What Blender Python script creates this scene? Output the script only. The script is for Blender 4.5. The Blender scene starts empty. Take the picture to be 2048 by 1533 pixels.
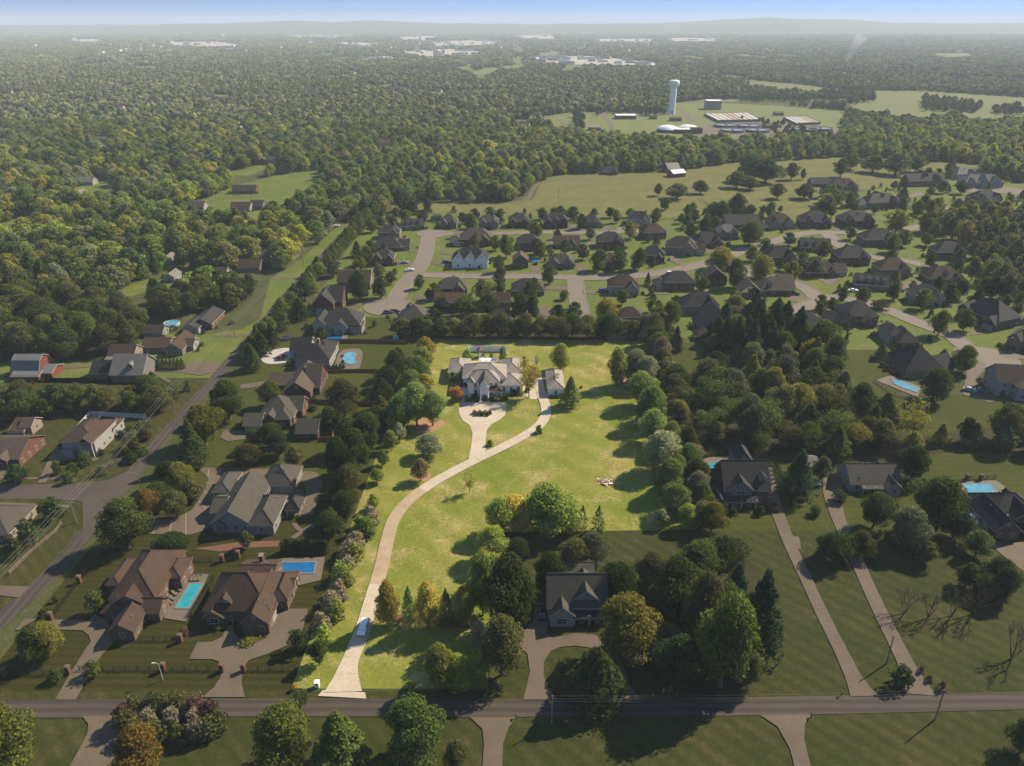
import bpy, math, random
import numpy as np
from mathutils import Vector
R = random.Random(11)
NP = np.random.RandomState(5)
HAZE = 0.00011
scene = bpy.context.scene
COL = scene.collection
# ------------------------------------------------------------------ camera, sky, sun, exposure
W, HT, F, CAMZ = 2048.0, 1533.0, 1480.0, 122.0          # photograph size, focal length in its pixels, drone height (m)
PITCH = math.atan((766.5 - 46.0) / F)
SP, CP = math.sin(PITCH), math.cos(PITCH)
cam = bpy.data.cameras.new('camera'); cam.sensor_width = 36.0; cam.lens = 36.0 * F / W
cam.clip_start = 1.0; cam.clip_end = 120000.0
camo = bpy.data.objects.new('camera', cam); COL.objects.link(camo)
camo.location = (0, 0, CAMZ); camo.rotation_euler = (math.pi / 2 - PITCH, 0, 0)
scene.camera = camo
SUN_AZ, SUN_EL = math.radians(57.0), math.radians(40.0)  # azimuth measured from the view direction to the right
world = bpy.data.worlds.new('World'); scene.world = world; world.use_nodes = True
nt = world.node_tree; nt.nodes.clear()
sky = nt.nodes.new('ShaderNodeTexSky'); sky.sky_type = 'NISHITA'; sky.sun_disc = False
sky.sun_elevation = SUN_EL; sky.sun_rotation = SUN_AZ; sky.air_density = 1.0; sky.dust_density = 0.0; sky.ozone_density = 1.2
tc = nt.nodes.new('ShaderNodeTexCoord'); mp = nt.nodes.new('ShaderNodeMapping'); mp.inputs['Location'].default_value = (0, 0, 0.62)
bg = nt.nodes.new('ShaderNodeBackground'); bg.inputs['Strength'].default_value = 0.12
wo = nt.nodes.new('ShaderNodeOutputWorld')
nt.links.new(tc.outputs['Generated'], mp.inputs['Vector']); nt.links.new(mp.outputs['Vector'], sky.inputs['Vector'])
tint = nt.nodes.new('ShaderNodeMix'); tint.data_type = 'RGBA'; tint.blend_type = 'MULTIPLY'; tint.inputs[0].default_value = 1.0; tint.inputs[7].default_value = (0.90, 1.04, 1.06, 1)
nt.links.new(sky.outputs['Color'], tint.inputs[6]); nt.links.new(tint.outputs[2], bg.inputs['Color']); nt.links.new(bg.outputs['Background'], wo.inputs['Surface'])
sl = bpy.data.lights.new('sun', 'SUN'); sl.energy = 5.0; sl.angle = math.radians(0.55); sl.color = (1.0, 0.87, 0.68)
so = bpy.data.objects.new('sun', sl); COL.objects.link(so)
sdir = Vector((math.sin(SUN_AZ) * math.cos(SUN_EL), math.cos(SUN_AZ) * math.cos(SUN_EL), math.sin(SUN_EL)))
so.rotation_euler = sdir.to_track_quat('Z', 'Y').to_euler(); so.location = (200, 200, 400)
vs = scene.view_settings; vs.view_transform = 'Standard'; vs.look = 'None'; vs.exposure = 0.96; vs.gamma = 1.0; vs.use_curve_mapping = False
scene.cycles.max_bounces = 5; scene.cycles.diffuse_bounces = 2; scene.cycles.glossy_bounces = 2; scene.cycles.transmission_bounces = 3
scene.cycles.volume_bounces = 0; scene.cycles.transparent_max_bounces = 6; scene.cycles.use_denoising = True
scene.cycles.caustics_reflective = False; scene.cycles.caustics_refractive = False

# ------------------------------------------------------------------ geometry of the place
def at(u, v, z=0.0):
    """the ground point (at height z) that the photograph shows at pixel (u, v)"""
    x, y = (u - W / 2) / F, (v - HT / 2) / F
    t = (CAMZ - z) / (SP + y * CP)
    return Vector((x * t, (CP - y * SP) * t, z))
def mpp(v):
    return CAMZ / (SP + (v - HT / 2) / F * CP) / F
def px(X, Y, Z=0.0):
    d = Y * CP + (CAMZ - Z) * SP
    return (W / 2 + F * X / d, HT / 2 - F * (Y * SP - (CAMZ - Z) * CP) / d)
def vheight(v, hpx):
    """real height of an upright thing that stands at row v and is hpx tall"""
    base = at(W / 2, v); lo, hi = 0.0, 110.0
    for _ in range(40):
        m = (lo + hi) / 2
        if v - px(0, base.y, m)[1] < hpx: lo = m
        else: hi = m
    return lo

# ------------------------------------------------------------------ materials
MATS = {}
def nodes_of(name):
    m = bpy.data.materials.new(name); m.use_nodes = True; n = m.node_tree; n.nodes.clear()
    out = n.nodes.new('ShaderNodeOutputMaterial'); b = n.nodes.new('ShaderNodeBsdfPrincipled')
    n.links.new(b.outputs['BSDF'], out.inputs['Surface']); b.inputs['Specular IOR Level'].default_value = 0.25
    MATS[name] = m
    return m, n, b
def mixc(n, fac, a, b):
    x = n.nodes.new('ShaderNodeMix'); x.data_type = 'RGBA'
    for sock, val in ((x.inputs[0], fac), (x.inputs[6], a), (x.inputs[7], b)):
        if hasattr(val, 'is_linked') or hasattr(val, 'links'): n.links.new(val, sock)
        elif isinstance(val, (int, float)): sock.default_value = val
        else: sock.default_value = (*val[:3], 1)
    return x.outputs[2]
def noise(n, scale, detail=3, rough=0.6, vec=None):
    t = n.nodes.new('ShaderNodeTexNoise'); t.inputs['Scale'].default_value = scale
    t.inputs['Detail'].default_value = detail; t.inputs['Roughness'].default_value = rough
    if vec is not None: n.links.new(vec, t.inputs['Vector'])
    return t.outputs['Fac']
def ramp(n, fac, lo, hi):
    m = n.nodes.new('ShaderNodeMapRange'); m.inputs['From Min'].default_value = lo; m.inputs['From Max'].default_value = hi
    n.links.new(fac, m.inputs['Value']); return m.outputs['Result']
def pos(n):
    return n.nodes.new('ShaderNodeNewGeometry').outputs['Position']
def surf(name, c1, c2, scales=(0.25, 2.5), rough=0.85, bump=0.0, spec=0.25, streak=None, c3=None, metal=0.0):
    m, n, b = nodes_of(name); p = pos(n)
    f1 = ramp(n, noise(n, scales[0], 4, 0.65, p), 0.3, 0.7)
    f2 = ramp(n, noise(n, scales[1], 5, 0.7, p), 0.25, 0.75)
    col = mixc(n, f1, c1, c2)
    col = mixc(n, f2, col, tuple(0.72 * x + 0.28 * y for x, y in zip(c1, c2)) if c3 is None else c3)
    if c3 is not None:
        mx = [q for q in n.nodes if q.type == 'MIX'][-1]
        g = n.nodes.new('ShaderNodeMath'); g.operation = 'POWER'; g.inputs[1].default_value = 2.2
        n.links.new(f2, g.inputs[0]); n.links.new(g.outputs[0], mx.inputs[0])
    if streak:
        w = n.nodes.new('ShaderNodeTexWave'); w.inputs['Scale'].default_value = streak[0]; w.inputs['Distortion'].default_value = 2.0
        w.inputs['Detail'].default_value = 2; w.inputs['Detail Scale'].default_value = 0.3; w.bands_direction = streak[1]
        n.links.new(p, w.inputs['Vector'])
        col = mixc(n, ramp(n, w.outputs['Fac'], 0.2, 0.8), col, tuple(streak[2] * x for x in c1))
    n.links.new(col, b.inputs['Base Color'])
    b.inputs['Roughness'].default_value = rough; b.inputs['Specular IOR Level'].default_value = spec; b.inputs['Metallic'].default_value = metal
    if bump:
        bp = n.nodes.new('ShaderNodeBump'); bp.inputs['Strength'].default_value = 0.6; bp.inputs['Distance'].default_value = bump
        n.links.new(noise(n, scales[1] * 1.7, 5, 0.75, p), bp.inputs['Height']); n.links.new(bp.outputs['Normal'], b.inputs['Normal'])
    return m
def grass(name, c1, c2, dry, stripe=None, dryamt=0.5, fine=1.2):
    """lawn or pasture: broad tone patches, small tufts, dry spots, mowing lines where there are any"""
    m, n, b = nodes_of(name); p = pos(n)
    big = ramp(n, noise(n, 0.045, 6, 0.72, p), 0.36, 0.64); mid = ramp(n, noise(n, 0.22, 5, 0.7, p), 0.3, 0.7)
    sm = ramp(n, noise(n, fine, 4, 0.8, p), 0.2, 0.8)
    col = mixc(n, big, c1, c2)
    d = n.nodes.new('ShaderNodeMath'); d.operation = 'MULTIPLY'
    n.links.new(ramp(n, noise(n, 0.075, 6, 0.75, p), 0.50, 0.66), d.inputs[0]); n.links.new(mid, d.inputs[1])
    d2 = n.nodes.new('ShaderNodeMath'); d2.operation = 'MULTIPLY'; d2.inputs[1].default_value = dryamt * 1.6; d2.use_clamp = True
    n.links.new(d.outputs[0], d2.inputs[0])
    col = mixc(n, d2.outputs[0], col, dry)
    if stripe:
        w = n.nodes.new('ShaderNodeTexWave'); w.inputs['Scale'].default_value = stripe[0]; w.inputs['Distortion'].default_value = 1.5
        w.inputs['Detail'].default_value = 3; w.inputs['Detail Scale'].default_value = 0.15; w.bands_direction = stripe[1]
        n.links.new(p, w.inputs['Vector'])
        col = mixc(n, ramp(n, w.outputs['Fac'], 0.1, 0.9), col, tuple(0.80 * x for x in c1))
        mx = [q for q in n.nodes if q.type == 'MIX'][-1]
        h = n.nodes.new('ShaderNodeMath'); h.operation = 'MULTIPLY'; h.inputs[1].default_value = stripe[2]
        l = mx.inputs[0].links[0].from_socket; n.links.new(l, h.inputs[0]); n.links.new(h.outputs[0], mx.inputs[0])
    col = mixc(n, sm, tuple(0.0 for _ in c1), col)
    mx = [q for q in n.nodes if q.type == 'MIX'][-1]
    h = n.nodes.new('ShaderNodeMapRange'); h.inputs['To Min'].default_value = 0.50; h.inputs['To Max'].default_value = 1.22; h.clamp = False
    n.links.new(sm, h.inputs['Value']); n.links.new(h.outputs[0], mx.inputs[0]); mx.clamp_factor = False
    n.links.new(col, b.inputs['Base Color']); b.inputs['Roughness'].default_value = 0.95; b.inputs['Specular IOR Level'].default_value = 0.08
    bp = n.nodes.new('ShaderNodeBump'); bp.inputs['Strength'].default_value = 0.5; bp.inputs['Distance'].default_value = 0.25
    n.links.new(noise(n, 2.6, 4, 0.8, p), bp.inputs['Height']); n.links.new(bp.outputs['Normal'], b.inputs['Normal'])
    return m
def glossy(name, c, rough, spec=0.5, metal=0.0, coat=0.0):
    m, n, b = nodes_of(name)
    f = ramp(n, noise(n, 1.7, 3, 0.6, pos(n)), 0.2, 0.8)
    n.links.new(mixc(n, f, tuple(0.86 * x for x in c), c), b.inputs['Base Color'])
    b.inputs['Roughness'].default_value = rough; b.inputs['Specular IOR Level'].default_value = spec; b.inputs['Metallic'].default_value = metal
    b.inputs['Coat Weight'].default_value = coat
    return m
def water(name, c1, c2):
    m, n, b = nodes_of(name); p = pos(n)
    n.links.new(mixc(n, ramp(n, noise(n, 0.55, 4, 0.7, p), 0.3, 0.7), c1, c2), b.inputs['Base Color'])
    b.inputs['Roughness'].default_value = 0.08; b.inputs['Specular IOR Level'].default_value = 0.5
    bp = n.nodes.new('ShaderNodeBump'); bp.inputs['Strength'].default_value = 0.25; bp.inputs['Distance'].default_value = 0.08
    n.links.new(noise(n, 2.2, 3, 0.6, p), bp.inputs['Height']); n.links.new(bp.outputs['Normal'], b.inputs['Normal'])
    return m
def leafmat(name, trans=0.22, colour=None):
    """foliage: the tree's own colour (object colour), shifted from tree to tree and from leaf spray to leaf spray"""
    m, n, b = nodes_of(name); n.nodes.remove(b); out = [x for x in n.nodes if x.type == 'OUTPUT_MATERIAL'][0]
    oi = n.nodes.new('ShaderNodeObjectInfo'); g = n.nodes.new('ShaderNodeNewGeometry')
    hs = n.nodes.new('ShaderNodeHueSaturation')
    a = n.nodes.new('ShaderNodeMapRange'); a.inputs['To Min'].default_value = 0.486; a.inputs['To Max'].default_value = 0.522
    n.links.new(oi.outputs['Random'], a.inputs['Value']); n.links.new(a.outputs[0], hs.inputs['Hue'])
    mu = n.nodes.new('ShaderNodeMath'); mu.operation = 'MULTIPLY'; mu.inputs[1].default_value = 7.31
    fr = n.nodes.new('ShaderNodeMath'); fr.operation = 'FRACT'; n.links.new(oi.outputs['Random'], mu.inputs[0]); n.links.new(mu.outputs[0], fr.inputs[0])
    v1 = n.nodes.new('ShaderNodeMapRange'); v1.inputs['To Min'].default_value = 0.70; v1.inputs['To Max'].default_value = 1.30; n.links.new(fr.outputs[0], v1.inputs['Value'])
    v2 = n.nodes.new('ShaderNodeMapRange'); v2.inputs['To Min'].default_value = 0.62; v2.inputs['To Max'].default_value = 1.40; n.links.new(g.outputs['Random Per Island'], v2.inputs['Value'])
    vm = n.nodes.new('ShaderNodeMath'); vm.operation = 'MULTIPLY'; n.links.new(v1.outputs[0], vm.inputs[0]); n.links.new(v2.outputs[0], vm.inputs[1])
    n.links.new(vm.outputs[0], hs.inputs['Value'])
    if colour is None: n.links.new(oi.outputs['Color'], hs.inputs['Color'])
    else: hs.inputs['Color'].default_value = (*colour, 1)
    df = n.nodes.new('ShaderNodeBsdfDiffuse'); tr = n.nodes.new('ShaderNodeBsdfTranslucent'); ms = n.nodes.new('ShaderNodeMixShader')
    ms.inputs[0].default_value = trans
    n.links.new(hs.outputs[0], df.inputs['Color']); n.links.new(hs.outputs[0], tr.inputs['Color'])
    n.links.new(df.outputs[0], ms.inputs[1]); n.links.new(tr.outputs[0], ms.inputs[2]); n.links.new(ms.outputs[0], out.inputs['Surface'])
    return m
LEAF = leafmat('foliage', 0.52)
BARK = surf('bark', (0.10, 0.075, 0.055), (0.16, 0.13, 0.10), (1.5, 6), 0.95)
G_NEAR = grass('grass_near', (0.036, 0.042, 0.0085), (0.054, 0.052, 0.013), (0.080, 0.065, 0.026), (0.16, 'DIAGONAL', 0.5), 0.9)  # lawns outside the lot: dimming put into the colour, strongest in the foreground
G_MEADOW = grass('grass_meadow', (0.034, 0.043, 0.0085), (0.052, 0.052, 0.013), (0.078, 0.064, 0.026), (0.13, 'DIAGONAL', 0.55), 0.9, 0.9)
G_STRIPE = grass('grass_mown', (0.032, 0.034, 0.006), (0.044, 0.040, 0.007), (0.058, 0.045, 0.013), (0.16, 'Y', 0.75), 0.4)
G_LUSH = grass('grass_lush', (0.045, 0.055, 0.009), (0.058, 0.063, 0.011), (0.081, 0.068, 0.018), (0.12, 'Y', 0.4), 0.4)
G_LOT = grass('grass_lot_brightened', (0.135, 0.168, 0.021), (0.234, 0.217, 0.048), (0.361, 0.271, 0.123), (0.055, 'DIAGONAL', 0.30), 1.0)  # lot lawn: the lot's extra brightness is put into the colour
G_SUB = grass('grass_suburb', (0.077, 0.112, 0.017), (0.116, 0.132, 0.029), (0.172, 0.145, 0.059), None, 0.6)
G_FIELD = grass('grass_pasture', (0.101, 0.108, 0.029), (0.138, 0.132, 0.040), (0.176, 0.149, 0.061), None, 0.7, 0.5)
G_FAR = grass('grass_far', (0.115, 0.135, 0.045), (0.150, 0.155, 0.060), (0.19, 0.165, 0.08), None, 0.6, 0.2)
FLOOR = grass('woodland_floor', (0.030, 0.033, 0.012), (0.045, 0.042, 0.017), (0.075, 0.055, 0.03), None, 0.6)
MULCH = surf('mulch', (0.10, 0.048, 0.026), (0.15, 0.075, 0.045), (0.5, 5), 0.95, 0.06)
SOIL = surf('bare_soil', (0.24, 0.13, 0.07), (0.32, 0.19, 0.11), (0.4, 4), 0.95, 0.05)
ROAD = surf('asphalt_worn', (0.044, 0.036, 0.027), (0.077, 0.062, 0.047), (0.06, 3.0), 0.9, 0.01)  # road colour darkened to dim the ground outside the lot
ROAD_X = surf('asphalt_front', (0.044, 0.036, 0.027), (0.077, 0.062, 0.047), (0.06, 3.0), 0.9, 0.01, streak=(0.16, 'Y', 0.90))
ROAD_Y = surf('asphalt_left', (0.044, 0.036, 0.027), (0.077, 0.062, 0.047), (0.06, 3.0), 0.9, 0.01, streak=(0.16, 'X', 0.90))
ROAD2 = surf('asphalt_street', (0.125, 0.104, 0.080), (0.161, 0.134, 0.104), (0.05, 2.5), 0.9, 0.01)
CONC = surf('concrete_drive', (0.073, 0.056, 0.037), (0.128, 0.098, 0.066), (0.12, 2.0), 0.85, 0.01)  # drives outside the lot, dimmed in the colour; the pale mix serves the lot
CONC_L = surf('concrete_pale', (0.355, 0.300, 0.218), (0.450, 0.385, 0.290), (0.10, 1.6), 0.8, 0.01, c3=(0.290, 0.225, 0.150))
CONC_S = surf('concrete_aged', (0.281, 0.205, 0.125), (0.390, 0.303, 0.198), (0.16, 2.2), 0.85, 0.01, c3=(0.195, 0.139, 0.086))
KERB = surf('kerb_concrete', (0.149, 0.121, 0.089), (0.193, 0.160, 0.118), (0.3, 3), 0.9)
PAVER = surf('pool_paving', (0.096, 0.079, 0.060), (0.130, 0.108, 0.082), (0.4, 4), 0.85)
PATIO = surf('brick_paving', (0.144, 0.090, 0.060), (0.180, 0.120, 0.084), (0.5, 4), 0.9)
JOINT = surf('joint', (0.24, 0.175, 0.105), (0.32, 0.24, 0.155), (1, 5), 0.95)
W_BLUE = water('pool_water_blue', (0.004, 0.065, 0.18), (0.008, 0.11, 0.26))
W_TURQ = water('pool_water_turquoise', (0.012, 0.17, 0.21), (0.03, 0.26, 0.31))
W_PALE = water('pool_water_pale', (0.05, 0.18, 0.26), (0.12, 0.30, 0.38))
W_GREY = water('basin_water', (0.20, 0.17, 0.14), (0.28, 0.24, 0.20))
def roofm(name, a, b_):
    k = 0.86 if 'mansion' in name else 0.53  # shingle roofs outside the lot get their dimming through the colour
    a, b_ = tuple(x * k * .82 for x in a), tuple(x * k * 1.15 for x in b_)
    return surf(name, a, b_, (0.5, 6.0), 0.9, 0.03)
RF = {'brown': roofm('roof_brown', (0.084, 0.050, 0.030), (0.112, 0.070, 0.044)), 'dark': roofm('roof_charcoal', (0.050, 0.045, 0.040), (0.078, 0.070, 0.062)),
      'grey': roofm('roof_grey', (0.092, 0.082, 0.062), (0.125, 0.112, 0.086)), 'black': roofm('roof_black', (0.030, 0.029, 0.029), (0.048, 0.046, 0.045)),
      'tan': roofm('roof_tan', (0.115, 0.086, 0.058), (0.150, 0.115, 0.080)), 'lot': roofm('roof_mansion', (0.24, 0.205, 0.165), (0.33, 0.285, 0.235)),
      'red': roofm('roof_red', (0.15, 0.07, 0.045), (0.20, 0.10, 0.065)), 'metal': surf('roof_metal', (0.11, 0.105, 0.10), (0.15, 0.145, 0.14), (0.3, 3), 0.5),
      'pale': roofm('roof_pale', (0.22, 0.20, 0.17), (0.29, 0.265, 0.23)), 'white': surf('roof_white', (0.55, 0.53, 0.49), (0.68, 0.66, 0.62), (0.05, 1), 0.7)}
def wallm(name, a, b_):
    k = 0.92 if 'stucco' in name else 0.54  # all walls but the stucco take a painted-in dimming
    a, b_ = tuple(x * k for x in a), tuple(x * k for x in b_)
    return surf(name, a, b_, (0.6, 7.0), 0.85, 0.01)
WL = {'brick': wallm('brick_red', (0.17, 0.075, 0.045), (0.25, 0.12, 0.075)), 'brown': wallm('brick_brown', (0.19, 0.115, 0.075), (0.26, 0.165, 0.11)),
      'white': wallm('siding_white_dimmed', (0.42, 0.405, 0.37), (0.50, 0.485, 0.45)), 'grey': wallm('siding_grey', (0.225, 0.215, 0.185), (0.285, 0.275, 0.24)),
      'cream': wallm('siding_cream', (0.34, 0.29, 0.21), (0.42, 0.36, 0.27)), 'stone': wallm('stone_tan', (0.26, 0.205, 0.15), (0.36, 0.29, 0.22)),
      'lot': wallm('stucco_white', (0.72, 0.72, 0.71), (0.82, 0.81, 0.79)), 'blue': wallm('siding_bluegrey', (0.31, 0.32, 0.29), (0.37, 0.38, 0.35)),
      'barn': wallm('barn_red', (0.25, 0.065, 0.040), (0.31, 0.085, 0.055)), 'black': wallm('siding_dark', (0.06, 0.055, 0.05), (0.09, 0.08, 0.07)),
      'dkbrick': wallm('brick_dark', (0.12, 0.060, 0.042), (0.18, 0.095, 0.065))}
TRIM = glossy('trim_white', (0.40, 0.375, 0.33), 0.6); TRIM_L = glossy('trim_bright', (0.80, 0.79, 0.76), 0.6); TRIM_B = glossy('trim_brown', (0.10, 0.07, 0.047), 0.7)  # plain white trim is dimmed in the colour, the bright copy suits the lot
TRIM_C = glossy('trim_cream', (0.62, 0.56, 0.47), 0.7)
TRIM_T = glossy('trim_tan', (0.21, 0.175, 0.13), 0.7)
GLASS = glossy('window_glass', (0.020, 0.024, 0.028), 0.08, 0.5); DOOR = glossy('door_brown', (0.09, 0.04, 0.022), 0.5)
GARAGE = glossy('garage_door', (0.26, 0.25, 0.23), 0.6); METAL = glossy('metal_grey', (0.30, 0.30, 0.30), 0.45, 0.5, 0.4); BLACK = glossy('metal_black', (0.018, 0.018, 0.018), 0.5)
WOOD = surf('weathered_wood', (0.17, 0.125, 0.09), (0.24, 0.19, 0.14), (1, 6), 0.9); WOODR = surf('fence_cedar', (0.16, 0.075, 0.04), (0.22, 0.11, 0.06), (1, 6), 0.9)
WIRE = glossy('wire', (0.20, 0.195, 0.16), 0.6); VINYL = glossy('vinyl_white_dimmed', (0.42, 0.42, 0.41), 0.5); VINYL_L = glossy('vinyl_bright', (0.82, 0.82, 0.82), 0.5)  # white vinyl carries dimming in its colour, the bright copy does not
STEEL = surf('tower_paint', (0.66, 0.66, 0.62), (0.76, 0.75, 0.70), (0.05, 0.6), 0.6)
RUBBER = glossy('tyre', (0.02, 0.02, 0.02), 0.8); CHROME = glossy('rim', (0.5, 0.5, 0.5), 0.3, 0.5, 0.8)
LAMP_R = glossy('tail_lamp', (0.30, 0.01, 0.01), 0.2); LAMP_W = glossy('head_lamp', (0.7, 0.7, 0.68), 0.15)
CARP = {'white': glossy('paint_white', (0.76, 0.74, 0.70), 0.4, 0.4, 0, 0.2), 'black': glossy('paint_black', (0.012, 0.012, 0.015), 0.2, 0.5, 0, 0.6),
        'silver': glossy('paint_silver', (0.36, 0.37, 0.38), 0.3, 0.5, 0.3, 0.6), 'teal': glossy('paint_teal', (0.05, 0.14, 0.15), 0.25, 0.5, 0, 0.6),
        'red': glossy('paint_red', (0.18, 0.02, 0.02), 0.25, 0.5, 0, 0.6), 'blue': glossy('paint_blue', (0.03, 0.06, 0.15), 0.25, 0.5, 0, 0.6), 'grey': glossy('paint_grey', (0.10, 0.10, 0.11), 0.3, 0.5, 0, 0.6)}
FABRIC = glossy('canopy_cloth', (0.82, 0.78, 0.68), 0.8)

# ------------------------------------------------------------------ mesh helpers
class MB:
    """collects faces and links them as one mesh object"""
    def __init__(s): s.v = []; s.f = []; s.m = []
    def face(s, pts, m=0):
        i = len(s.v); s.v += [tuple(p) for p in pts]; s.f.append(tuple(range(i, i + len(pts)))); s.m.append(m)
    def box(s, x0, x1, y0, y1, z0, z1, m=0, top=None):
        i = len(s.v); s.v += [(x0, y0, z0), (x1, y0, z0), (x1, y1, z0), (x0, y1, z0), (x0, y0, z1), (x1, y0, z1), (x1, y1, z1), (x0, y1, z1)]
        for q in ((0, 3, 2, 1), (0, 1, 5, 4), (1, 2, 6, 5), (2, 3, 7, 6), (3, 0, 4, 7)): s.f.append(tuple(i + k for k in q)); s.m.append(m)
        s.f.append((i + 4, i + 5, i + 6, i + 7)); s.m.append(m if top is None else top)
    def tube(s, pts, rad, n=6, m=0, cap=True):
        pts = [Vector(p) for p in pts]; rs = rad if isinstance(rad, (list, tuple)) else [rad] * len(pts); i0 = len(s.v)
        for k, p in enumerate(pts):
            d = (pts[min(k + 1, len(pts) - 1)] - pts[max(k - 1, 0)]).normalized()
            a = d.cross(Vector((0, 0, 1)) if abs(d.z) < 0.9 else Vector((1, 0, 0))).normalized(); b = d.cross(a)
            for j in range(n):
                t = 2 * math.pi * j / n; q = p + (a * math.cos(t) + b * math.sin(t)) * rs[k]; s.v.append(tuple(q))
        for k in range(len(pts) - 1):
            for j in range(n):
                s.f.append((i0 + k * n + j, i0 + k * n + (j + 1) % n, i0 + (k + 1) * n + (j + 1) % n, i0 + (k + 1) * n + j)); s.m.append(m)
        if cap:
            s.f.append(tuple(i0 + j for j in range(n))[::-1]); s.m.append(m); s.f.append(tuple(i0 + (len(pts) - 1) * n + j for j in range(n))); s.m.append(m)
    def lathe(s, prof, n=20, m=0, c=(0, 0, 0)):
        i0 = len(s.v)
        for r, z in prof:
            for j in range(n): t = 2 * math.pi * j / n; s.v.append((c[0] + r * math.cos(t), c[1] + r * math.sin(t), c[2] + z))
        for k in range(len(prof) - 1):
            for j in range(n):
                s.f.append((i0 + k * n + j, i0 + k * n + (j + 1) % n, i0 + (k + 1) * n + (j + 1) % n, i0 + (k + 1) * n + j)); s.m.append(m)
    def mesh(s, name, mats, smooth=False):
        me = bpy.data.meshes.new(name); me.from_pydata(s.v, [], s.f)
        for x in (mats if isinstance(mats, (list, tuple)) else [mats]): me.materials.append(x)
        me.polygons.foreach_set('material_index', s.m)
        if smooth: me.polygons.foreach_set('use_smooth', [True] * len(s.f))
        me.update(); return me
    def build(s, name, mats, parent=None, smooth=False):
        return link(name, s.mesh(name, mats, smooth), parent)
def link(name, data, parent=None, loc=(0, 0, 0), rz=0.0, sc=None):
    o = bpy.data.objects.new(name, data); COL.objects.link(o); o.location = loc; o.rotation_euler = (0, 0, rz)
    if sc: o.scale = sc
    if parent: o.parent = parent
    return o
def tag(o, label, cat, group=None):
    o['label'] = label; o['category'] = cat
    if group: o['group'] = group
    return o
def thing(name, label, cat, loc=(0, 0, 0), rz=0.0, group=None):
    return tag(link(name, None, None, loc, rz), label, cat, group)
def copy_tree(o, parent=None):
    c = o.copy(); COL.objects.link(c); c.parent = parent
    for ch in o.children: copy_tree(ch, c)
    return c
def catmull(pts, k=8, closed=False):
    n = len(pts); out = []
    rng = range(n if closed else n - 1)
    for i in rng:
        p = [pts[(i + j) % n] if closed else pts[max(0, min(n - 1, i + j))] for j in (-1, 0, 1, 2)]
        for q in range(k):
            t = q / k
            out.append(tuple(0.5 * (2 * p[1][c] + (p[2][c] - p[0][c]) * t + (2 * p[0][c] - 5 * p[1][c] + 4 * p[2][c] - p[3][c]) * t * t + (-p[0][c] + 3 * p[1][c] - 3 * p[2][c] + p[3][c]) * t ** 3) for c in (0, 1)))
    if not closed: out.append(tuple(pts[-1]))
    return out
LEVELS = (('meadow verge lawn pasture hayfield works_ground far_field clearing town_ground', 0.02), ('woodland_floor', 0.055), ('mulch_bed bare_ground planting_bed', 0.085), ('road street farm_lane far_road works_road sidewalk road_apron', 0.11),
          ('street_turning_circle', 0.155), ('driveway parking_pad garden_path lot_driveway_approach forecourt side_court', 0.175), ('expansion_joint terrace pool_deck', 0.232)); LEVEL = {n: z for q, z in LEVELS for n in q.split()}; ZN = {}
def nextz(name):
    z = LEVEL[name]; ZN[z] = ZN.get(z, -1) + 1; return z + (0.0035 * (ZN[z] % 15) if z == 0.175 else 0.004 * (ZN[z] % 7))
def inpoly(X, Y, poly):
    X = np.asarray(X, float); Y = np.asarray(Y, float); r = np.zeros(X.shape, bool); n = len(poly)
    for i in range(n):
        x1, y1 = poly[i]; x2, y2 = poly[(i + 1) % n]
        if y1 == y2: continue
        c = ((y1 > Y) != (y2 > Y)) & (X < (x2 - x1) * (Y - y1) / (y2 - y1) + x1); r ^= c
    return r
PATCHES = []
def patch(name, pix, mat, smooth=0, z=None, world=False, kind='structure'):
    """a flat sheet on the ground, outlined by the ground points at those pixels"""
    w = [(p[0], p[1]) if world else tuple(at(*p)[:2]) for p in pix]
    if smooth: w = catmull(w, smooth, True)
    z = nextz(name) if z is None else z
    b = MB(); b.face([(x, y, z) for x, y in w]); o = b.build(name, mat)
    me = o.data
    if me.polygons[0].normal.z < 0: me.flip_normals()
    o['kind'] = kind; PATCHES.append((name, w)); return o
ROADS = []   # (centre line, half width)
def offset(line, d):
    out = []
    for i, p in enumerate(line):
        a, b = line[max(0, i - 1)], line[min(len(line) - 1, i + 1)]
        t = Vector((b[0] - a[0], b[1] - a[1])).normalized(); out.append((p[0] - t.y * d, p[1] + t.x * d))
    return out
def strip(name, pts, width, mat, k=8, world=False, z=None, thick=0.0):
    w = [(p[0], p[1]) if world else tuple(at(*p)[:2]) for p in pts]
    if k: w = catmull(w, k)
    wid = width if isinstance(width, (list, tuple)) else [width] * len(w)
    if len(wid) != len(w): wid = list(np.interp(np.linspace(0, 1, len(w)), np.linspace(0, 1, len(wid)), wid))
    z = nextz(name) if z is None else z
    l = [offset(w, h / 2)[i] for i, h in enumerate(wid)]; r = [offset(w, -h / 2)[i] for i, h in enumerate(wid)]
    b = MB()
    for i in range(len(w) - 1): b.face([(*r[i], z), (*r[i + 1], z), (*l[i + 1], z), (*l[i], z)])
    o = b.build(name, mat); o['kind'] = 'structure'; 
    wa = np.array(w); seg = np.r_[0, np.cumsum(np.hypot(*np.diff(wa, axis=0).T))]; q = np.arange(0, seg[-1], 2.0)
    ROADS.append((np.c_[np.interp(q, seg, wa[:, 0]), np.interp(q, seg, wa[:, 1])], np.interp(q, seg, wid) / 2)); return o
def near_road(x, y, margin, skip=None):
    for i, (w, h) in enumerate(ROADS):
        if i == skip: continue
        d = np.hypot(w[:, 0] - x, w[:, 1] - y)
        if (d < h + margin).any(): return True
    return False
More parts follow.
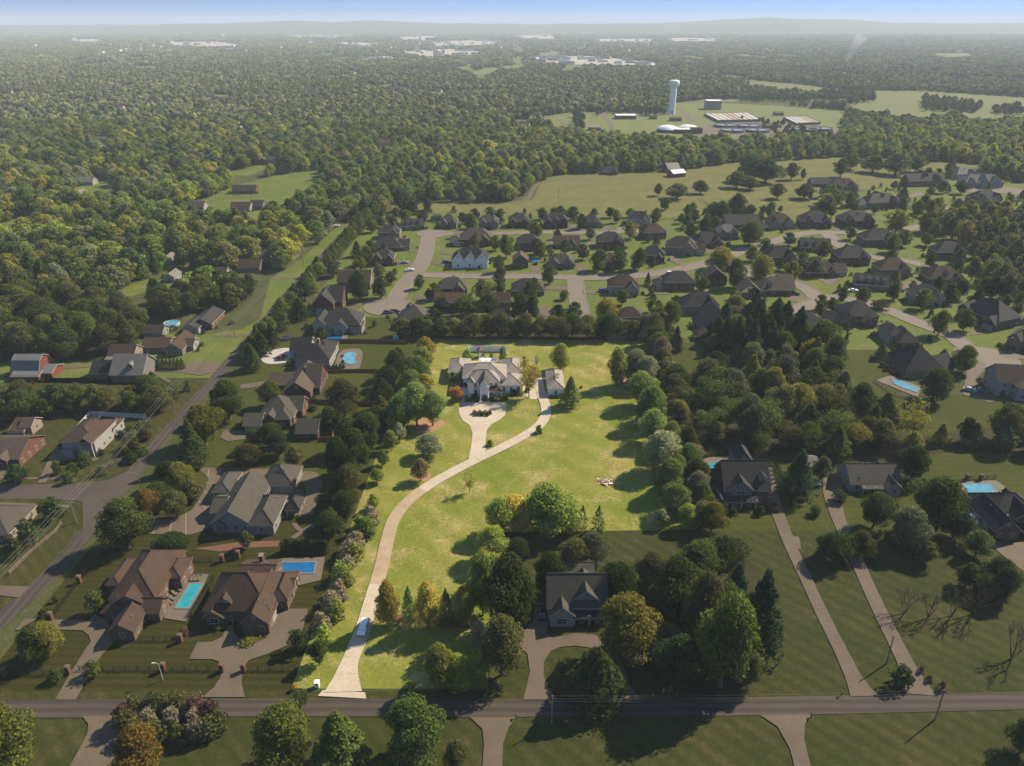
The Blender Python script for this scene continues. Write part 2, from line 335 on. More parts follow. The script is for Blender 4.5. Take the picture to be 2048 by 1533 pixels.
# ------------------------------------------------------------------ ground, lawns, fields
b = MB(); S = 60000.0
b.face([(-S, -2000, 0), (S, -2000, 0), (S, S, 0), (-S, S, 0)])
G_BASE = grass('countryside', (0.050, 0.058, 0.018), (0.070, 0.074, 0.026), (0.13, 0.11, 0.05), None, 0.5)
g = b.build('ground', G_BASE); g['kind'] = 'structure'
def rect(name, x0, x1, y0, y1, m): return patch(name, [(x0, y0), (x1, y0), (x1, y1), (x0, y1)], m, world=True)
FIELD = [(765, 404), (960, 409), (1040, 405), (1066, 398), (1078, 372), (1098, 352), (1200, 346), (1330, 346), (1400, 335), (1480, 325), (1640, 318), (1700, 314), (1840, 322), (1975, 330), (1900, 348), (1800, 372), (1640, 388), (1640, 428), (1560, 438), (1200, 434), (1000, 431), (800, 422)]
RFIELD = [(1345, 206), (1420, 199), (1540, 199), (1680, 196), (1640, 186), (1500, 172), (1492, 160), (1580, 167), (1690, 180), (1740, 181), (1850, 183), (2060, 196), (2060, 236), (1960, 240), (1900, 226), (1860, 236), (1800, 232), (1700, 218), (1690, 205), (1560, 203)]
PLANT = [(1082, 234), (1150, 224), (1330, 226), (1345, 207), (1420, 206), (1560, 212), (1690, 222), (1680, 276), (1480, 279), (1350, 279), (1180, 268), (1100, 252)]
SUBDIV = [(600, 650), (690, 505), (740, 440), (800, 424), (1640, 430), (1690, 392), (1900, 340), (2080, 370), (2080, 750), (1960, 730), (1760, 750), (1700, 715), (1560, 650), (1440, 660), (1440, 690), (1300, 664), (830, 664), (640, 700)]
LOT = [(583, 1378), (840, 673), (1290, 679), (1390, 1060), (1000, 1065), (975, 1378)]
rect('meadow', -140, 160, 20, 103.5, G_MEADOW)
rect('verge', -115, 150, 103.4, 107.7, G_NEAR)
rect('lawn', -109, -44.7, 107.6, 175, G_STRIPE)
rect('lawn', -109, -41, 175.02, 320, G_LUSH)
rect('lawn', -190, -114, 90, 255, G_NEAR)
rect('lawn', -2.5, 175, 107.72, 160.4, G_MEADOW)
rect('lawn', 50, 175, 160.42, 240, G_LUSH)
patch('lawn', SUBDIV, G_SUB)
patch('lawn', [(1300, 690), (1440, 690), (1500, 720), (1480, 780), (1330, 785)], G_LUSH)
patch('lawn', [(1680, 700), (1800, 700), (1800, 800), (1740, 790), (1690, 740)], G_LUSH)
patch('lawn', LOT, G_LOT, z=0.05)
patch('pasture', FIELD, G_FIELD)
patch('hayfield', RFIELD, G_FAR)
patch('works_ground', PLANT, grass('grass_works', (0.12, 0.145, 0.04), (0.15, 0.165, 0.055), (0.19, 0.16, 0.08), None, 0.5, 0.3))
FARF = [[(945, 143), (985, 135), (1005, 138), (985, 148), (958, 151)], [(1000, 133), (1058, 129), (1035, 139), (1010, 141)], [(1862, 107), (1945, 107), (1950, 114), (1870, 115)], [(265, 133), (312, 132), (330, 136), (268, 138)],
        [(1075, 106), (1125, 105), (1125, 110), (1075, 112)], [(880, 86), (960, 85), (965, 90), (880, 91)]]
for f in FARF: patch('far_field', f, G_FAR)
LEFTC = [[(0, 448), (62, 432), (70, 442), (40, 470), (0, 482)], [(150, 372), (215, 362), (235, 372), (190, 398), (150, 395)], [(395, 405), (470, 372), (560, 350), (640, 340), (640, 360), (560, 415), (520, 440), (420, 430)],
         [(230, 585), (290, 558), (400, 550), (400, 562), (330, 575), (250, 596)], [(85, 640), (105, 618), (180, 612), (190, 640), (120, 655)], [(258, 705), (300, 668), (420, 668), (480, 660), (520, 640), (540, 560), (600, 520), (680, 450), (740, 440), (620, 560), (560, 610), (425, 770), (330, 775), (270, 745)],
         [(0, 722), (280, 722), (300, 745), (280, 770), (0, 765)], [(430, 350), (520, 330), (545, 318), (560, 326), (500, 352)]]
for f in LEFTC: patch('clearing', f, G_SUB)
GLADES = []
for i in range(95):
    u, v = (R.uniform(-20, 1050), 105 + 225 * R.random() ** 1.3) if i < 62 else (R.uniform(900, 2060), R.uniform(92, 160)); c = at(u, v); k_ = mpp(v)
    a, b_ = R.uniform(7, 24) * k_, R.uniform(1.6, 4.5) * k_ * (c.y / CAMZ); GLADES.append([(c.x + a * math.cos(t * .6283) * R.uniform(.6, 1.1), c.y + b_ * math.sin(t * .6283) * R.uniform(.6, 1.1)) for t in range(10)])
    patch('clearing', GLADES[-1], R.choice((G_SUB, G_FIELD, G_FAR)), 2, world=True)
# ------------------------------------------------------------------ woodland floors and beds
WOOD_R = [(1405, 700), (1440, 650), (1560, 650), (1660, 700), (1690, 790), (1740, 850), (1850, 872), (1960, 855), (2070, 850), (2070, 910), (1900, 905), (1760, 935), (1560, 925), (1400, 910), (1350, 880), (1335, 800), (1420, 785)]
WOOD_L1 = [(-30, 802), (170, 804), (318, 800), (340, 812), (325, 832), (180, 830), (100, 848), (-30, 856)]
WOOD_L2 = [(-30, 560), (100, 600), (210, 640), (285, 652), (262, 705), (150, 722), (-30, 722)]
WOOD_LR = [(1290, 690), (1320, 700), (1395, 1060), (1380, 1062), (1345, 1000), (1325, 930), (1285, 830), (1268, 760)]
WOOD_S = [(1335, 1130), (1420, 1080), (1500, 1120), (1545, 1200), (1540, 1280), (1470, 1395), (1330, 1395), (1300, 1310), (1330, 1220)]
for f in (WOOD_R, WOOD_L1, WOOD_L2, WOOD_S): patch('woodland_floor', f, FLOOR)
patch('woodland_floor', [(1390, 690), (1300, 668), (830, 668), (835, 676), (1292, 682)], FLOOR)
patch('mulch_bed', [(770, 1240), (850, 1250), (940, 1258), (945, 1244), (860, 1236), (790, 1230)], MULCH, 4)
patch('mulch_bed', [(820, 862), (845, 838), (885, 842), (882, 856), (850, 868)], SOIL, 4)
patch('mulch_bed', [(826, 955), (845, 944), (862, 950), (850, 964)], SOIL, 4)
patch('mulch_bed', [(1290, 770), (1255, 775), (1230, 768), (1250, 758)], SOIL, 4)
patch('mulch_bed', [(390, 1098), (480, 1085), (560, 1082), (600, 1092), (500, 1096), (440, 1104)], MULCH)
for (u, v, a) in ((1150, 905, 6), (1195, 918, 5), (1105, 935, 5), (1180, 1000, 7), (1260, 1010, 9), (1300, 1030, 10), (1215, 967, 6), (905, 850, 4), (1155, 820, 4), (1215, 740, 5), (1160, 735, 4), (880, 930, 4), (1010, 870, 7), (800, 1310, 4), (850, 1330, 7), (640, 1300, 5), (715, 1395, 2.2), (1250, 800, 4)):
    c = at(u, v); pts = [(c.x + a * math.cos(k * 0.52) * R.uniform(0.25, 0.75), c.y + a * math.sin(k * 0.52) * R.uniform(0.15, 0.45)) for k in range(12)]
    if v in (967,): patch('bare_ground', pts, SOIL, 3, world=True)
# ------------------------------------------------------------------ roads
country = strip('road', [(-60, 1300), (100, 1150), (180, 1058), (235, 988), (300, 907), (375, 821), (440, 746), (490, 690), (535, 637), (565, 602), (600, 562), (632, 527), (662, 495), (700, 455), (735, 425), (765, 402), (790, 378)], 4.7, ROAD_Y)
front = strip('road', [(-260, 1421), (0, 1420), (512, 1416), (1024, 1417), (1536, 1413), (2048, 1402), (2300, 1396)], 4.3, ROAD_X)
side = strip('road', [(-80, 984), (60, 984), (160, 985), (215, 990)], [7.4, 7.4, 7.8, 11.0], ROAD)
patch('road_apron', [(165, 1002), (150, 966), (215, 962), (262, 940), (300, 915), (210, 1040), (165, 1090), (166, 1040)], ROAD, 0)
streets = {'a': [(862, 467), (856, 480), (852, 505), (842, 529), (830, 546), (812, 568), (793, 594), (778, 614)], 'b': [(858, 469), (920, 467), (1000, 467), (1100, 465), (1200, 466), (1262, 462)],
           'c': [(828, 549), (900, 552), (1000, 553), (1100, 554), (1180, 556), (1270, 552), (1340, 543), (1400, 530), (1450, 515), (1500, 497), (1560, 480), (1600, 469), (1650, 465), (1720, 467), (1790, 462), (1850, 452), (1880, 438), (1930, 431), (2060, 430)],
           'd': [(1150, 557), (1156, 600), (1168, 652)], 'e': [(1655, 468), (1682, 492), (1720, 508), (1765, 518), (1812, 522), (1845, 531)],
           'f': [(1500, 632), (1540, 630), (1597, 619), (1631, 601), (1622, 584), (1590, 568), (1545, 556), (1500, 548), (1450, 516)], 'g': [(1631, 600), (1675, 596), (1730, 606), (1778, 621), (1829, 643), (1901, 671), (1936, 697), (1965, 715)]}
first = len(ROADS)
for k, p in streets.items(): strip('street', p, 8.4 if k != 'd' else 7.8, ROAD2)
def disc(name, u, v, r, m, ry=None):
    c = at(u, v); return patch(name, [(c.x + r * math.cos(t * math.pi / 14), c.y + (ry or r) * math.sin(t * math.pi / 14)) for t in range(28)], m, world=True)
CULS = [(778, 614, 11.5), (1500, 632, 11.5), (1972, 716, 11.5), (866, 468, 10.0), (1262, 461, 9.0)]
for (u, v, r) in CULS: disc('street_turning_circle', u, v, r, ROAD2)
def clear_of_streets(x, y, skip, m):
    for i, (w, h) in enumerate(ROADS):
        if i != skip and (np.hypot(w[:, 0] - x, w[:, 1] - y) < h + m).any(): return False
    for (u, v, r) in CULS:
        c = at(u, v)
        if math.hypot(x - c.x, y - c.y) < r + m: return False
    return True
for i in range(first, first + len(streets)):
    w, h = ROADS[i]; w = [tuple(p) for p in w]
    for s in (-1, 1):
        inner, outer = offset(w, s * (h[0] + 0.02)), offset(w, s * (h[0] + 0.5)); kb = MB()
        for k in range(len(w) - 1):
            if clear_of_streets(*inner[k], i, 0.4) and clear_of_streets(*inner[k + 1], i, 0.4):
                a, b_, c, d = inner[k], inner[k + 1], outer[k + 1], outer[k]
                kb.face([(*a, 0.24), (*b_, 0.24), (*c, 0.24), (*d, 0.24)]); kb.face([(*a, 0), (*b_, 0), (*b_, 0.24), (*a, 0.24)]); kb.face([(*d, 0), (*c, 0), (*c, 0.24), (*d, 0.24)])
        if kb.f: o = kb.build('kerb', KERB); o['kind'] = 'structure'
for (u, v, r) in CULS:
    c = at(u, v); kb = MB(); n = 60
    for k in range(n):
        q = [(c.x + rr * math.cos(t), c.y + rr * math.sin(t)) for rr, t in ((r, 2 * math.pi * k / n), (r, 2 * math.pi * (k + 1) / n), (r + .5, 2 * math.pi * (k + 1) / n), (r + .5, 2 * math.pi * k / n))]
        if all(all((np.hypot(w[:, 0] - x, w[:, 1] - y) > h + 0.5).all() for w, h in ROADS[first:first + len(streets)]) for x, y in q):
            kb.face([(*p, 0.24) for p in q]); kb.face([(*q[0], 0), (*q[1], 0), (*q[1], .24), (*q[0], .24)])
    o = kb.build('kerb', KERB); o['kind'] = 'structure'
strip('farm_lane', [(770, 408), (850, 407), (960, 408), (1030, 404), (1056, 397), (1066, 378), (1080, 367), (1110, 362), (1200, 358), (1268, 355)], 3.6, CONC)
strip('far_road', [(640, 202), (700, 186), (735, 172), (762, 160), (780, 150), (799, 136)], 7.0, CONC)
for p in ([(1395, 262), (1380, 240), (1365, 222)], [(1228, 264), (1215, 240), (1205, 226)], [(1120, 240), (1130, 252), (1150, 262)], [(1210, 228), (1300, 236), (1400, 236), (1500, 222), (1560, 232), (1620, 250)]): strip('works_road', p, 6.0, CONC)
patch('works_road', [(1418, 250), (1440, 246), (1540, 243), (1600, 250), (1690, 262), (1660, 279), (1500, 279), (1395, 275)], CONC)
strip('sidewalk', [(-40, 958), (120, 958), (152, 962)], 1.2, CONC); strip('sidewalk', [(-40, 1007), (60, 1010), (140, 1014)], 1.2, CONC)
# far lawns along the left road, lanes
strip('driveway', [(290, 742), (360, 742), (425, 741)], 3.2, CONC); strip('driveway', [(110, 738), (180, 733), (290, 741)], 3.0, CONC); strip('driveway', [(430, 672), (480, 672), (505, 671)], 3.0, CONC)
strip('driveway', [(340, 765), (318, 752), (310, 745)], 1.4, CONC)
strip('driveway', [(395, 408), (440, 400), (520, 392)], 3.5, CONC); strip('driveway', [(550, 612), (590, 580)], 3.0, CONC); strip('driveway', [(540, 558), (610, 555)], 3.0, CONC); strip('driveway', [(645, 520), (660, 515)], 4.0, CONC); strip('driveway', [(655, 452), (702, 450)], 5, CONC)
# ------------------------------------------------------------------ driveways
def slab_drive(pix, widths, mat, L=5.0, z=0.215):
    w = catmull([tuple(at(*p)[:2]) for p in pix], 6); sg = np.r_[0, np.cumsum([math.dist(a, b_) for a, b_ in zip(w[:-1], w[1:])])]; X, Y = [p[0] for p in w], [p[1] for p in w]; wd = np.interp(np.linspace(0, 1, len(w)), np.linspace(0, 1, len(widths)), widths)
    g_ = lambda q: (float(np.interp(q, sg, X)), float(np.interp(q, sg, Y))); ln = [g_(q) for q in np.arange(0, sg[-1], 2.0)]; m = MB(); lo_, ro_ = offset(ln, .9), offset(ln, -.9)
    for i in range(len(ln) - 1): m.face([(*ro_[i], z - .03), (*ro_[i + 1], z - .03), (*lo_[i + 1], z - .03), (*lo_[i], z - .03)])
    root = m.build('driveway', JOINT); root['kind'] = 'structure'; q = 0.0
    while q < sg[-1] - .5:
        l_ = min(L, sg[-1] - q); e = [g_(q + .02 + (l_ - .04) * k / 3) for k in range(4)]; ex = [g_(max(0, q - .4))] + e + [g_(min(sg[-1], q + l_ + .4))]; hw = [float(np.interp(q + l_ * k / 3, sg, wd)) / 2 for k in range(4)]
        if ex[0] == ex[1]: ex[0] = (2 * e[0][0] - e[1][0], 2 * e[0][1] - e[1][1])
        if ex[-1] == ex[-2]: ex[-1] = (2 * e[-1][0] - e[-2][0], 2 * e[-1][1] - e[-2][1])
        A = [offset(ex, hw[k])[k + 1] for k in range(4)]; B = [offset(ex, -hw[k])[k + 1] for k in range(4)]; m = MB(); dz = R.uniform(0, .01)
        for k in range(3): m.face([(*B[k], z + dz), (*B[k + 1], z + dz), (*A[k + 1], z + dz), (*A[k], z + dz)]); m.face([(*B[k], 0), (*B[k + 1], 0), (*B[k + 1], z + dz), (*B[k], z + dz)]); m.face([(*A[k + 1], 0), (*A[k], 0), (*A[k], z + dz), (*A[k + 1], z + dz)])
        m.build('slab', mat, root); q += l_
    ROADS.append((np.array(ln), np.full(len(ln), 2.0)))
patch('driveway', [(30, 1262), (50, 1239), (90, 1240), (175, 1243), (190, 1231), (214, 1240), (228, 1262), (225, 1290), (205, 1310), (185, 1340), (152, 1401), (110, 1401), (140, 1350), (165, 1310), (182, 1285), (178, 1272), (165, 1262), (110, 1261)], CONC)
patch('driveway', [(395, 1286), (378, 1320), (425, 1320), (443, 1327), (447, 1340), (440, 1358), (428, 1376), (406, 1396), (490, 1396), (484, 1370), (485, 1340), (498, 1322), (540, 1308), (585, 1288), (605, 1262), (617, 1219), (560, 1219), (548, 1232), (543, 1262), (532, 1278), (508, 1288), (482, 1283), (467, 1266), (465, 1253), (455, 1253), (445, 1275), (425, 1285)], CONC)
patch('driveway', [(165, 1434), (235, 1432), (246, 1450), (242, 1580), (115, 1580), (175, 1470), (177, 1450)], CONC)
patch('driveway', [(940, 1436), (1034, 1436), (1018, 1455), (1006, 1490), (1003, 1580), (962, 1580), (968, 1490), (965, 1460)], CONC)
patch('driveway', [(1520, 1432), (1622, 1431), (1609, 1450), (1608, 1480), (1632, 1580), (1600, 1580), (1580, 1500), (1555, 1455)], CONC)
patch('driveway', [(1046, 1401), (1114, 1401), (1095, 1375), (1087, 1350), (1088, 1325), (1100, 1305), (1120, 1296), (1150, 1293), (1180, 1297), (1212, 1320), (1228, 1350), (1232, 1378), (1218, 1401), (1282, 1401), (1258, 1370), (1245, 1330), (1225, 1295), (1190, 1272), (1150, 1268), (1105, 1278), (1092, 1268), (1097, 1250), (1095, 1208), (1070, 1208), (1065, 1250), (1040, 1270), (1035, 1290), (1055, 1310), (1060, 1345)], CONC)
slab_drive([(1728, 1394), (1705, 1352), (1680, 1300), (1645, 1230), (1610, 1155), (1582, 1095), (1562, 1045), (1546, 1000), (1535, 960), (1530, 935)], [5.6, 3.4, 3.0, 3.0, 3.0, 3.2, 3.4, 3.6, 4.2, 4.2], CONC)
slab_drive([(1842, 1391), (1815, 1335), (1790, 1285), (1760, 1225), (1728, 1155), (1695, 1080), (1674, 1030), (1664, 985), (1668, 948)], [6.0, 3.6, 3.3, 3.3, 3.3, 3.4, 3.8, 5.0, 5.5], CONC)
patch('driveway', [(1920, 1010), (1938, 1008), (1962, 1040), (1985, 1078), (2010, 1090), (2048, 1084), (2090, 1084), (2090, 1175), (2048, 1145), (2000, 1108), (1950, 1060)], CONC)
patch('parking_pad', [(1598, 1075), (1602, 1100), (1580, 1100), (1570, 1072)], CONC)
b0 = [(296, 1041), (350, 1040), (385, 1020), (408, 985), (417, 958), (405, 946), (385, 936), (470, 938), (580, 941), (630, 945), (645, 956), (645, 972), (636, 1000), (625, 1031), (600, 1031), (611, 1005), (612, 975), (598, 957), (470, 957), (466, 985), (432, 1005), (426, 1030), (430, 1056), (380, 1071), (296, 1069)]
patch('driveway', b0, CONC)
jm = MB()
for (p, q) in (((318, 1041), (306, 1069)), ((345, 1041), (338, 1070)), ((372, 1030), (372, 1071)), ((398, 1003), (426, 1035)), ((408, 985), (436, 1000)), ((411, 966), (466, 975)), ((418, 940), (416, 955)), ((440, 939), (436, 956))):
    p, q = at(*p), at(*q); d = (q - p).normalized(); n_ = Vector((-d.y, d.x, 0)) * 0.10; z = 0.236
    jm.face([(*(p - n_)[:2], z), (*(q - n_)[:2], z), (*(q + n_)[:2], z), (*(p + n_)[:2], z)])
o = jm.build('expansion_joint', JOINT); o['kind'] = 'structure'
strip('garden_path', [(585, 1078), (612, 1060), (640, 1047), (660, 1046)], 1.6, CONC); strip('garden_path', [(588, 1047), (596, 1058), (604, 1062)], 1.3, CONC)
patch('driveway', [(521, 716), (535, 704), (582, 697), (588, 720), (562, 728), (532, 728)], surf('concrete_white', (0.30, 0.28, 0.25), (0.36, 0.34, 0.31), (0.2, 2), 0.8), 3)
patch('driveway', [(480, 771), (538, 762), (542, 772), (482, 779)], CONC); patch('driveway', [(448, 862), (486, 862), (522, 866), (520, 876), (455, 884), (440, 876)], CONC)
patch('driveway', [(-20, 955), (12, 930), (24, 940), (6, 958)], CONC); patch('driveway', [(75, 967), (98, 918), (112, 895), (132, 905), (200, 918), (190, 924), (120, 922), (108, 940), (92, 967)], CONC)
patch('driveway', [(-20, 1172), (60, 1175), (38, 1197), (-20, 1190)], CONC)
patch('driveway', [(360, 732), (400, 722), (440, 726), (432, 745), (402, 752), (370, 748)], CONC)
# small drives of the subdivision
for p in ([(905, 470), (922, 470), (924, 458), (915, 456)], [(1160, 460), (1150, 452), (1140, 450), (1136, 460)], [(1205, 462), (1214, 450), (1220, 444), (1225, 450), (1216, 463)], [(1096, 475), (1092, 492), (1103, 492), (1108, 472)], [(1178, 472), (1172, 492), (1186, 492), (1188, 472)],
          [(880, 508), (905, 512), (905, 506), (880, 502)], [(862, 528), (905, 536), (900, 524), (868, 522)], [(1062, 535), (1060, 548), (1078, 548), (1080, 530), (1070, 525)], [(1150, 540), (1165, 548), (1178, 548), (1168, 530), (1158, 528)], [(1335, 519), (1365, 535), (1376, 531), (1348, 512)], [(1398, 500), (1425, 512), (1434, 507), (1408, 494)],
          [(1090, 570), (1138, 574), (1138, 582), (1092, 580)], [(1165, 580), (1200, 583), (1200, 590), (1166, 588)], [(1290, 560), (1310, 590), (1340, 590), (1335, 575), (1305, 556)], [(695, 606), (735, 600), (765, 600), (750, 606), (725, 610), (705, 622)], [(830, 590), (872, 598), (870, 606), (826, 600)], [(1075, 612), (1110, 618), (1100, 636), (1078, 630)],
          [(795, 497), (838, 500), (836, 505), (795, 503)], [(790, 520), (830, 527), (826, 533), (788, 530)], [(1660, 440), (1672, 462), (1680, 462), (1672, 438)], [(1700, 492), (1722, 482), (1740, 490), (1718, 500)], [(1580, 590), (1625, 598), (1600, 606), (1575, 602)], [(1640, 560), (1670, 556), (1680, 562), (1655, 572)], [(1750, 622), (1780, 618), (1775, 632)], [(1960, 660), (2010, 655), (2000, 664), (1938, 672)],
          [(1748, 722), (1800, 706), (1812, 728), (1795, 738)], [(1895, 708), (1930, 706), (1930, 713), (1890, 716)], [(1925, 790), (1935, 735), (1962, 722), (1975, 735), (1950, 760), (1965, 785), (2000, 800), (1980, 806)], [(1880, 560), (1845, 535), (1860, 530), (1900, 555)], [(1780, 575), (1830, 560), (1850, 568), (1800, 586)], [(2010, 706), (2050, 710), (2060, 722), (2010, 716)], [(1840, 400), (1880, 410), (1910, 420), (1900, 426), (1850, 408)], [(1690, 420), (1720, 400), (1840, 385), (1850, 392), (1730, 408)], [(1905, 385), (1940, 372), (2000, 372), (2050, 380), (2050, 392), (1980, 385)]):
    patch('driveway', p, CONC)
# ------------------------------------------------------------------ the drive of the bright lot: slabs with open joints
lane = catmull([tuple(at(*p)[:2]) for p in [(686, 1386), (698, 1330), (714, 1290), (729, 1250), (750, 1180), (764, 1130), (774, 1085), (788, 1040), (815, 1005), (858, 972), (905, 945), (950, 922), (1000, 898), (1040, 877), (1075, 855), (1091, 832), (1091, 812), (1085, 795), (1078, 770), (1072, 748)]], 6)
seg = [0.0]
for i in range(1, len(lane)): seg.append(seg[-1] + math.dist(lane[i - 1], lane[i]))
def along(s): return (float(np.interp(s, seg, [p[0] for p in lane])), float(np.interp(s, seg, [p[1] for p in lane])))
base_z = 0.232
drive = MB()
dl = [along(s) for s in np.arange(0, seg[-1], 2.0)]
def drive_w(s): return 3.5 + max(0.0, 1 - s / 9.0) ** 1.6 * 4.2
lo, ro = offset(dl, 1.65), offset(dl, -1.65)
for i in range(len(dl) - 1): drive.face([(*ro[i], base_z), (*ro[i + 1], base_z), (*lo[i + 1], base_z), (*lo[i], base_z)])
lot_drive = drive.build('lot_driveway', JOINT); lot_drive['kind'] = 'structure'
nz = 0.262
s = 0.0
while s < seg[-1] - 1:
    L = min(4.6, seg[-1] - s); m = MB(); k = 4
    pts = [along(s + 0.03 + (L - 0.06) * q / k) for q in range(k + 1)]
    ext = [along(s - 0.5)] + pts + [along(s + L + 0.5)]
    wd = [drive_w(s + L * q / k) / 2 for q in range(k + 1)]
    l = [offset(ext, wd[min(max(i - 1, 0), k)])[i] for i in range(1, k + 2)]; r = [offset(ext, -wd[min(max(i - 1, 0), k)])[i] for i in range(1, k + 2)]
    for i in range(k):
        m.face([(*r[i], nz), (*r[i + 1], nz), (*l[i + 1], nz), (*l[i], nz)])
        m.face([(*r[i], 0), (*r[i + 1], 0), (*r[i + 1], nz), (*r[i], nz)]); m.face([(*l[i + 1], 0), (*l[i], 0), (*l[i], nz), (*l[i + 1], nz)])
    frac = s / seg[-1]
    m.build('slab', CONC_L if frac > 0.42 or frac < 0.17 else CONC_S, lot_drive); s += L
ROADS.append((np.array(dl), np.full(len(dl), 2.1)))
patch('forecourt', [(922, 806), (1011, 806), (1013, 822), (1010, 832), (998, 842), (982, 850), (973, 862), (971, 885), (972, 902), (955, 916), (938, 930), (938, 915), (942, 895), (945, 868), (940, 852), (925, 842), (918, 828), (917, 815)], CONC_L)
strip('garden_path', [(925, 808), (926, 796), (924, 785)], 1.3, CONC_L)
patch('side_court', [(1046, 790), (1047, 760), (1075, 745), (1074, 770), (1078, 795), (1072, 800), (1062, 800)], CONC_L)
strip('lot_driveway_approach', [(688, 1384), (684, 1396)], [8.6, 10.0], CONC_L, 4)
patch('planting_bed', [(944, 828), (950, 821), (980, 821), (985, 828), (978, 833), (952, 833)], MULCH, 4)
# ------------------------------------------------------------------ houses
LAND = []          # landmarks for telling trees apart: (x, y, phrase)
FOOT = []          # footprints: (x, y, radius)
def win_mesh(ww, wh, fr, name, pane=True, frame=True):
    m = MB(); t = 0.09
    if frame:
        m.box(-ww / 2, ww / 2, -0.08, 0.02, 0, t, 0); m.box(-ww / 2, ww / 2, -0.08, 0.02, wh - t, wh, 0)
        m.box(-ww / 2, -ww / 2 + t, -0.08, 0.02, t, wh - t, 0); m.box(ww / 2 - t, ww / 2, -0.08, 0.02, t, wh - t, 0)
        m.box(-0.025, 0.025, -0.06, 0.02, t, wh - t, 0); m.box(-ww / 2 + t, -0.025, -0.06, 0.02, wh * .5 - .025, wh * .5 + .025, 0); m.box(0.025, ww / 2 - t, -0.06, 0.02, wh * .5 - .025, wh * .5 + .025, 0)
    if pane: m.face([(-ww / 2 + t, -0.035, t), (ww / 2 - t, -0.035, t), (ww / 2 - t, -0.035, wh - t), (-ww / 2 + t, -0.035, wh - t)], 1 if frame else 0)
    return m.mesh(name, [fr, GLASS] if frame else [GLASS])
WIN = {}
def winset(key, ww, wh, fr):
    k = (key, round(ww, 2), round(wh, 2), fr.name)
    if k not in WIN: WIN[k] = (win_mesh(ww, wh, fr, 'window'), win_mesh(ww, wh, fr, 'window', pane=False), win_mesh(ww, wh, fr, 'pane', frame=False))
    return WIN[k]
GM = {}
def garage_mesh(w, mat):
    if (round(w, 1), mat.name) not in GM:
        m = MB(); m.box(-w / 2 - .15, w / 2 + .15, -0.03, 0.02, 0, 2.45, 0)
        for i in range(4): m.box(-w / 2, w / 2, -0.07, -0.03, 0.05 + i * .56, 0.05 + i * .56 + .52, 0)
        GM[(round(w, 1), mat.name)] = m.mesh('garage_door', mat)
    return GM[(round(w, 1), mat.name)]
DM = MB(); DM.box(-.62, .62, -0.06, 0.02, 0, 2.35, 1); DM.box(-.5, .5, -0.1, -0.06, 0, 2.2, 0); DM = DM.mesh('door', [DOOR, TRIM])
def roof_geo(w, d, h, kind, pitch, oh=0.42, th=0.2):
    x0, x1, y0, y1 = -oh, w + oh, -oh, d + oh
    if kind == 'gy':
        rise = pitch * w / 2; zE = h - oh * pitch
        P = [(x0, y0, zE), (w / 2, y0, h + rise), (x1, y0, zE), (x1, y1, zE), (w / 2, y1, h + rise), (x0, y1, zE)]; top = [(0, 1, 4, 5), (1, 2, 3, 4)]; loop = [0, 1, 2, 3, 4, 5]
    elif kind == 'gx':
        rise = pitch * d / 2; zE = h - oh * pitch
        P = [(x0, y0, zE), (x1, y0, zE), (x1, d / 2, h + rise), (x1, y1, zE), (x0, y1, zE), (x0, d / 2, h + rise)]; top = [(0, 1, 2, 5), (5, 2, 3, 4)]; loop = [0, 1, 2, 3, 4, 5]
    elif kind == 'hip':
        zE = h - oh * pitch; m = min(w, d) / 2; rise = pitch * m; k = m * 0.98
        R1, R2 = ((k, d / 2), (w - k, d / 2)) if w >= d else ((w / 2, k), (w / 2, d - k))
        P = [(x0, y0, zE), (x1, y0, zE), (x1, y1, zE), (x0, y1, zE), (*R1, h + rise), (*R2, h + rise)]; loop = [0, 1, 2, 3]
        top = [(0, 1, 5, 4), (1, 2, 5), (2, 3, 4, 5), (3, 0, 4)] if w >= d else [(0, 1, 4), (1, 2, 5, 4), (2, 3, 5), (3, 0, 4, 5)]
    elif kind == 'shed':
        P = [(x0, y0, h - 0.3), (x1, y0, h - 0.3), (x1, d, h + pitch * d), (x0, d, h + pitch * d)]; top = [(0, 1, 2, 3)]; loop = [0, 1, 2, 3]
    elif kind == 'gambrel':      # ridge along the width
        q = d * 0.22; P = [(x0, y0, h - .3), (x1, y0, h - .3), (x1, q, h + q * 1.7), (x1, d / 2, h + q * 1.7 + (d / 2 - q) * .55), (x1, d - q, h + q * 1.7), (x1, y1, h - .3), (x0, y1, h - .3), (x0, d - q, h + q * 1.7), (x0, d / 2, h + q * 1.7 + (d / 2 - q) * .55), (x0, q, h + q * 1.7)]
        top = [(0, 1, 2, 9), (9, 2, 3, 8), (8, 3, 4, 7), (7, 4, 5, 6)]; loop = [0, 1, 2, 3, 4, 5, 6, 7, 8, 9]
    else:
        P = [(x0, y0, h + .05), (x1, y0, h + .05), (x1, y1, h + .05), (x0, y1, h + .05)]; top = [(0, 1, 2, 3)]; loop = [0, 1, 2, 3]
    return P, top, loop, th
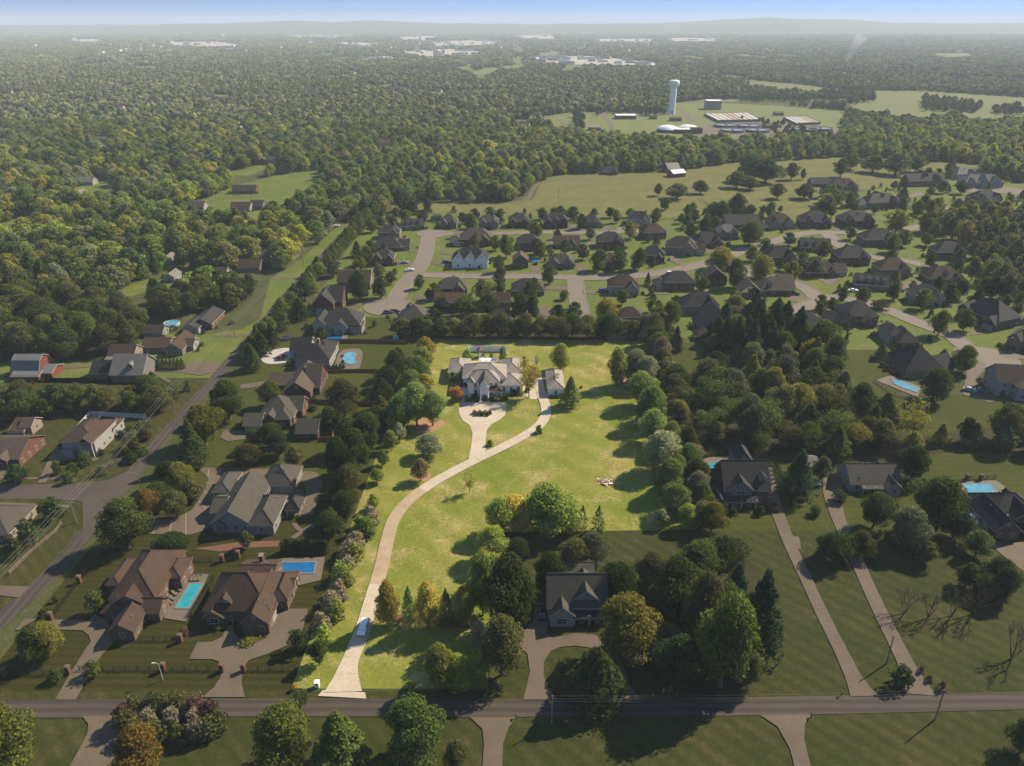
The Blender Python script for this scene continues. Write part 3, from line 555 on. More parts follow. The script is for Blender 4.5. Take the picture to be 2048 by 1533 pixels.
def walls_geo(w, d, h, kind, pitch):
    A, B, C, D = (0, 0), (w, 0), (w, d), (0, d); f = []
    def q(p, r, tops=None): f.append([(*p, 0), (*r, 0), (*r, h), *(tops or []), (*p, h)])
    gx = kind == 'gx'; gy = kind == 'gy'
    q(A, B, [(w / 2, 0, h + pitch * w / 2)] if gy else None); q(C, D, [(w / 2, d, h + pitch * w / 2)] if gy else None)
    if kind == 'gambrel':
        k = d * .22
        for p, r, s in ((B, C, 1), (D, A, -1)):
            x = p[0]; t = [(x, d - k, h + k * 1.7), (x, d / 2, h + k * 1.7 + (d / 2 - k) * .55), (x, k, h + k * 1.7)]; q(p, r, t if s == 1 else t[::-1])
    elif kind == 'shed':
        f[-1] = [(*C, 0), (*D, 0), (0, d, h + pitch * d), (w, d, h + pitch * d)]
        f.append([(w, 0, 0), (w, d, 0), (w, d, h + pitch * d), (w, 0, h)]); f.append([(0, d, 0), (0, 0, 0), (0, 0, h), (0, d, h + pitch * d)])
    else:
        q(B, C, [(w, d / 2, h + pitch * d / 2)] if gx else None); q(D, A, [(0, d / 2, h + pitch * d / 2)] if gx else None)
    return f
def blk(u1, v1, u2, v2, d, h, kind='hip', pitch=0.7, **o):
    p, q = at(u1, v1), at(u2, v2); ex = (q - p); w = ex.length; a = math.atan2(ex.y, ex.x)
    if abs(a) < math.radians(7): a = 0.0; w = q.x - p.x
    return dict(p=p, a=a, w=w, d=d, h=h, k=kind, t=pitch, o=o)
def sub_blk(b, x0, x1, y0, d, h, kind='gy', pitch=0.9, **o):
    c, s = math.cos(b['a']), math.sin(b['a']); p = b['p'] + Vector((c * x0 - s * y0, s * x0 + c * y0, 0))
    return dict(p=p, a=b['a'], w=x1 - x0, d=d, h=h, k=kind, t=pitch, o=o)
def house(name, label, cat, wall, roof, trim, blocks, short=None, detail=False, group=None):
    b0 = blocks[0]; c, s = math.cos(b0['a']), math.sin(b0['a'])
    base = b0['p'] + Vector((c * b0['w'] / 2 - s * b0['d'] / 2, s * b0['w'] / 2 + c * b0['d'] / 2, 0)); base.z = 0
    root = thing(name, label, cat, base, 0, group)
    if short: LAND.append((base.x, base.y, short))
    for bi, b in enumerate(blocks):
        w, d, k, t, o = b['w'], b['d'], b['k'], b['t'], b['o']; h = b['h'] + 0.013 * bi + R.uniform(0, .008)
        c, s = math.cos(b['a']), math.sin(b['a'])
        def T(x, y, z): return (b['p'].x + c * x - s * y - base.x, b['p'].y + s * x + c * y - base.y, z)
        FOOT.append((b['p'].x + c * w / 2 - s * d / 2, b['p'].y + s * w / 2 + c * d / 2, math.hypot(w, d) / 2))
        wm = WL[o.get('wall', wall)]; rm = RF[o.get('roof', roof)]; tr = o.get('trim', trim)
        m = MB()
        if o.get('open'):
            nx = max(2, int(w / 3.2) + 1)
            for i in range(nx):
                for y in (0.15, d - 0.15):
                    x = 0.15 + (w - 0.3) * i / (nx - 1); pm = MB(); pm.box(-.14, .14, -.14, .14, 0, h, 0); po = pm.build('post', tr, root); po.location = T(x, y, 0); po.rotation_euler.z = b['a']
        else:
            for f in walls_geo(w, d, h, k, t): m.face([T(*p) for p in f])
            m.build('wall', wm, root)
        P, top, loop, th = roof_geo(w, d, h + 0.03, k, t, o.get('oh', 0.42), 0.32 if name == 'suburban_house' else 0.2); rmz = MB()
        for f in top: rmz.face([T(*P[i]) for i in f], 0)
        n = len(loop)
        for i in range(n):
            a_, b_ = P[loop[i]], P[loop[(i + 1) % n]]
            rmz.face([T(a_[0], a_[1], a_[2] - th), T(b_[0], b_[1], b_[2] - th), T(*b_), T(*a_)], 1)
        if k in ('hip', 'flat', 'shed'): rmz.face([T(*[P[i][0], P[i][1], P[i][2] - th]) for i in loop][::-1], 1)
        else:
            for f in top: rmz.face([T(P[i][0], P[i][1], P[i][2] - th) for i in f][::-1], 1)
        ro = rmz.build('roof', [rm, tr], root)
        # ridge caps along the top edges
        if detail and k in ('gx', 'gy', 'hip'):
            pr = [(P[5], P[2])] if k == 'gx' else [(P[1], P[4])] if k == 'gy' else [(P[4], P[5])]
            rc = MB()
            for a_, b_ in pr: rc.tube([T(a_[0], a_[1], a_[2] + .03), T(b_[0], b_[1], b_[2] + .03)], 0.13, 5)
            if k == 'hip':
                hp = [(0, 4), (1, 5), (2, 5), (3, 4)] if w >= d else [(0, 4), (1, 4), (2, 5), (3, 5)]
                for i, j in hp: rc.tube([T(P[i][0], P[i][1], P[i][2] + .02), T(P[j][0], P[j][1], P[j][2] + .02)], 0.10, 5)
            rc.build('ridge_cap', rm, ro)
        if detail and w * d > 55 and k in ('gx', 'hip', 'gy') and not o.get('open'):
            for q in range(4):
                fx, fy = R.uniform(.25, .75), R.uniform(.58, .75) if k != 'gy' else R.uniform(.2, .8)
                if k == 'gy': z = h + t * min(fx, 1 - fx) * w
                else: z = h + t * min(fy * d, (1 - fy) * d, (fx * w if k == 'hip' else 99), ((1 - fx) * w if k == 'hip' else 99))
                vm_ = MB(); vm_.tube([(0, 0, -.3), (0, 0, .38)], R.choice((.06, .14)), 8); vo = vm_.build('roof_vent', METAL, ro); vo.location = T(fx * w, fy * d, z)
        # windows, doors
        ww, wh = o.get('ws', (1.05, 1.5)); fr = o.get('frame', TRIM if trim is not TRIM_L else TRIM_L)
        st = max(1, int(h / 2.7)); sides = o.get('win', 'fs'); wmesh = winset('w', ww, wh, fr)
        taken = [(f_, x * (w if f_ == 'f' else d), gw) for f_, x, gw in o.get('gar', [])] + ([('f', o['door'] * w, 1.6)] if 'door' in o else [])
        faces = ([('f', w)] if 'f' in sides else []) + ([('l', d), ('r', d)] if 's' in sides else [])
        for f_, L in faces:
            nw = o.get('nw', {}).get(f_, int(L / 3.4)) if L > 2.2 else 0
            for q in range(nw):
                x = L * (q + .5) / nw
                for lev in range(st):
                    z = 0.85 + lev * 2.9
                    if z + wh > h - 0.12: continue
                    if lev == 0 and any(tf == f_ and abs(tx - x) < tw / 2 + ww / 2 + .15 for tf, tx, tw in taken): continue
                    lx, ly, rz = (x, -0.012, 0) if f_ == 'f' else ((-0.012, d - x, -math.pi / 2) if f_ == 'l' else (w + 0.012, x, math.pi / 2))
                    wo_ = link('window', wmesh[1 if detail else 0], root, T(lx, ly, z), b['a'] + rz)
                    if detail: link('pane', wmesh[2], wo_)
            if f_ == 'f' and k == 'gy' and w > 4 and t > .55: 
                wo_ = link('window', winset('w', .8, 1.0, fr)[1 if detail else 0], root, T(w / 2, -0.012, h + t * w / 2 * .28), b['a'])
                if detail: link('pane', winset('w', .8, 1.0, fr)[2], wo_)
        for f_, x, gw in o.get('gar', []):
            lx, ly, rz = (x * w, -0.012, 0) if f_ == 'f' else ((-0.012, d * (1 - x), -math.pi / 2) if f_ == 'l' else (w + 0.012, x * d, math.pi / 2))
            link('garage_door', garage_mesh(gw, o.get('gmat', GARAGE)), root, T(lx, ly, 0.01), b['a'] + rz)
        if 'door' in o: link('door', DM, root, T(o['door'] * w, -0.012, 0.02), b['a'])
        for fx, fy in o.get('chim', []):
            cm = MB(); zt = h + t * min(w, d) / 2 + 0.9; cm.box(-.45, .45, -.6, .6, h - 1.0, zt, 0); cm.box(-.55, .55, -.7, .7, zt + .002, zt + .14, 1)
            ch = cm.build('chimney', [WL[o.get('cw', 'brick' if wall in ('brick', 'brown', 'dkbrick') else 'stone')], KERB], ro); ch.location = T(fx * w, fy * d, 0); ch.rotation_euler.z = b['a']
        for fx in o.get('dorm', []):
            dw, dh = o.get('ds', (1.9, 1.5)); dm = MB(); y0 = d * .13; z0 = h + t * y0 if k in ('gx', 'hip') else h; L = dh / max(t, .3) + .8
            for f in walls_geo(dw, L, dh + .3, 'gy', .8): dm.face([(p[0] - dw / 2, p[1], p[2] - .3) for p in f], 0)
            P2, top2, loop2, _ = roof_geo(dw, L, dh + .02, 'gy', .8, .2)
            for f in top2: dm.face([(P2[i][0] - dw / 2, P2[i][1], P2[i][2]) for i in f], 1)
            for a_, b_ in ((0, 1), (1, 2)):
                A_, B_ = P2[a_], P2[b_]; dm.face([(A_[0] - dw / 2, A_[1], A_[2] - .16), (B_[0] - dw / 2, B_[1], B_[2] - .16), (B_[0] - dw / 2, B_[1], B_[2]), (A_[0] - dw / 2, A_[1], A_[2])], 2)
            do = dm.build('dormer', [WL[o.get('dwall', wall)], rm, tr], ro); do.location = T(fx * w, y0, z0); do.rotation_euler.z = b['a']
            link('dormer_window', winset('w', .95, 1.15, fr)[0], do, (0, -0.02, .12))
        for fx, fy in o.get('sky', []):
            sm = MB(); yy = fy * d; z = h + t * min(yy, d - yy) + .06; sm.box(-.4, .4, -.55, .55, -.2, .1, 0); sk = sm.build('skylight', GLASS, ro); sk.location = T(fx * w, yy, z); sk.rotation_euler = (math.atan(t) if yy < d / 2 else -math.atan(t), 0, b['a'])
    return root
# ---- the bright lot
house('mansion', 'large white two-storey mansion with grey hip roofs and tall columned entrance', 'house', 'lot', 'lot', TRIM_L, [
    blk(927, 784, 1011, 784, 11.5, 5.9, 'hip', .56, ws=(1.0, 1.7)), blk(936, 793, 998, 793, 8, 6.0, 'hip', .70, ws=(1.0, 1.8), nw={'f': 6}), blk(961, 801, 977, 801, 7, 6.4, 'gy', 1.6, win='', roof='grey', door=.5),
    blk(898, 762, 937, 762, 12, 3.7, 'hip', .55), blk(1005, 762, 1044, 762, 12, 3.7, 'hip', .55), blk(1001, 788, 1044, 788, 9, 3.8, 'hip', .55, nw={'f': 3}, ws=(1.1, 2.0)),
    blk(922, 791, 936, 791, 5, 3.2, 'shed', .15, roof='dark', win='f'), blk(977.5, 799, 1003, 799, 4, 3.3, 'hip', .5, open=True, roof='brown'), blk(937, 796, 948, 796, 3, 6.3, 'hip', 1.1, nw={'f': 2}, ws=(.7, 1.6))], 'the white mansion', True)
# portico columns and steps are the mansion's own parts
mans = bpy.data.objects['mansion']
for u in (961.5, 976.5):
    p = at(u, 804); m = MB(); m.lathe([(.36, 0), (.36, .3), (.27, .4), (.23, 5.6), (.36, 5.8), (.36, 6.1)], 12); o = m.build('column', TRIM_L, mans, True); o.location = (p.x - mans.location.x, p.y - mans.location.y, 0)
p = at(969, 805.5); m = MB()
for i in range(4): m.box(-1.9, 1.9, -1.6 + i * .35, 1.5, i * .15 + .002 * i, i * .15 + .15, 0)
o = m.build('steps', CONC_L, mans); o.location = (p.x - mans.location.x, p.y - mans.location.y, 0)
house('detached_garage', 'white garage with grey hip roof beside the curved driveway', 'garage', 'lot', 'lot', TRIM_L, [blk(1096, 793, 1127, 793, 15, 3.4, 'hip', .62, win='f', gar=[('l', .3, 2.8), ('l', .65, 2.8)])], 'the white detached garage', True)
# ---- left foreground
house('brick_house', 'brown-roofed brick house with long turquoise pool and forward garage wing', 'house', 'brown', 'brown', TRIM_B, [
    blk(228, 1226, 318, 1226, 17, 4.5, 'hip', .74), blk(225, 1282, 271, 1282, 14, 3.1, 'gy', .75, nw={'f': 1}), blk(211, 1243, 256, 1243, 9, 3.0, 'hip', .7, gar=[('l', .3, 2.6), ('l', .65, 2.6)]),
    blk(272, 1244, 322, 1244, 5, 3.0, 'gx', .7), blk(332, 1180, 366, 1180, 7, 4.0, 'hip', .6), blk(222, 1196, 245, 1196, 9, 4.2, 'hip', .6), blk(240, 1234, 290, 1234, 8, 4.6, 'gy', .62)], 'the brown-roofed house with turquoise pool', True)
house('brick_house', 'brown-roofed brick house with two front gables and deep blue pool', 'house', 'brown', 'brown', TRIM_T, [
    blk(414, 1246, 542, 1246, 12, 4.2, 'hip', .86, wall='brown'), blk(412, 1253, 449, 1253, 6, 3.0, 'gy', .75, nw={'f': 1}, ws=(2.0, 1.5)), blk(452, 1250, 467, 1250, 4, 3.0, 'gx', .5, open=True), blk(446, 1240, 468, 1240, 6, 5.6, 'gy', .8, nw={'f': 1}, wall='cream'),
    blk(486, 1268, 540, 1268, 14, 3.4, 'gy', .95, gar=[('r', .3, 2.7), ('r', .62, 2.7)], nw={'f': 2}), blk(543, 1222, 577, 1222, 9, 3.6, 'hip', .7), blk(476, 1192, 546, 1192, 9, 3.2, 'gx', .5, chim=[(.5, .8)]), blk(560, 1208, 584, 1208, 8, 2.8, 'gx', .3, open=True)], 'the brown-roofed house with blue pool', True)
house('grey_house', 'grey house with long pale roof, skylit rear wing and curved pool', 'house', 'blue', 'grey', TRIM, [
    blk(428, 1066, 502, 1066, 19, 3.4, 'gy', .78, ws=(1.0, 1.6), nw={'f': 4}), blk(502, 1070, 549, 1070, 13, 3.6, 'hip', .75, nw={'f': 1}), blk(429, 1003, 462, 1003, 10, 3.4, 'hip', .6, open=True), blk(426, 1042, 450, 1042, 8, 3.0, 'gx', .5, gar=[('l', .5, 2.6)]),
    blk(527, 989, 588, 989, 10, 3.4, 'hip', .75, sky=[(.38, .3), (.5, .3), (.62, .3)], win=''), blk(524, 998, 538, 998, 7, 2.8, 'gy', .9), blk(435, 1068, 452, 1068, 3, 3.0, 'gy', .8, nw={'f': 1}, wall='grey')], 'the grey house with curved pool', True)
house('pool_pavilion', 'grey hip-roofed open pavilion beside the curved pool', 'pavilion', 'grey', 'dark', TRIM, [blk(574, 1034, 600, 1034, 5.5, 2.8, 'hip', 1.0, open=True)], None, True)
house('brick_house', 'slate grey roofed brick house with low double garage facing the left road', 'house', 'brick', 'grey', TRIM, [
    blk(520, 852, 588, 852, 12, 3.8, 'hip', .8), blk(489, 866, 523, 866, 8, 2.9, 'gx', .6, gar=[('f', .3, 2.5), ('f', .72, 2.5)], win=''), blk(533, 858, 552, 858, 9, 4.2, 'gy', 1.0), blk(572, 838, 606, 838, 8, 3.6, 'gx', .8), blk(552, 858, 582, 858, 8, 4.0, 'hip', .8)], 'the slate-roofed brick house')
house('brick_outbuilding', 'small brick outbuilding with grey gabled roof beside two round trees', 'outbuilding', 'brick', 'grey', TRIM, [blk(594, 880, 636, 880, 8, 2.8, 'gx', .75, nw={'f': 1})], 'the small brick outbuilding')
house('brick_house', 'tan-roofed brick house with broad plain gable end facing the camera', 'house', 'dkbrick', 'tan', TRIM_B, [
    blk(569, 803, 622, 803, 19, 4.0, 'gy', .75, nw={'f': 0}), blk(540, 784, 582, 784, 9, 3.0, 'gx', .6, gar=[('l', .5, 2.6)]), blk(612, 790, 640, 790, 14, 3.2, 'gx', .9)], 'the tan-roofed brick house')
house('white_house', 'white house with black roofs beside round pale driveway and rounded pool', 'house', 'white', 'black', TRIM, [
    blk(592, 738, 660, 738, 11, 4.2, 'hip', .8, ws=(.9, 1.3), chim=[(.6, .7)]), blk(583, 718, 622, 718, 9, 4.0, 'gx', .8, gar=[('l', .5, 2.6)]), blk(622, 722, 666, 722, 11, 3.8, 'hip', .65)], 'the black-roofed white house')
house('white_house', 'white brick house with dark roof and glazed porch behind rectangular pool', 'house', 'white', 'dark', TRIM, [
    blk(642, 667, 722, 664, 13, 4.4, 'hip', .8), blk(628, 668, 652, 668, 12, 4.6, 'gy', .9, nw={'f': 1}), blk(668, 670, 694, 670, 5, 4.0, 'gy', .8), blk(692, 668, 724, 668, 7, 3.4, 'hip', .7)], 'the white house with rectangular pool')
house('brick_house', 'steep-gabled brick house with ground-floor garages near the turning circle', 'house', 'brick', 'dark', TRIM_T, [
    blk(628, 628, 668, 628, 15, 5.2, 'gy', .95, gar=[('f', .25, 2.6), ('f', .7, 2.6)], win='s'), blk(660, 622, 686, 622, 12, 5.0, 'gx', .9)], 'the steep-gabled brick house')
house('grey_roofed_house', 'hip-roofed house half hidden by trees below the turning circle', 'house', 'stone', 'grey', TRIM_B, [blk(796, 658, 858, 658, 14, 3.6, 'hip', .8), blk(806, 650, 826, 650, 16, 3.8, 'hip', .95)], None)
# ---- left of the road
barn = house('red_barn', 'red gambrel barn with grey metal roof at the left edge', 'barn', 'barn', 'metal', TRIM, [blk(27, 757, 80, 757, 10, 2.7, 'gambrel', 1, win='f', gar=[('r', .5, 3.0)], nw={'f': 2}), blk(25, 763, 79, 763, 3, 2.3, 'shed', .3), blk(84, 757, 106, 757, 8, 2.4, 'gx', .4, roof='metal')], 'the red barn')
house('dark_roofed_house', 'low dark-roofed house with white dormer gable left of the road', 'house', 'grey', 'black', TRIM, [blk(184, 760, 230, 760, 9, 3.0, 'gx', .7), blk(224, 765, 288, 765, 13, 3.4, 'gx', .85, dorm=[.6], roof='pale'), blk(230, 758, 286, 758, 9, 3.0, 'gx', .6)], 'the low dark-roofed house')
house('garage_shed', 'beige garage with brown roof and white lean-to beside clipped hedge', 'garage', 'cream', 'brown', TRIM, [blk(220, 724, 270, 724, 8, 3.2, 'gx', .7, win='s'), blk(212, 730, 272, 730, 3.5, 2.2, 'shed', .2, roof='pale')], 'the beige garage')
house('ranch_house', 'brown-roofed ranch house with gable end behind clipped hedge', 'house', 'grey', 'brown', TRIM, [blk(330, 712, 366, 712, 14, 3.0, 'gy', .75), blk(286, 706, 338, 706, 9, 2.8, 'gx', .5), blk(362, 702, 388, 702, 6, 2.8, 'gx', .5, wall='white')], 'the ranch house with hedge')
house('blue_shed', 'pale blue shed with dark gabled roof beside round above-ground pool', 'shed', 'blue', 'dark', TRIM, [blk(287, 676, 326, 676, 7, 2.6, 'gx', .6, nw={'f': 1})], 'the pale blue shed')
house('ranch_house', 'long grey-roofed ranch with white gable end beside round above-ground pool', 'house', 'white', 'dark', TRIM, [blk(366, 668, 398, 668, 10, 2.8, 'gy', .5), blk(385, 660, 425, 660, 16, 3.0, 'gy', .5, wall='brick')], 'the long grey ranch')
house('brown_roofed_house', 'brown-roofed house alone in a small clearing among left trees', 'house', 'brown', 'tan', TRIM_B, [blk(124, 650, 162, 650, 12, 3.2, 'gy', .6), blk(108, 645, 135, 645, 10, 3.0, 'gx', .6)], 'the brown-roofed clearing house')
house('white_house', 'white two-storey house with brown hip roof and front balcony', 'house', 'white', 'brown', TRIM, [
    blk(130, 912, 195, 912, 14, 5.3, 'hip', .5, gar=[('f', .25, 2.6)], ws=(.9, 1.3)), blk(165, 916, 190, 916, 4, 5.6, 'gy', .8, open=True), blk(213, 876, 230, 876, 7, 3.4, 'hip', .7), blk(131, 917, 148, 917, 3, 2.8, 'shed', .15, win='f', roof='pale')], 'the white two-storey house', True)
house('brick_house', 'long brick house with brown roof at the left edge', 'house', 'brick', 'tan', TRIM_B, [blk(-40, 935, 42, 935, 14, 3.2, 'gx', .5), blk(-6, 940, 18, 940, 12, 3.4, 'gy', .7)], 'the long brick house')
house('beige_shed', 'small beige gabled shed with lean-to porch at the left edge', 'shed', 'cream', 'tan', TRIM, [blk(45, 870, 66, 870, 6, 3.2, 'gx', .6), blk(20, 875, 50, 875, 6, 2.4, 'shed', .3, roof='brown')], 'the beige shed')
house('cream_house', 'cream house corner with grey roof cut by the left edge', 'house', 'cream', 'grey', TRIM, [blk(-60, 1085, 22, 1085, 12, 3.0, 'hip', .6)], 'the cream house corner')
# ---- right foreground
house('grey_house', 'grey cottage with front porch and two gables behind yellow-green tree', 'house', 'white', 'grey', TRIM, [
    blk(1096, 1242, 1211, 1242, 10, 4.4, 'gx', 1.0, nw={'f': 4}), blk(1100, 1254, 1147, 1254, 9, 3.6, 'gy', .9, nw={'f': 1}, ws=(2.2, 1.6)), blk(1146, 1236, 1192, 1236, 7, 5.8, 'gy', .95, nw={'f': 1}, ws=(2.0, 1.2)), blk(1147.5, 1252, 1209, 1252, 3, 2.8, 'shed', .25, open=True, roof='black'), blk(1122, 1180, 1186, 1180, 8, 3.0, 'gx', .5)], 'the grey cottage with porch', True)
house('dark_roofed_house', 'dark-roofed house with broad front gable, dormer and small kidney pool', 'house', 'grey', 'dark', TRIM, [
    blk(1446, 1008, 1534, 1008, 12, 5.0, 'gx', .95, dorm=[.85], wall='brown'), blk(1455, 1012, 1500, 1012, 8, 5.6, 'gy', .85, nw={'f': 1}, ws=(2.6, 1.2)), blk(1452, 1019, 1512, 1019, 3.5, 2.9, 'shed', .35, open=True, roof='black'), blk(1418, 1004, 1452, 1004, 12, 3.0, 'gx', .7, gar=[('l', .5, 2.6)]), blk(1428, 1020, 1448, 1020, 5, 3.0, 'gy', .8, wall='brown'), blk(1474, 955, 1505, 955, 10, 4.6, 'hip', 1.0), blk(1500, 1000, 1536, 1000, 8, 5.2, 'gx', .5)], 'the dark-roofed house with kidney pool', True)
house('ranch_house', 'pale grey ranch house with long low roof and round tree in front', 'house', 'white', 'grey', TRIM, [blk(1699, 984, 1798, 984, 10, 3.0, 'gx', .7, door=.45), blk(1703, 978, 1722, 978, 5, 3.0, 'gy', .8), blk(1724, 990, 1772, 990, 2.6, 2.5, 'shed', .2, open=True), blk(1772, 993, 1799, 993, 12, 3.0, 'gy', .8, nw={'f': 1})], 'the pale ranch house', True)
house('garden_shed', 'small grey shed half hidden behind the tall blue-green pine', 'shed', 'grey', 'pale', TRIM, [blk(1612, 948, 1634, 948, 6, 2.8, 'gx', .5)], None)
house('brick_house', 'red brick house with black hip roof and arched window at right edge', 'house', 'brick', 'black', TRIM, [
    blk(1976, 1062, 2090, 1062, 13, 3.2, 'hip', .7), blk(1983, 1080, 2034, 1080, 12, 3.3, 'gy', .9, gar=[('l', .35, 2.6), ('l', .68, 2.6)], nw={'f': 2}), blk(2022, 1066, 2062, 1066, 10, 4.8, 'gy', .9, nw={'f': 1}, ws=(2.2, 1.8)), blk(2030, 1076, 2070, 1076, 3, 2.8, 'shed', .2, open=True)], 'the red brick house', True)
house('white_house', 'white clapboard house with brown roof and raised deck at right edge', 'house', 'white', 'brown', TRIM, [blk(1990, 792, 2085, 797, 11, 6.0, 'gx', .8), blk(2030, 802, 2080, 804, 5, 5.4, 'hip', .5)], 'the white clapboard house')
house('dark_roofed_house', 'sprawling dark-roofed house beside angled rectangular pool', 'house', 'stone', 'black', TRIM_T, [blk(1808, 757, 1886, 757, 15, 3.6, 'hip', .95), blk(1800, 748, 1850, 748, 12, 3.8, 'hip', 1.0), blk(1870, 757, 1905, 750, 9, 3.4, 'gx', .9)], 'the house with angled pool')
house('brick_house', 'brick house with dark hip roof and white rear bay near the turning circle', 'house', 'brick', 'dark', TRIM_T, [blk(1795, 699, 1836, 699, 13, 3.4, 'hip', .9), blk(1776, 690, 1806, 690, 11, 4.6, 'hip', .8, wall='white')], 'the hip-roofed brick house')
house('brown_roofed_house', 'wide dark brown roofed house half hidden behind pine tops', 'house', 'stone', 'dark', TRIM, [blk(1585, 676, 1662, 679, 15, 3.8, 'hip', .8), blk(1583, 682, 1606, 682, 7, 4.0, 'gy', .9), blk(1640, 676, 1664, 679, 16, 3.6, 'gx', .8)], 'the house behind pines')
house('brick_house', 'brick house with two rear gable porches facing the camera', 'house', 'brown', 'dark', TRIM, [blk(1690, 650, 1752, 648, 13, 4.4, 'hip', .8), blk(1684, 656, 1712, 656, 8, 3.0, 'gy', .9), blk(1724, 655, 1752, 654, 6, 3.0, 'gy', .7)], 'the house with rear gable porches')
house('brick_house', 'large brick house with gabled corner entrance at far right', 'house', 'dkbrick', 'dark', TRIM, [blk(1915, 634, 1992, 662, 15, 4.6, 'hip', .85), blk(1911, 634, 1930, 640, 8, 5.4, 'gy', 1.0), blk(1960, 655, 1985, 664, 8, 3.6, 'gy', .9, gar=[('f', .5, 4.6)])], 'the large corner brick house')
house('brick_house', 'tan brick house with steep front gables cut by the right edge', 'house', 'stone', 'dark', TRIM_T, [blk(2010, 694, 2080, 712, 15, 4.6, 'hip', .9), blk(2012, 697, 2034, 704, 8, 5.0, 'gy', 1.1)], 'the tan gabled house')
# ---- the subdivision
def sub(u1, v1, u2, v2, label, wall, roof, feat='G2', short=None, trim=None):
    fs = feat.split() + (['X'] if R.random() < .6 else []); st = 1 if 'h1' in fs else 2; h = 3.1 if st == 1 else 4.8; kind = 'gx' if 'gx' in fs else ('gy' if 'gy' in fs else 'hip')
    b = blk(u1, v1, u2, v2, 1, h, kind, .82 if kind == 'hip' else .75); w = b['w']; b['d'] = min(max(w * .66, 8), 12.5); d = b['d']; bl = [b]
    if 'C' in fs: b['o']['chim'] = [(R.choice((.25, .75)), .6)]
    for f in fs:
        if f[0] == 'D': n = int(f[1:]); b['o']['dorm'] = [(i + .7) / (n + .4) for i in range(n)]; b['o']['dwall'] = 'white'
        if f[0] == 'G' and f[1:].isdigit():
            for i in range(int(f[1:])):
                n = int(f[1:]); gw = min(w * .36, 6.4) * R.uniform(.9, 1.12); x = {1: [.72], 2: [.2, .78], 3: [.15, .48, .82]}[n][i] * w
                bl.append(sub_blk(b, x - gw / 2, x + gw / 2, -R.uniform(1.2, 3.0), d * .75, h - R.uniform(0, .8) * (st > 1), 'gy', R.uniform(.95, 1.15), nw={'f': 1}))
        if f == 'X':
            gw = w * .4; bl.append(sub_blk(b, w * .3, w * .3 + gw, d * .35, d * .65 + 1.5, h, 'gy', 1.0, win='')); bl.append(sub_blk(b, w * .62, w * .62 + gw * .7, -1.0, d * .5, h - .6, 'gy', 1.1, nw={'f': 1}))
        if f in ('L', 'R_'):
            ww = w * R.uniform(.34, .42); x0 = -ww * .75 if f == 'L' else w - ww * .25
            bl.append(sub_blk(b, x0, x0 + ww, R.uniform(-1, 2), d * .7, 3.2, R.choice(('gx', 'hip')), .75, gar=[('f', .5, min(4.6, ww - 1))]))
        if f == 'B': bl.append(sub_blk(b, w * .25, w * .8, d * .5, d * .8, h - .4, 'hip', .8))
    return house('suburban_house', label, 'house', wall, roof, trim or R.choice((TRIM_C, TRIM, TRIM_C)), bl, short)
sub(757, 479, 800, 478, 'tall grey-roofed house above the hedge row near the street corner', 'stone', 'dark', 'G1 B C', 'the tall grey-roofed house')
sub(808, 462, 848, 459, 'long white-trimmed house with three roof dormers at the street top', 'stone', 'dark', 'gx h1 D3', 'the three-dormer house')
sub(747, 503, 803, 503, 'dark-roofed house squeezed between the tall grey house and gabled brick house', 'brown', 'dark', 'h1 R_')
sub(748, 530, 788, 530, 'red brick house with pale front gables left of the first street', 'brick', 'dark', 'G2', 'the gabled red brick house')
sub(676, 580, 742, 578, 'brown-roofed house mostly hidden behind a large round tree', 'stone', 'brown', 'gx', 'the half-hidden brown house')
sub(882, 456, 914, 456, 'tan house with blue-grey gables, leftmost of the far street row', 'stone', 'grey', 'G2', 'the blue-gabled tan house')
sub(958, 457, 997, 457, 'tan stone house with three steep gables along the far street', 'stone', 'grey', 'G2 C', 'the three-gabled tan house')
sub(1017, 455, 1058, 455, 'red brick house with two low front gables along the far street', 'brick', 'dark', 'G2', 'the low-gabled brick house')
sub(1089, 455, 1134, 455, 'dark brick house with grey centre gable along the far street', 'dkbrick', 'dark', 'G3', 'the grey-centred brick house')
sub(1168, 456, 1198, 456, 'small grey house behind shrubs at the far street', 'grey', 'dark', 'G1', None)
house('pavilion_house', 'small white flat-topped outbuilding behind the blue-gabled house', 'outbuilding', 'white', 'dark', TRIM, [blk(866, 443, 880, 443, 6, 3.6, 'flat', 0)])
sub(1252, 452, 1300, 455, 'tall house with white two-level rear porch beside the pasture', 'white', 'dark', 'B C', 'the house with two-level porch')
sub(1287, 480, 1332, 478, 'brown hip-roofed house with round driveway below the two-level porch', 'brown', 'brown', 'B', 'the brown round-drive house')
sub(1195, 498, 1248, 498, 'dark hip-roofed brick house on a rise between two streets', 'brick', 'dark', 'G1', 'the dark hip-roofed brick house')
sub(1108, 498, 1158, 497, 'tan house with front dormer and low gable', 'stone', 'brown', 'gx h1 D1 G1', None)
sub(1034, 500, 1080, 500, 'grey hip-roofed house behind a tall conifer and pool', 'stone', 'dark', 'G1 B', None)
sub(920, 493, 984, 495, 'broad brown-roofed house at the first street corner', 'brick', 'tan', 'L', 'the broad brown-roofed house')
sub(906, 535, 976, 536, 'white mansion with charcoal roof and four white front gables', 'lot', 'black', 'G3', 'the white four-gabled mansion', TRIM_L)
sub(1026, 537, 1056, 537, 'small brick house with reddish roof beside a turquoise pool', 'brown', 'red', 'gy', 'the red-roofed house')
sub(1099, 536, 1148, 536, 'stone house with grey roof and wide front gable on middle street', 'stone', 'grey', 'h1 G2', 'the grey-roofed stone house')
sub(1203, 538, 1236, 538, 'stone house mostly hidden behind two round street trees', 'stone', 'brown', 'G1', 'the hidden stone house')
sub(876, 594, 934, 594, 'grey hip-roofed brick house facing the middle street', 'dkbrick', 'grey', 'G1', None)
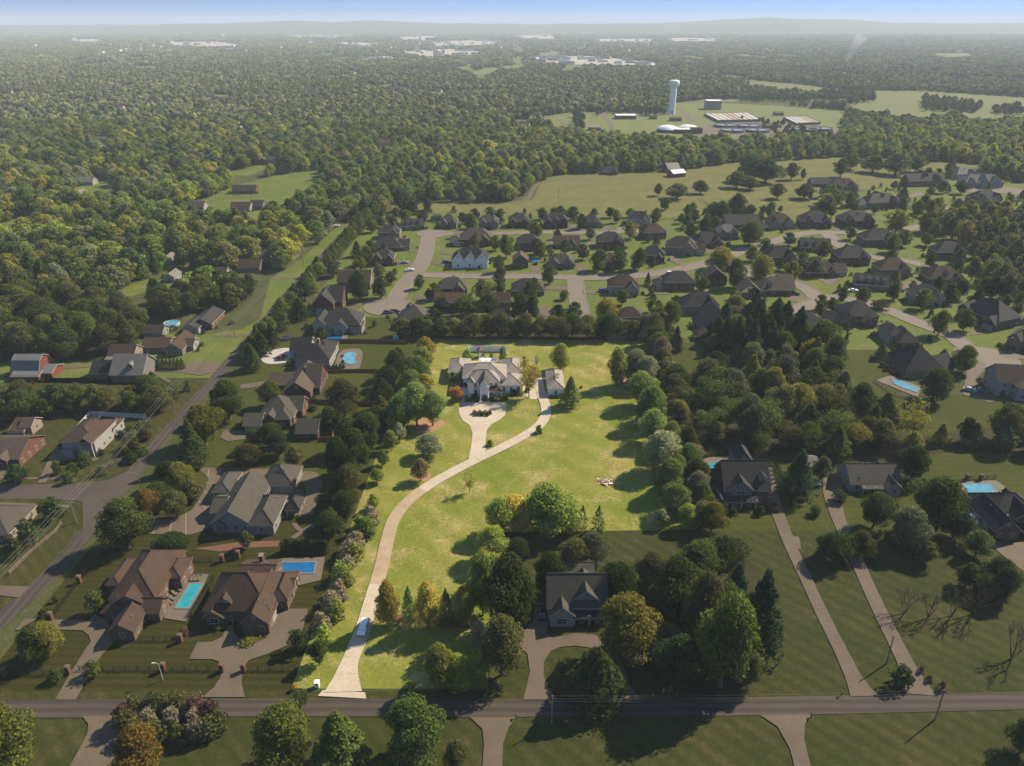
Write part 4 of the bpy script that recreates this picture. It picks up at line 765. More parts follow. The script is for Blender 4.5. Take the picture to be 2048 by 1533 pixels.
sub(870, 624, 928, 624, 'house with long reddish-brown roof and skylight', 'brick', 'red', 'gx', 'the reddish-roofed house')
sub(1024, 592, 1088, 592, 'dark house with tall square hip tower and white upper windows', 'brown', 'dark', 'h1 B', 'the square-towered house')
sub(973, 622, 1020, 622, 'brown-roofed house with blank brick side wall above the lot', 'stone', 'brown', 'gx', 'the blank-walled brown house')
house('suburban_house', 'low hip-roofed house directly below the blank-walled brown house', 'house', 'stone', 'brown', TRIM_T, [blk(975, 655, 1028, 655, 10, 3.0, 'hip', .8)])
sub(1218, 590, 1278, 590, 'cream house with brown roof at the side street corner', 'white', 'brown', 'G1', 'the cream corner house')
sub(1327, 582, 1388, 582, 'brick house with dark hip roof and low white garage doors', 'brick', 'dark', 'L', 'the brick house with garages')
sub(1408, 572, 1452, 572, 'dark-roofed house with tall tan chimney wall behind a big tree', 'brick', 'dark', 'gy B', 'the tall-walled dark house')
house('suburban_house', 'brick house with gabled screened porch and skylights facing the camera', 'house', 'brick', 'tan', TRIM, [blk(1520, 592, 1585, 590, 12, 3.4, 'hip', .8, dorm=[.3], dwall='white'), blk(1480, 596, 1522, 596, 10, 3.2, 'gy', .8, open=True), blk(1560, 588, 1588, 588, 14, 3.2, 'gx', .7)], 'the screened-porch house')
sub(1366, 630, 1438, 632, 'tan brick house with white garage doors and black roofs', 'cream', 'black', 'G1', 'the tan house with white garages')
sub(1238, 646, 1284, 646, 'brick house with steep hip roof at the lot corner', 'brick', 'brown', 'h1', 'the steep hip-roofed house')
house('suburban_house', 'dark slate hip roof just behind the bright lot boundary trees', 'house', 'stone', 'dark', TRIM_T, [blk(1215, 680, 1268, 680, 12, 3.0, 'hip', .8)])
sub(1405, 668, 1478, 662, 'black-roofed house with paved rear terrace behind tall pines', 'stone', 'black', 'h1 gy', 'the terrace house')
house('gazebo', 'brown hip-roofed gazebo on the terrace lawn', 'gazebo', 'brown', 'brown', TRIM_B, [blk(1392, 682, 1420, 682, 5.5, 2.7, 'hip', .8, open=True)])
sub(1284, 525, 1328, 527, 'small dark house with white gable beside two street trees', 'dkbrick', 'black', 'G1', 'the small white-gabled house')
sub(1330, 508, 1392, 512, 'grey house with white bay and brown roof above diagonal street', 'cream', 'brown', 'G1 R_', 'the white-bay house')
sub(1387, 494, 1444, 494, 'brown brick house with twin small gables above diagonal street', 'brown', 'dark', 'h1 G2', 'the twin-gabled brown house')
sub(1434, 478, 1475, 478, 'house with pale striped steep gables behind street trees', 'stone', 'pale', 'G2', None)
sub(1450, 462, 1518, 462, 'long dark blue-roofed house at the pasture edge', 'brick', 'dark', 'gx R_', 'the long dark-roofed house')
sub(1538, 458, 1584, 457, 'tan house with clustered brown hip roofs by the pasture', 'cream', 'brown', 'G2', 'the tan cluster-roofed house')
sub(1604, 456, 1662, 456, 'brick house with grey gables along the upper right street', 'brick', 'dark', 'G2', 'the grey-gabled brick house')
sub(1684, 455, 1746, 454, 'wide brick house with pale roof bands on upper right street', 'dkbrick', 'grey', 'G2', 'the wide brick house')
sub(1735, 419, 1800, 416, 'large grey-roofed house with white garage near the right pasture', 'brown', 'grey', 'L G1', 'the large grey-roofed house')
sub(1952, 411, 2000, 409, 'grey multi-gabled house among dark conifers at right', 'grey', 'dark', 'G2', None)
sub(1817, 374, 1888, 372, 'long brick house with three chimneys near the right pasture', 'brown', 'dark', 'gx C', None)
sub(1912, 360, 1950, 358, 'pale grey house behind the largest pale house on the right', 'white', 'pale', 'G1', None)
sub(1928, 376, 2002, 375, 'largest pale grey house with many gables at the right pasture', 'white', 'pale', 'G3', 'the largest pale house')
sub(1622, 374, 1658, 374, 'dark-roofed house among trees at the pasture edge', 'brown', 'dark', 'gx h1', None)
sub(1662, 380, 1714, 379, 'brown house with small front gable at the pasture edge', 'stone', 'brown', 'G1 h1', None)
sub(1533, 530, 1590, 528, 'dark house with chimney and tan garage doors below diagonal street', 'brown', 'black', 'G1 C', 'the dark chimney house')
sub(1602, 504, 1660, 506, 'dark-roofed house with three small white dormers', 'brick', 'dark', 'D3 gx h1', 'the white-dormered house')
sub(1612, 555, 1680, 557, 'brick house with brown roofs beside a car and round tree', 'brick', 'brown', 'h1 R_', 'the brown-roofed brick house')
sub(1676, 530, 1742, 532, 'two-storey brick house with flat front and long hip roof', 'brick', 'dark', '', 'the flat-fronted brick house')
sub(1728, 494, 1792, 494, 'brick house with white triple garage and rear bay', 'brick', 'dark', 'G1', 'the triple-garage house')
sub(1758, 555, 1816, 553, 'tan house with sharp folded roofs beside rear terrace', 'stone', 'brown', 'G1', 'the folded-roof house')
sub(1708, 578, 1776, 584, 'dark house with four white dormer gables and porch', 'grey', 'dark', 'gx h1 D4', 'the four-dormer house')
sub(1858, 568, 1930, 570, 'brown hip-roofed house with pale dormer among right trees', 'brown', 'brown', 'h1 D1', 'the pale-dormered house')
sub(1872, 520, 1930, 520, 'grey-roofed house buried among right trees', 'brown', 'dark', 'G1', None)
sub(1820, 608, 1884, 612, 'dark-roofed house behind a large street tree', 'white', 'dark', 'G1', 'the house behind street tree')
# ---- farm and woods
sub(1204, 350, 1236, 350, 'lone dark house at the far edge of the pasture', 'dkbrick', 'dark', 'G1 h1', None)
house('farm_barn', 'small red barn with white metal roof at the far pasture edge', 'barn', 'barn', 'white', TRIM, [blk(1346, 356, 1371, 354, 10, 3.6, 'gx', .5)])
house('farm_barn', 'dark red barn with grey roof behind the small red barn', 'barn', 'barn', 'metal', TRIM, [blk(1336, 346, 1360, 345, 14, 3.4, 'gx', .6)])
for (u1, v, u2, lab, wl, rf) in ((902, 345, 944, 'brown gabled house deep in the central woods', 'brown', 'dark'), (516, 330, 536, 'orange-brown gabled house in the left woods', 'brown', 'tan'), (465, 388, 512, 'dark-roofed brick ranch on the upper left lane', 'brick', 'dark'), (382, 422, 408, 'small white house beside the upper left lane', 'white', 'grey'),
                              (462, 424, 500, 'white bungalow with brown roof on the upper left lane', 'white', 'brown'), (500, 420, 526, 'grey bungalow right of the white bungalow', 'grey', 'dark'), (152, 371, 186, 'pale green-roofed house in a left clearing', 'white', 'pale'), (152, 393, 162, 'tiny white gabled cottage in a left clearing', 'white', 'pale'), (330, 565, 350, 'long white shed under left trees', 'white', 'pale'),
                              (412, 562, 452, 'white-walled bungalow beside small blue pool left of the road', 'white', 'brown'), (422, 577, 466, 'pale metal-roofed carport house left of the road', 'cream', 'pale'), (476, 545, 520, 'brown-roofed bungalow uphill from the blue pool', 'stone', 'brown'), (512, 525, 540, 'grey-roofed bungalow topmost of the roadside group', 'grey', 'grey'), (326, 528, 340, 'tiny white shed among left trees', 'white', 'pale'),
                              (72, 345, 104, 'white farmhouse hidden in the far left trees', 'white', 'pale'), (196, 302, 210, 'white gabled house alone in the far left forest', 'white', 'pale'), (292, 420, 318, 'brown cottage under trees at upper left', 'brown', 'dark')):
    house('bungalow', lab, 'house', wl, rf, TRIM, [blk(u1, v, u2, v, 9, 3.0, 'gx' if u2 - u1 > 22 else 'gy', .7)])
# ------------------------------------------------------------------ trees
LC = {'d': (0.064, 0.090, 0.024), 'g': (0.099, 0.125, 0.028), 'l': (0.143, 0.170, 0.033), 'y': (0.189, 0.179, 0.033), 'o': (0.193, 0.138, 0.028), 'v': (0.127, 0.127, 0.039), 'p': (0.052, 0.085, 0.037), 's': (0.129, 0.143, 0.066),
      'b': (0.19, 0.155, 0.105), 'L': (0.27, 0.31, 0.060), 'Y': (0.46, 0.38, 0.07), 'O': (0.46, 0.26, 0.055), 'D': (0.19, 0.24, 0.062), 'S': (0.26, 0.275, 0.135), 'B': (0.30, 0.25, 0.15), 'r': (0.145, 0.090, 0.058), 'M': (0.25, 0.20, 0.08)}  # capital keys: lot trees, their extra brightness painted into the foliage
def quads(P, N, a, b, rs):
    q = np.percentile(np.hypot(P[:, 0], P[:, 1]), 96); P = P * np.array([4.7 / q, 4.7 / q, 12.2 / np.percentile(P[:, 2], 99.5)])
    n = len(P); N = N / np.linalg.norm(N, axis=1, keepdims=True); h = rs.normal(size=(n, 3)); T = np.cross(N, h); T /= np.linalg.norm(T, axis=1, keepdims=True); B = np.cross(N, T)
    a = a[:, None]; b = b[:, None]
    return np.stack([P - T * a - B * b, P + T * a - B * b * .6, P + T * a * .7 + B * b, P - T * a * .6 + B * b], 1).reshape(-1, 3)
def qmesh(name, V, mat):
    me = bpy.data.meshes.new(name); n = len(V) // 4
    me.vertices.add(len(V)); me.vertices.foreach_set('co', V.astype(np.float32).ravel())
    me.loops.add(len(V)); me.loops.foreach_set('vertex_index', np.arange(len(V), dtype=np.int32))
    me.polygons.add(n); me.polygons.foreach_set('loop_start', np.arange(0, len(V), 4, dtype=np.int32))
    me.materials.append(mat); me.update(calc_edges=True); me.validate(); return me
def crown(kind, n, leaf, seed):
    """leaf sprays spread through a crown about 9 m across and 12 m tall, trunk foot at the origin"""
    rs = np.random.RandomState(seed); Hh, Rr = 12.0, 4.5
    if kind in ('oak', 'maple', 'airy', 'shrub'):
        k = {'oak': 26, 'maple': 22, 'airy': 15, 'shrub': 12}[kind]; C = []; rad = []
        z0, z1 = {'oak': (3.0, 10.6), 'maple': (2.3, 11.0), 'airy': (4.0, 10.8), 'shrub': (1.0, 10.0)}[kind]
        for i in range(k):
            z = z0 + (z1 - z0) * ((i + .5) / k); f = (z - z0) / (z1 - z0)
            env = Rr * {'oak': (1 - abs(2 * f - .85) ** 2.4 * .62), 'maple': math.sqrt(max(.05, 1 - (2 * f - .9) ** 2 * .80)), 'airy': (.5 + .6 * f) * (1 - .3 * f ** 4), 'shrub': 1 - .55 * f ** 2}[kind]
            t = i * 2.39996 + rs.uniform(-.5, .5); q = max(0, env - 1.7) * rs.uniform(.35, 1.25); r = rs.uniform(1.0, 2.35) * (1 if kind != 'airy' else .9)
            C.append((q * math.cos(t), q * math.sin(t), z)); rad.append(r)
        C = np.array(C); rad = np.array(rad); idx = rs.choice(k, n, p=rad ** 2 / (rad ** 2).sum())
        D = rs.normal(size=(n, 3)); D[:, 2] += .25; D /= np.linalg.norm(D, axis=1, keepdims=True)
        P = C[idx] + D * (rad[idx] * rs.uniform(.55 if kind != 'airy' else .2, 1.06, n) ** .8)[:, None]; P[:, 2] = np.maximum(P[:, 2], .25 if kind == 'shrub' else 1.4)
        N = D + rs.normal(size=(n, 3)) * .55
        a = leaf * rs.uniform(.55, 1.25, n); return quads(P, N, a, a * .72, rs)
    if kind == 'pine':
        z = 1.6 + 10.4 * rs.uniform(0, 1, n) ** 1.25; lay = np.floor(z / .95); zz = (lay + .2) * .95 + rs.uniform(0, .3, n)
        ph = rs.uniform(0, 6.283, 40)[np.clip(lay.astype(int), 0, 39)]; arm = rs.randint(0, 7, n); t = arm * .8976 + ph + rs.normal(size=n) * .17
        env = Rr * .92 * (1 - (zz / 12.1) ** 1.35) + .3; env = env * (0.78 + .4 * rs.uniform(0, 1, (40, 7))[np.clip(lay.astype(int), 0, 39), arm]); q = env * rs.uniform(.12, 1, n) ** .6
        P = np.stack([q * np.cos(t), q * np.sin(t), zz + .14 * q - .03 * q * q + rs.normal(size=n) * .16], 1)
        N = np.stack([np.cos(t) * .45, np.sin(t) * .45, np.ones(n)], 1) + rs.normal(size=(n, 3)) * .55
        a = leaf * rs.uniform(.6, 1.3, n); return quads(P, N, a, a * .6, rs)
    if kind == 'cedar':
        z = .5 + 11.5 * rs.uniform(0, 1, n); f = z / 12.0; env = Rr * (np.minimum(1, f * 5 + .35)) * (1 - f ** 1.5) + .12
        t = rs.uniform(0, 6.283, n); lump = 1 + .22 * np.sin(t * 3 + z * 1.7) + .14 * np.sin(t * 5 - z * 2.3); q = env * lump * rs.uniform(.6, 1.05, n)
        P = np.stack([q * np.cos(t), q * np.sin(t), z], 1); N = np.stack([np.cos(t), np.sin(t), np.full(n, .55)], 1) + rs.normal(size=(n, 3)) * .5
        a = leaf * rs.uniform(.6, 1.2, n); return quads(P, N, a, a * .7, rs)
def twigs(seed, n=150):
    rs = random.Random(seed); m = MB()
    def grow(p, d, L, r, lev):
        q = p + d * L; m.tube([p, (p + q) / 2 + Vector((rs.uniform(-.1, .1), rs.uniform(-.1, .1), .05)) * L * .4, q], [r, r * .8, r * .55], 4 if lev > 1 else 5, 0, False)
        if lev >= 4: return
        for _ in range(3 if lev < 3 else 4):
            e = (d + Vector((rs.uniform(-1, 1), rs.uniform(-1, 1), rs.uniform(-.1, .7))) * .72).normalized(); grow(p + d * L * rs.uniform(.55, 1), e, L * rs.uniform(.55, .78), r * .58, lev + 1)
    for a in range(3):
        grow(Vector((0, 0, .0)), Vector((math.cos(a * 2.1) * .4, math.sin(a * 2.1) * .4, 1)).normalized(), 3.8, .19, 0)
    return m.mesh('crown', LEAF)
def trunk_mesh(kind, seed):
    rs = random.Random(seed); m = MB(); top = {'oak': 7.5, 'maple': 8.5, 'pine': 11.3, 'cedar': 9, 'airy': 8, 'shrub': 4}[kind]; r = {'oak': .36, 'maple': .28, 'pine': .26, 'cedar': .2, 'airy': .2, 'shrub': .12}[kind]
    x, y = rs.uniform(-.3, .3), rs.uniform(-.3, .3)
    m.tube([(0, 0, -.15), (0, 0, .35), (x * .4, y * .4, top * .45), (x, y, top)], [r * 1.5, r, r * .75, r * .22], 8)
    if kind in ('oak', 'maple', 'airy', 'shrub'):
        for i in range(6):
            z = top * (.30 + .09 * i); t = i * 2.4 + rs.uniform(-.3, .3); L = 2.6 + rs.uniform(-.4, .9)
            m.tube([(x * .5, y * .5, z), (math.cos(t) * L * .55, math.sin(t) * L * .55, z + L * .45), (math.cos(t) * L, math.sin(t) * L, z + L * .95)], [r * .5, r * .34, r * .1], 5)
    return m.mesh('trunk', BARK)
PROTO = {}
for kd, nn, lf in (('oak', 9500, .225), ('maple', 8500, .22), ('pine', 7500, .25), ('cedar', 4200, .24), ('airy', 2600, .22), ('shrub', 3600, .30)):
    PROTO[kd] = [(qmesh('crown', crown(kd, nn, lf, 100 + 7 * i + len(kd)), LEAF), trunk_mesh(kd, i)) for i in range(3)]
PROTO['bare'] = [(twigs(i), None) for i in range(3)]
TREES = []     # u, v, x, y, height, radius, kind, colour
def T(u, v, w, h, kind='oak', col='g'):
    p = at(u, v); TREES.append(dict(u=u, v=v, x=p.x, y=p.y, h=vheight(v, h * .93), r=w / 2 * mpp(v), k=kind, c=col))
def Ts(kind, col, *items):
    for i in items: T(*i, kind, i[4] if len(i) > 4 else col) if len(i) <= 4 else T(*i[:4], kind, i[4])
# below the front road
Ts('oak', 'g', (28, 1550, 110, 140, 'l'), (290, 1552, 92, 98, 'o'), (578, 1538, 112, 128, 'l'), (830, 1518, 112, 118, 'g'), (2040, 1505, 60, 70, 'g'), (915, 1540, 46, 60, 'v')); T(684, 1542, 115, 122, 'pine', 'g'); T(600, 1420, 40, 34, 'airy', 'd')
for i in range(13):
    t = i / 13 * 6.283; T(345 + 92 * math.cos(t), 1455 + 30 * math.sin(t), 46, 40, 'shrub', R.choice('vvgvrb'))
Ts('shrub', 'b', (300, 1455, 44, 36), (345, 1455, 48, 38), (392, 1456, 44, 36))
# right foreground
Ts('oak', 'g', (1250, 1312, 116, 118, 'y'), (1440, 1372, 112, 190, 'l'), (1352, 1388, 82, 118, 'd'), (1330, 1330, 76, 78, 's'), (1020, 1262, 95, 158, 'd'), (1005, 1350, 86, 120, 'v'), (1098, 1188, 60, 86, 'd'), (1232, 1204, 84, 78, 'd'), (1150, 1140, 66, 62, 'v'), (1185, 1128, 60, 62, 's'),
   (1348, 1232, 92, 118, 'd'), (1400, 1290, 80, 150, 'v'), (1392, 1170, 88, 88, 'g'), (1440, 1150, 80, 78, 'd'), (1300, 1170, 60, 66, 'v'), (1440, 1260, 80, 100, 'g'), (1490, 1370, 60, 70, 'v'), (1035, 1120, 50, 44, 'd'), (1390, 1220, 70, 80, 'd'))
Ts('pine', 'p', (1508, 1308, 92, 176), (1462, 1240, 76, 120), (1190, 1402, 112, 108, 'd'))
Ts('bare', 'b', (1808, 1228, 60, 74), (1856, 1236, 62, 80), (1904, 1232, 64, 84), (1946, 1228, 70, 92), (2022, 1318, 76, 104))
Ts('oak', 'd', (2000, 1200, 46, 66), (1972, 1195, 60, 44), (1662, 1122, 66, 56), (1718, 1112, 48, 50, 'v'), (1745, 1056, 62, 72, 'g'), (1810, 1095, 78, 80, 's'), (1865, 1064, 96, 110, 'd'), (1905, 1078, 62, 66, 'd'), (1846, 1125, 50, 44, 'v'), (1950, 1112, 52, 50, 'g'), (1990, 1178, 66, 60, 'd'), (1930, 1175, 46, 50, 'd'), (1820, 960, 60, 70, 'd'))
Ts('shrub', 'd', (1798, 1372, 44, 40), (1842, 1346, 13, 13, 'r'), (1858, 1364, 15, 13), (1884, 1380, 18, 18, 'r'), (1675, 1004, 30, 24), (1640, 1110, 24, 20))
T(1590, 992, 66, 96, 'pine', 'p'); T(1640, 960, 40, 48, 'oak', 's'); T(1628, 1030, 24, 20, 'shrub', 'd')
for i in range(12): T(1550 + i * 3.4, 940 + i * 7.6, 12, 22, 'cedar', 'd')
for i in range(13): T(1394 + i * 9.2, 913 - i * .2, 9, 13, 'cedar', 'd')
Ts('shrub', 'v', (1446, 1030, 20, 24, 'g'), (1428, 1034, 26, 30, 's'), (1520, 1028, 22, 18, 'd'), (1465, 1030, 18, 14, 'd'), (1545, 1022, 26, 14, 'r'))
# the bright lot
Ts('maple', 'L', (780, 1248, 50, 86, 'Y'), (857, 1254, 52, 90, 'Y'), (931, 1256, 46, 78, 'L'), (966, 1232, 62, 132, 'L'), (880, 1370, 62, 84, 'L'), (918, 1374, 60, 66, 'L'), (956, 1374, 50, 76, 'L'), (960, 1300, 46, 56, 'S'), (945, 1215, 46, 60, 'L'))
Ts('oak', 'O', (778, 1246, 30, 90), (856, 1252, 30, 92), (928, 1254, 34, 84))
Ts('cedar', 'D', (820, 1240, 34, 72), (894, 1246, 36, 74), (1164, 1058, 24, 50), (1196, 1062, 30, 54), (1203, 1064, 16, 20, 'L'))
Ts('oak', 'L', (1096, 1066, 104, 98), (1028, 1064, 78, 72, 'Y'), (1000, 1068, 60, 74, 'L'), (985, 1118, 62, 66, 'L'), (986, 1172, 58, 66, 'L'), (968, 1140, 40, 46, 'Y'), (1140, 1066, 50, 48, 'L'))
for i, (u, v) in enumerate(((740, 1048), (734, 1072), (716, 1100), (714, 1124), (698, 1150), (694, 1180), (682, 1196), (674, 1236), (664, 1220), (652, 1284), (642, 1262), (722, 1068), (704, 1116), (684, 1160))):
    T(u, v, 40, 38, 'shrub', 'BL'[i % 2] if i % 2 == 0 else 'L')
Ts('oak', 'D', (749, 1020, 25, 34, 'L'), (866, 852, 46, 74), (834, 852, 58, 90), (806, 862, 50, 76), (800, 884, 26, 40, 'S'), (782, 902, 28, 42, 'L'), (766, 932, 26, 34, 'D'), (754, 966, 28, 30, 'L'), (858, 912, 50, 44, 'S'), (842, 962, 36, 46, 'M'), (790, 868, 36, 50, 'L'))
T(939, 986, 27, 42, 'airy', 'L')
Ts('oak', 'D', (852, 716, 40, 44, 'Y'), (846, 738, 42, 46, 'L'), (838, 768, 46, 58), (824, 800, 52, 62), (852, 796, 34, 50, 'Y'), (834, 820, 46, 60), (812, 836, 50, 60), (846, 762, 30, 40))
Ts('airy', 'Y', (1058, 796, 54, 74), (1110, 778, 16, 34, 'B'), (1073, 738, 10, 28, 'B'))
Ts('maple', 'L', (1120, 740, 36, 56), (1232, 772, 44, 80), (1268, 768, 52, 72, 'S'), (914, 802, 28, 30, 'O'))
Ts('pine', 'D', (1140, 812, 42, 62)); Ts('shrub', 'D', (906, 764, 17, 22), (922, 766, 20, 24), (1048, 730, 12, 18), (936, 726, 20, 30), (1005, 726, 20, 34), (968, 716, 8, 15), (982, 717, 8, 14))
Ts('shrub', 'v', *[(949 + i * 5.2, 829 + (i % 2) * 3, 11, 9) for i in range(7)]); Ts('shrub', 'D', *[(938 + i * 8, 803, 9, 6) for i in range(3)], *[(984 + i * 8, 803, 9, 6) for i in range(3)], *[(1010 + i * 8, 792, 9, 6) for i in range(5)], *[(1102 + i * 8, 796, 9, 6) for i in range(4)])
Ts('shrub', 'g', (980, 892, 16, 12), (1078, 866, 18, 16), (590, 1380, 14, 12, 'Y'), (822, 1376, 26, 14, 'L'))
Ts('oak', 'D', (1278, 812, 56, 72), (1300, 850, 58, 80), (1304, 886, 56, 70), (1318, 942, 70, 82, 'S'), (1336, 990, 60, 74), (1350, 1030, 56, 62), (1374, 1056, 44, 48, 'L'), (1340, 906, 40, 66, 'L'), (1292, 776, 44, 66, 'S'), (1352, 968, 36, 60, 'L'), (1322, 1052, 30, 34, 'S'), (1312, 836, 36, 60, 'L'))
# boundary belts
for i in range(21): u = 806 + i * 24.5; T(u + R.uniform(-6, 6), 676 + R.uniform(-3, 2), R.uniform(36, 50), R.uniform(36, 54), R.choice(('oak', 'maple', 'oak')), R.choice('vvygdv'))
for i in range(26):
    f = i / 25; T(1300 + 100 * f + R.uniform(-6, 14) + 8, 690 + 375 * f + R.uniform(-6, 6), R.uniform(36, 56), R.uniform(44, 70), 'oak', R.choice('vvyvgb'))
for i in range(17):
    f = i / 23; T(818 - 168 * f + R.uniform(-16, 2) - 16 - 14 * f, 735 + 470 * f, R.uniform(34, 50), R.uniform(40, 58), R.choice(('oak', 'maple', 'pine')), R.choice('ddgvd'))
# left side
Ts('oak', 'd', (460, 838, 66, 80), (412, 890, 70, 84, 'y'), (258, 1095, 86, 98, 'g'), (302, 1038, 44, 62, 'o'), (340, 972, 46, 50, 'd'), (366, 980, 50, 56, 'y'), (386, 1000, 42, 42, 'v'), (356, 1035, 44, 56, 'v'), (322, 1020, 50, 56, 'g'), (265, 1035, 40, 40, 's'), (40, 968, 42, 40, 'd'), (590, 935, 38, 44, 'v'), (500, 932, 50, 44, 'v'), (485, 925, 36, 36, 'v'),
   (512, 900, 40, 42, 'd'), (542, 895, 46, 50, 'd'), (660, 858, 40, 46, 'd'), (680, 862, 24, 30, 'd'), (690, 835, 66, 80, 'v'), (560, 912, 44, 50, 'd'), (545, 812, 44, 52, 'g'), (700, 905, 60, 70, 'd'), (680, 960, 56, 90, 'd'), (712, 945, 60, 90, 'd'), (700, 1010, 50, 80, 'v'), (690, 1040, 50, 60, 'd'), (735, 900, 56, 80, 'd'), (495, 1098, 28, 36, 'g'), (660, 1080, 50, 60, 'd'), (640, 1330, 34, 50, 'd'), (600, 1300, 40, 40, 'd'))
Ts('pine', 'd', (392, 932, 56, 96), (505, 740, 40, 56), (525, 712, 36, 50), (560, 660, 40, 50), (600, 640, 36, 46), (545, 690, 34, 44)); Ts('oak', 'd', (348, 1112, 72, 44, 'd'), (100, 1312, 66, 68, 'y'), (82, 1318, 60, 70, 'g'), (195, 1226, 36, 44, 'g'))
Ts('shrub', 'g', (115, 1362, 30, 22), (190, 1352, 36, 30), (118, 948, 20, 28), (150, 950, 24, 26), (170, 930, 30, 26), (140, 965, 22, 24), (205, 950, 24, 18), (92, 1240, 26, 22), (112, 1205, 12, 14), (368, 1270, 20, 16, 'r'), (85, 1022, 18, 20), (205, 1130, 16, 14, 'd'), (110, 1035, 46, 40, 'd'), (60, 1085, 50, 46, 'd'), (30, 1110, 40, 40, 'd'), (500, 1285, 40, 10, 'y'), (440, 1258, 30, 8, 'v'))
for i in range(15): T(568 + i * 6.2 + R.uniform(-1, 1), 1104 + R.uniform(-2, 2), 16, 26, 'shrub', 'd')
for i in range(19): T(428 - i * 2.35, 1165 + i * 3.75, 8, 15, 'cedar', 'g')
for i in range(13): T(276 + i * 7.5, 738, 13, 24, 'cedar', 'd')
for i in range(9): T(632 + i * 7, 742 - i * .6, 9, 10, 'shrub', 'd')
for i in range(34):
    f = i / 33; T(300 - 28 * f + R.uniform(-36, 10), 842 + 90 * f + R.uniform(-20, 20), R.uniform(18, 30), R.uniform(14, 26), 'shrub', R.choice('gvdr')) if i % 2 else None
for i in range(26): f = i / 25; T(500 + 145 * f + R.uniform(-8, 8), 722 - 170 * f, R.uniform(24, 36), R.uniform(34, 50), R.choice(('pine', 'oak', 'oak')), R.choice('dgdl'))
for i in range(26): f = i / 25; T(654 + 104 * f + R.uniform(-4, 4), 540 - 110 * f, R.uniform(15, 22), R.uniform(32, 44), 'maple', R.choice('ggdl'))
def fill(poly, sp, hs, kinds, cols, sq=1.0):
    w = [tuple(at(*p)[:2]) for p in poly]; xs = [p[0] for p in w]; ys = [p[1] for p in w]
    gx, gy = np.meshgrid(np.arange(min(xs), max(xs), sp), np.arange(min(ys), max(ys), sp)); gx = gx.ravel() + NP.uniform(-.45, .45, gx.size) * sp; gy = gy.ravel() + NP.uniform(-.45, .45, gy.size) * sp
    ok = inpoly(gx, gy, w)
    for x, y in zip(gx[ok], gy[ok]):
        if any(math.hypot(x - a, y - b_) < r_ * .8 for a, b_, r_ in FOOT) or near_road(x, y, 1.5): continue
        u, v = px(x, y); h = R.uniform(*hs); TREES.append(dict(u=u, v=v, x=x, y=y, h=h, r=h * R.uniform(.30, .44) * sq, k=R.choice(kinds), c=R.choice(cols)))
fill(WOOD_R, 8.2, (6.5, 14.5), ('oak', 'oak', 'oak', 'maple', 'pine', 'airy'), 'vvgvgdgys', 1.05)
fill(WOOD_LR, 9.5, (6, 9), ('oak',), 'DSDL')
fill([(1440, 655), (1560, 655), (1610, 700), (1560, 720), (1450, 740)], 7.0, (14, 19), ('pine',), 'pd', .8)
fill(WOOD_L1, 6.0, (7, 10.5), ('oak', 'oak', 'maple'), 'vgdgvd', 1.1); fill(WOOD_L2, 7.5, (10, 16), ('oak', 'maple', 'oak', 'pine'), 'vgdlvg')
fill([(285, 612), (360, 592), (500, 586), (522, 600), (460, 622), (330, 642)], 7.5, (9, 14), ('oak', 'oak', 'maple'), 'ggdvd')
fill([(430, 520), (470, 500), (545, 470), (560, 490), (540, 515), (470, 545)], 9, (8, 13), ('oak',), 'gdl')
fill([(400, 640), (440, 620), (470, 600), (500, 610), (470, 640), (430, 655)], 9, (7, 11), ('oak',), 'gdl')
fill([(340, 800), (420, 700), (425, 720), (370, 830)], 9, (3, 5), ('shrub',), 'gv')
# right hand edge of the subdivision
fill([(1800, 425), (2070, 425), (2070, 600), (2000, 610), (1940, 575), (1935, 500), (1850, 470)], 9.5, (9, 15), ('oak', 'maple', 'oak'), 'vgdys')
fill([(1890, 580), (2070, 590), (2070, 645), (2010, 640), (1935, 600)], 11, (6, 11), ('oak', 'shrub'), 'vgl')
fill([(1640, 385), (1735, 420), (1700, 425), (1640, 405)], 9, (8, 11), ('oak',), 'dg')
fill([(800, 418), (870, 420), (850, 432), (800, 432)], 7, (8, 12), ('oak', 'pine'), 'd')
fill([(1845, 202), (1960, 214), (1955, 228), (1850, 222)], 11, (9, 14), ('oak',), 'gds')
fill([(1980, 222), (2040, 215), (2045, 232), (1985, 232)], 11, (8, 12), ('oak',), 'gd')
fill([(1612, 190), (1740, 186), (1752, 203), (1700, 214), (1655, 200)], 13, (9, 14), ('oak',), 'gsd')
fill([(1480, 199), (1660, 201), (1660, 206), (1480, 204)], 11, (9, 13), ('oak', 'maple'), 'gd')
fill([(1190, 226), (1330, 224), (1330, 232), (1190, 233)], 13, (7, 11), ('oak', 'maple'), 'gd')
fill([(1147, 234), (1165, 234), (1168, 262), (1150, 262)], 11, (8, 12), ('maple',), 'gd')
fill([(1480, 240), (1560, 250), (1680, 278), (1560, 276)], 16, (6, 9), ('oak',), 'gd')
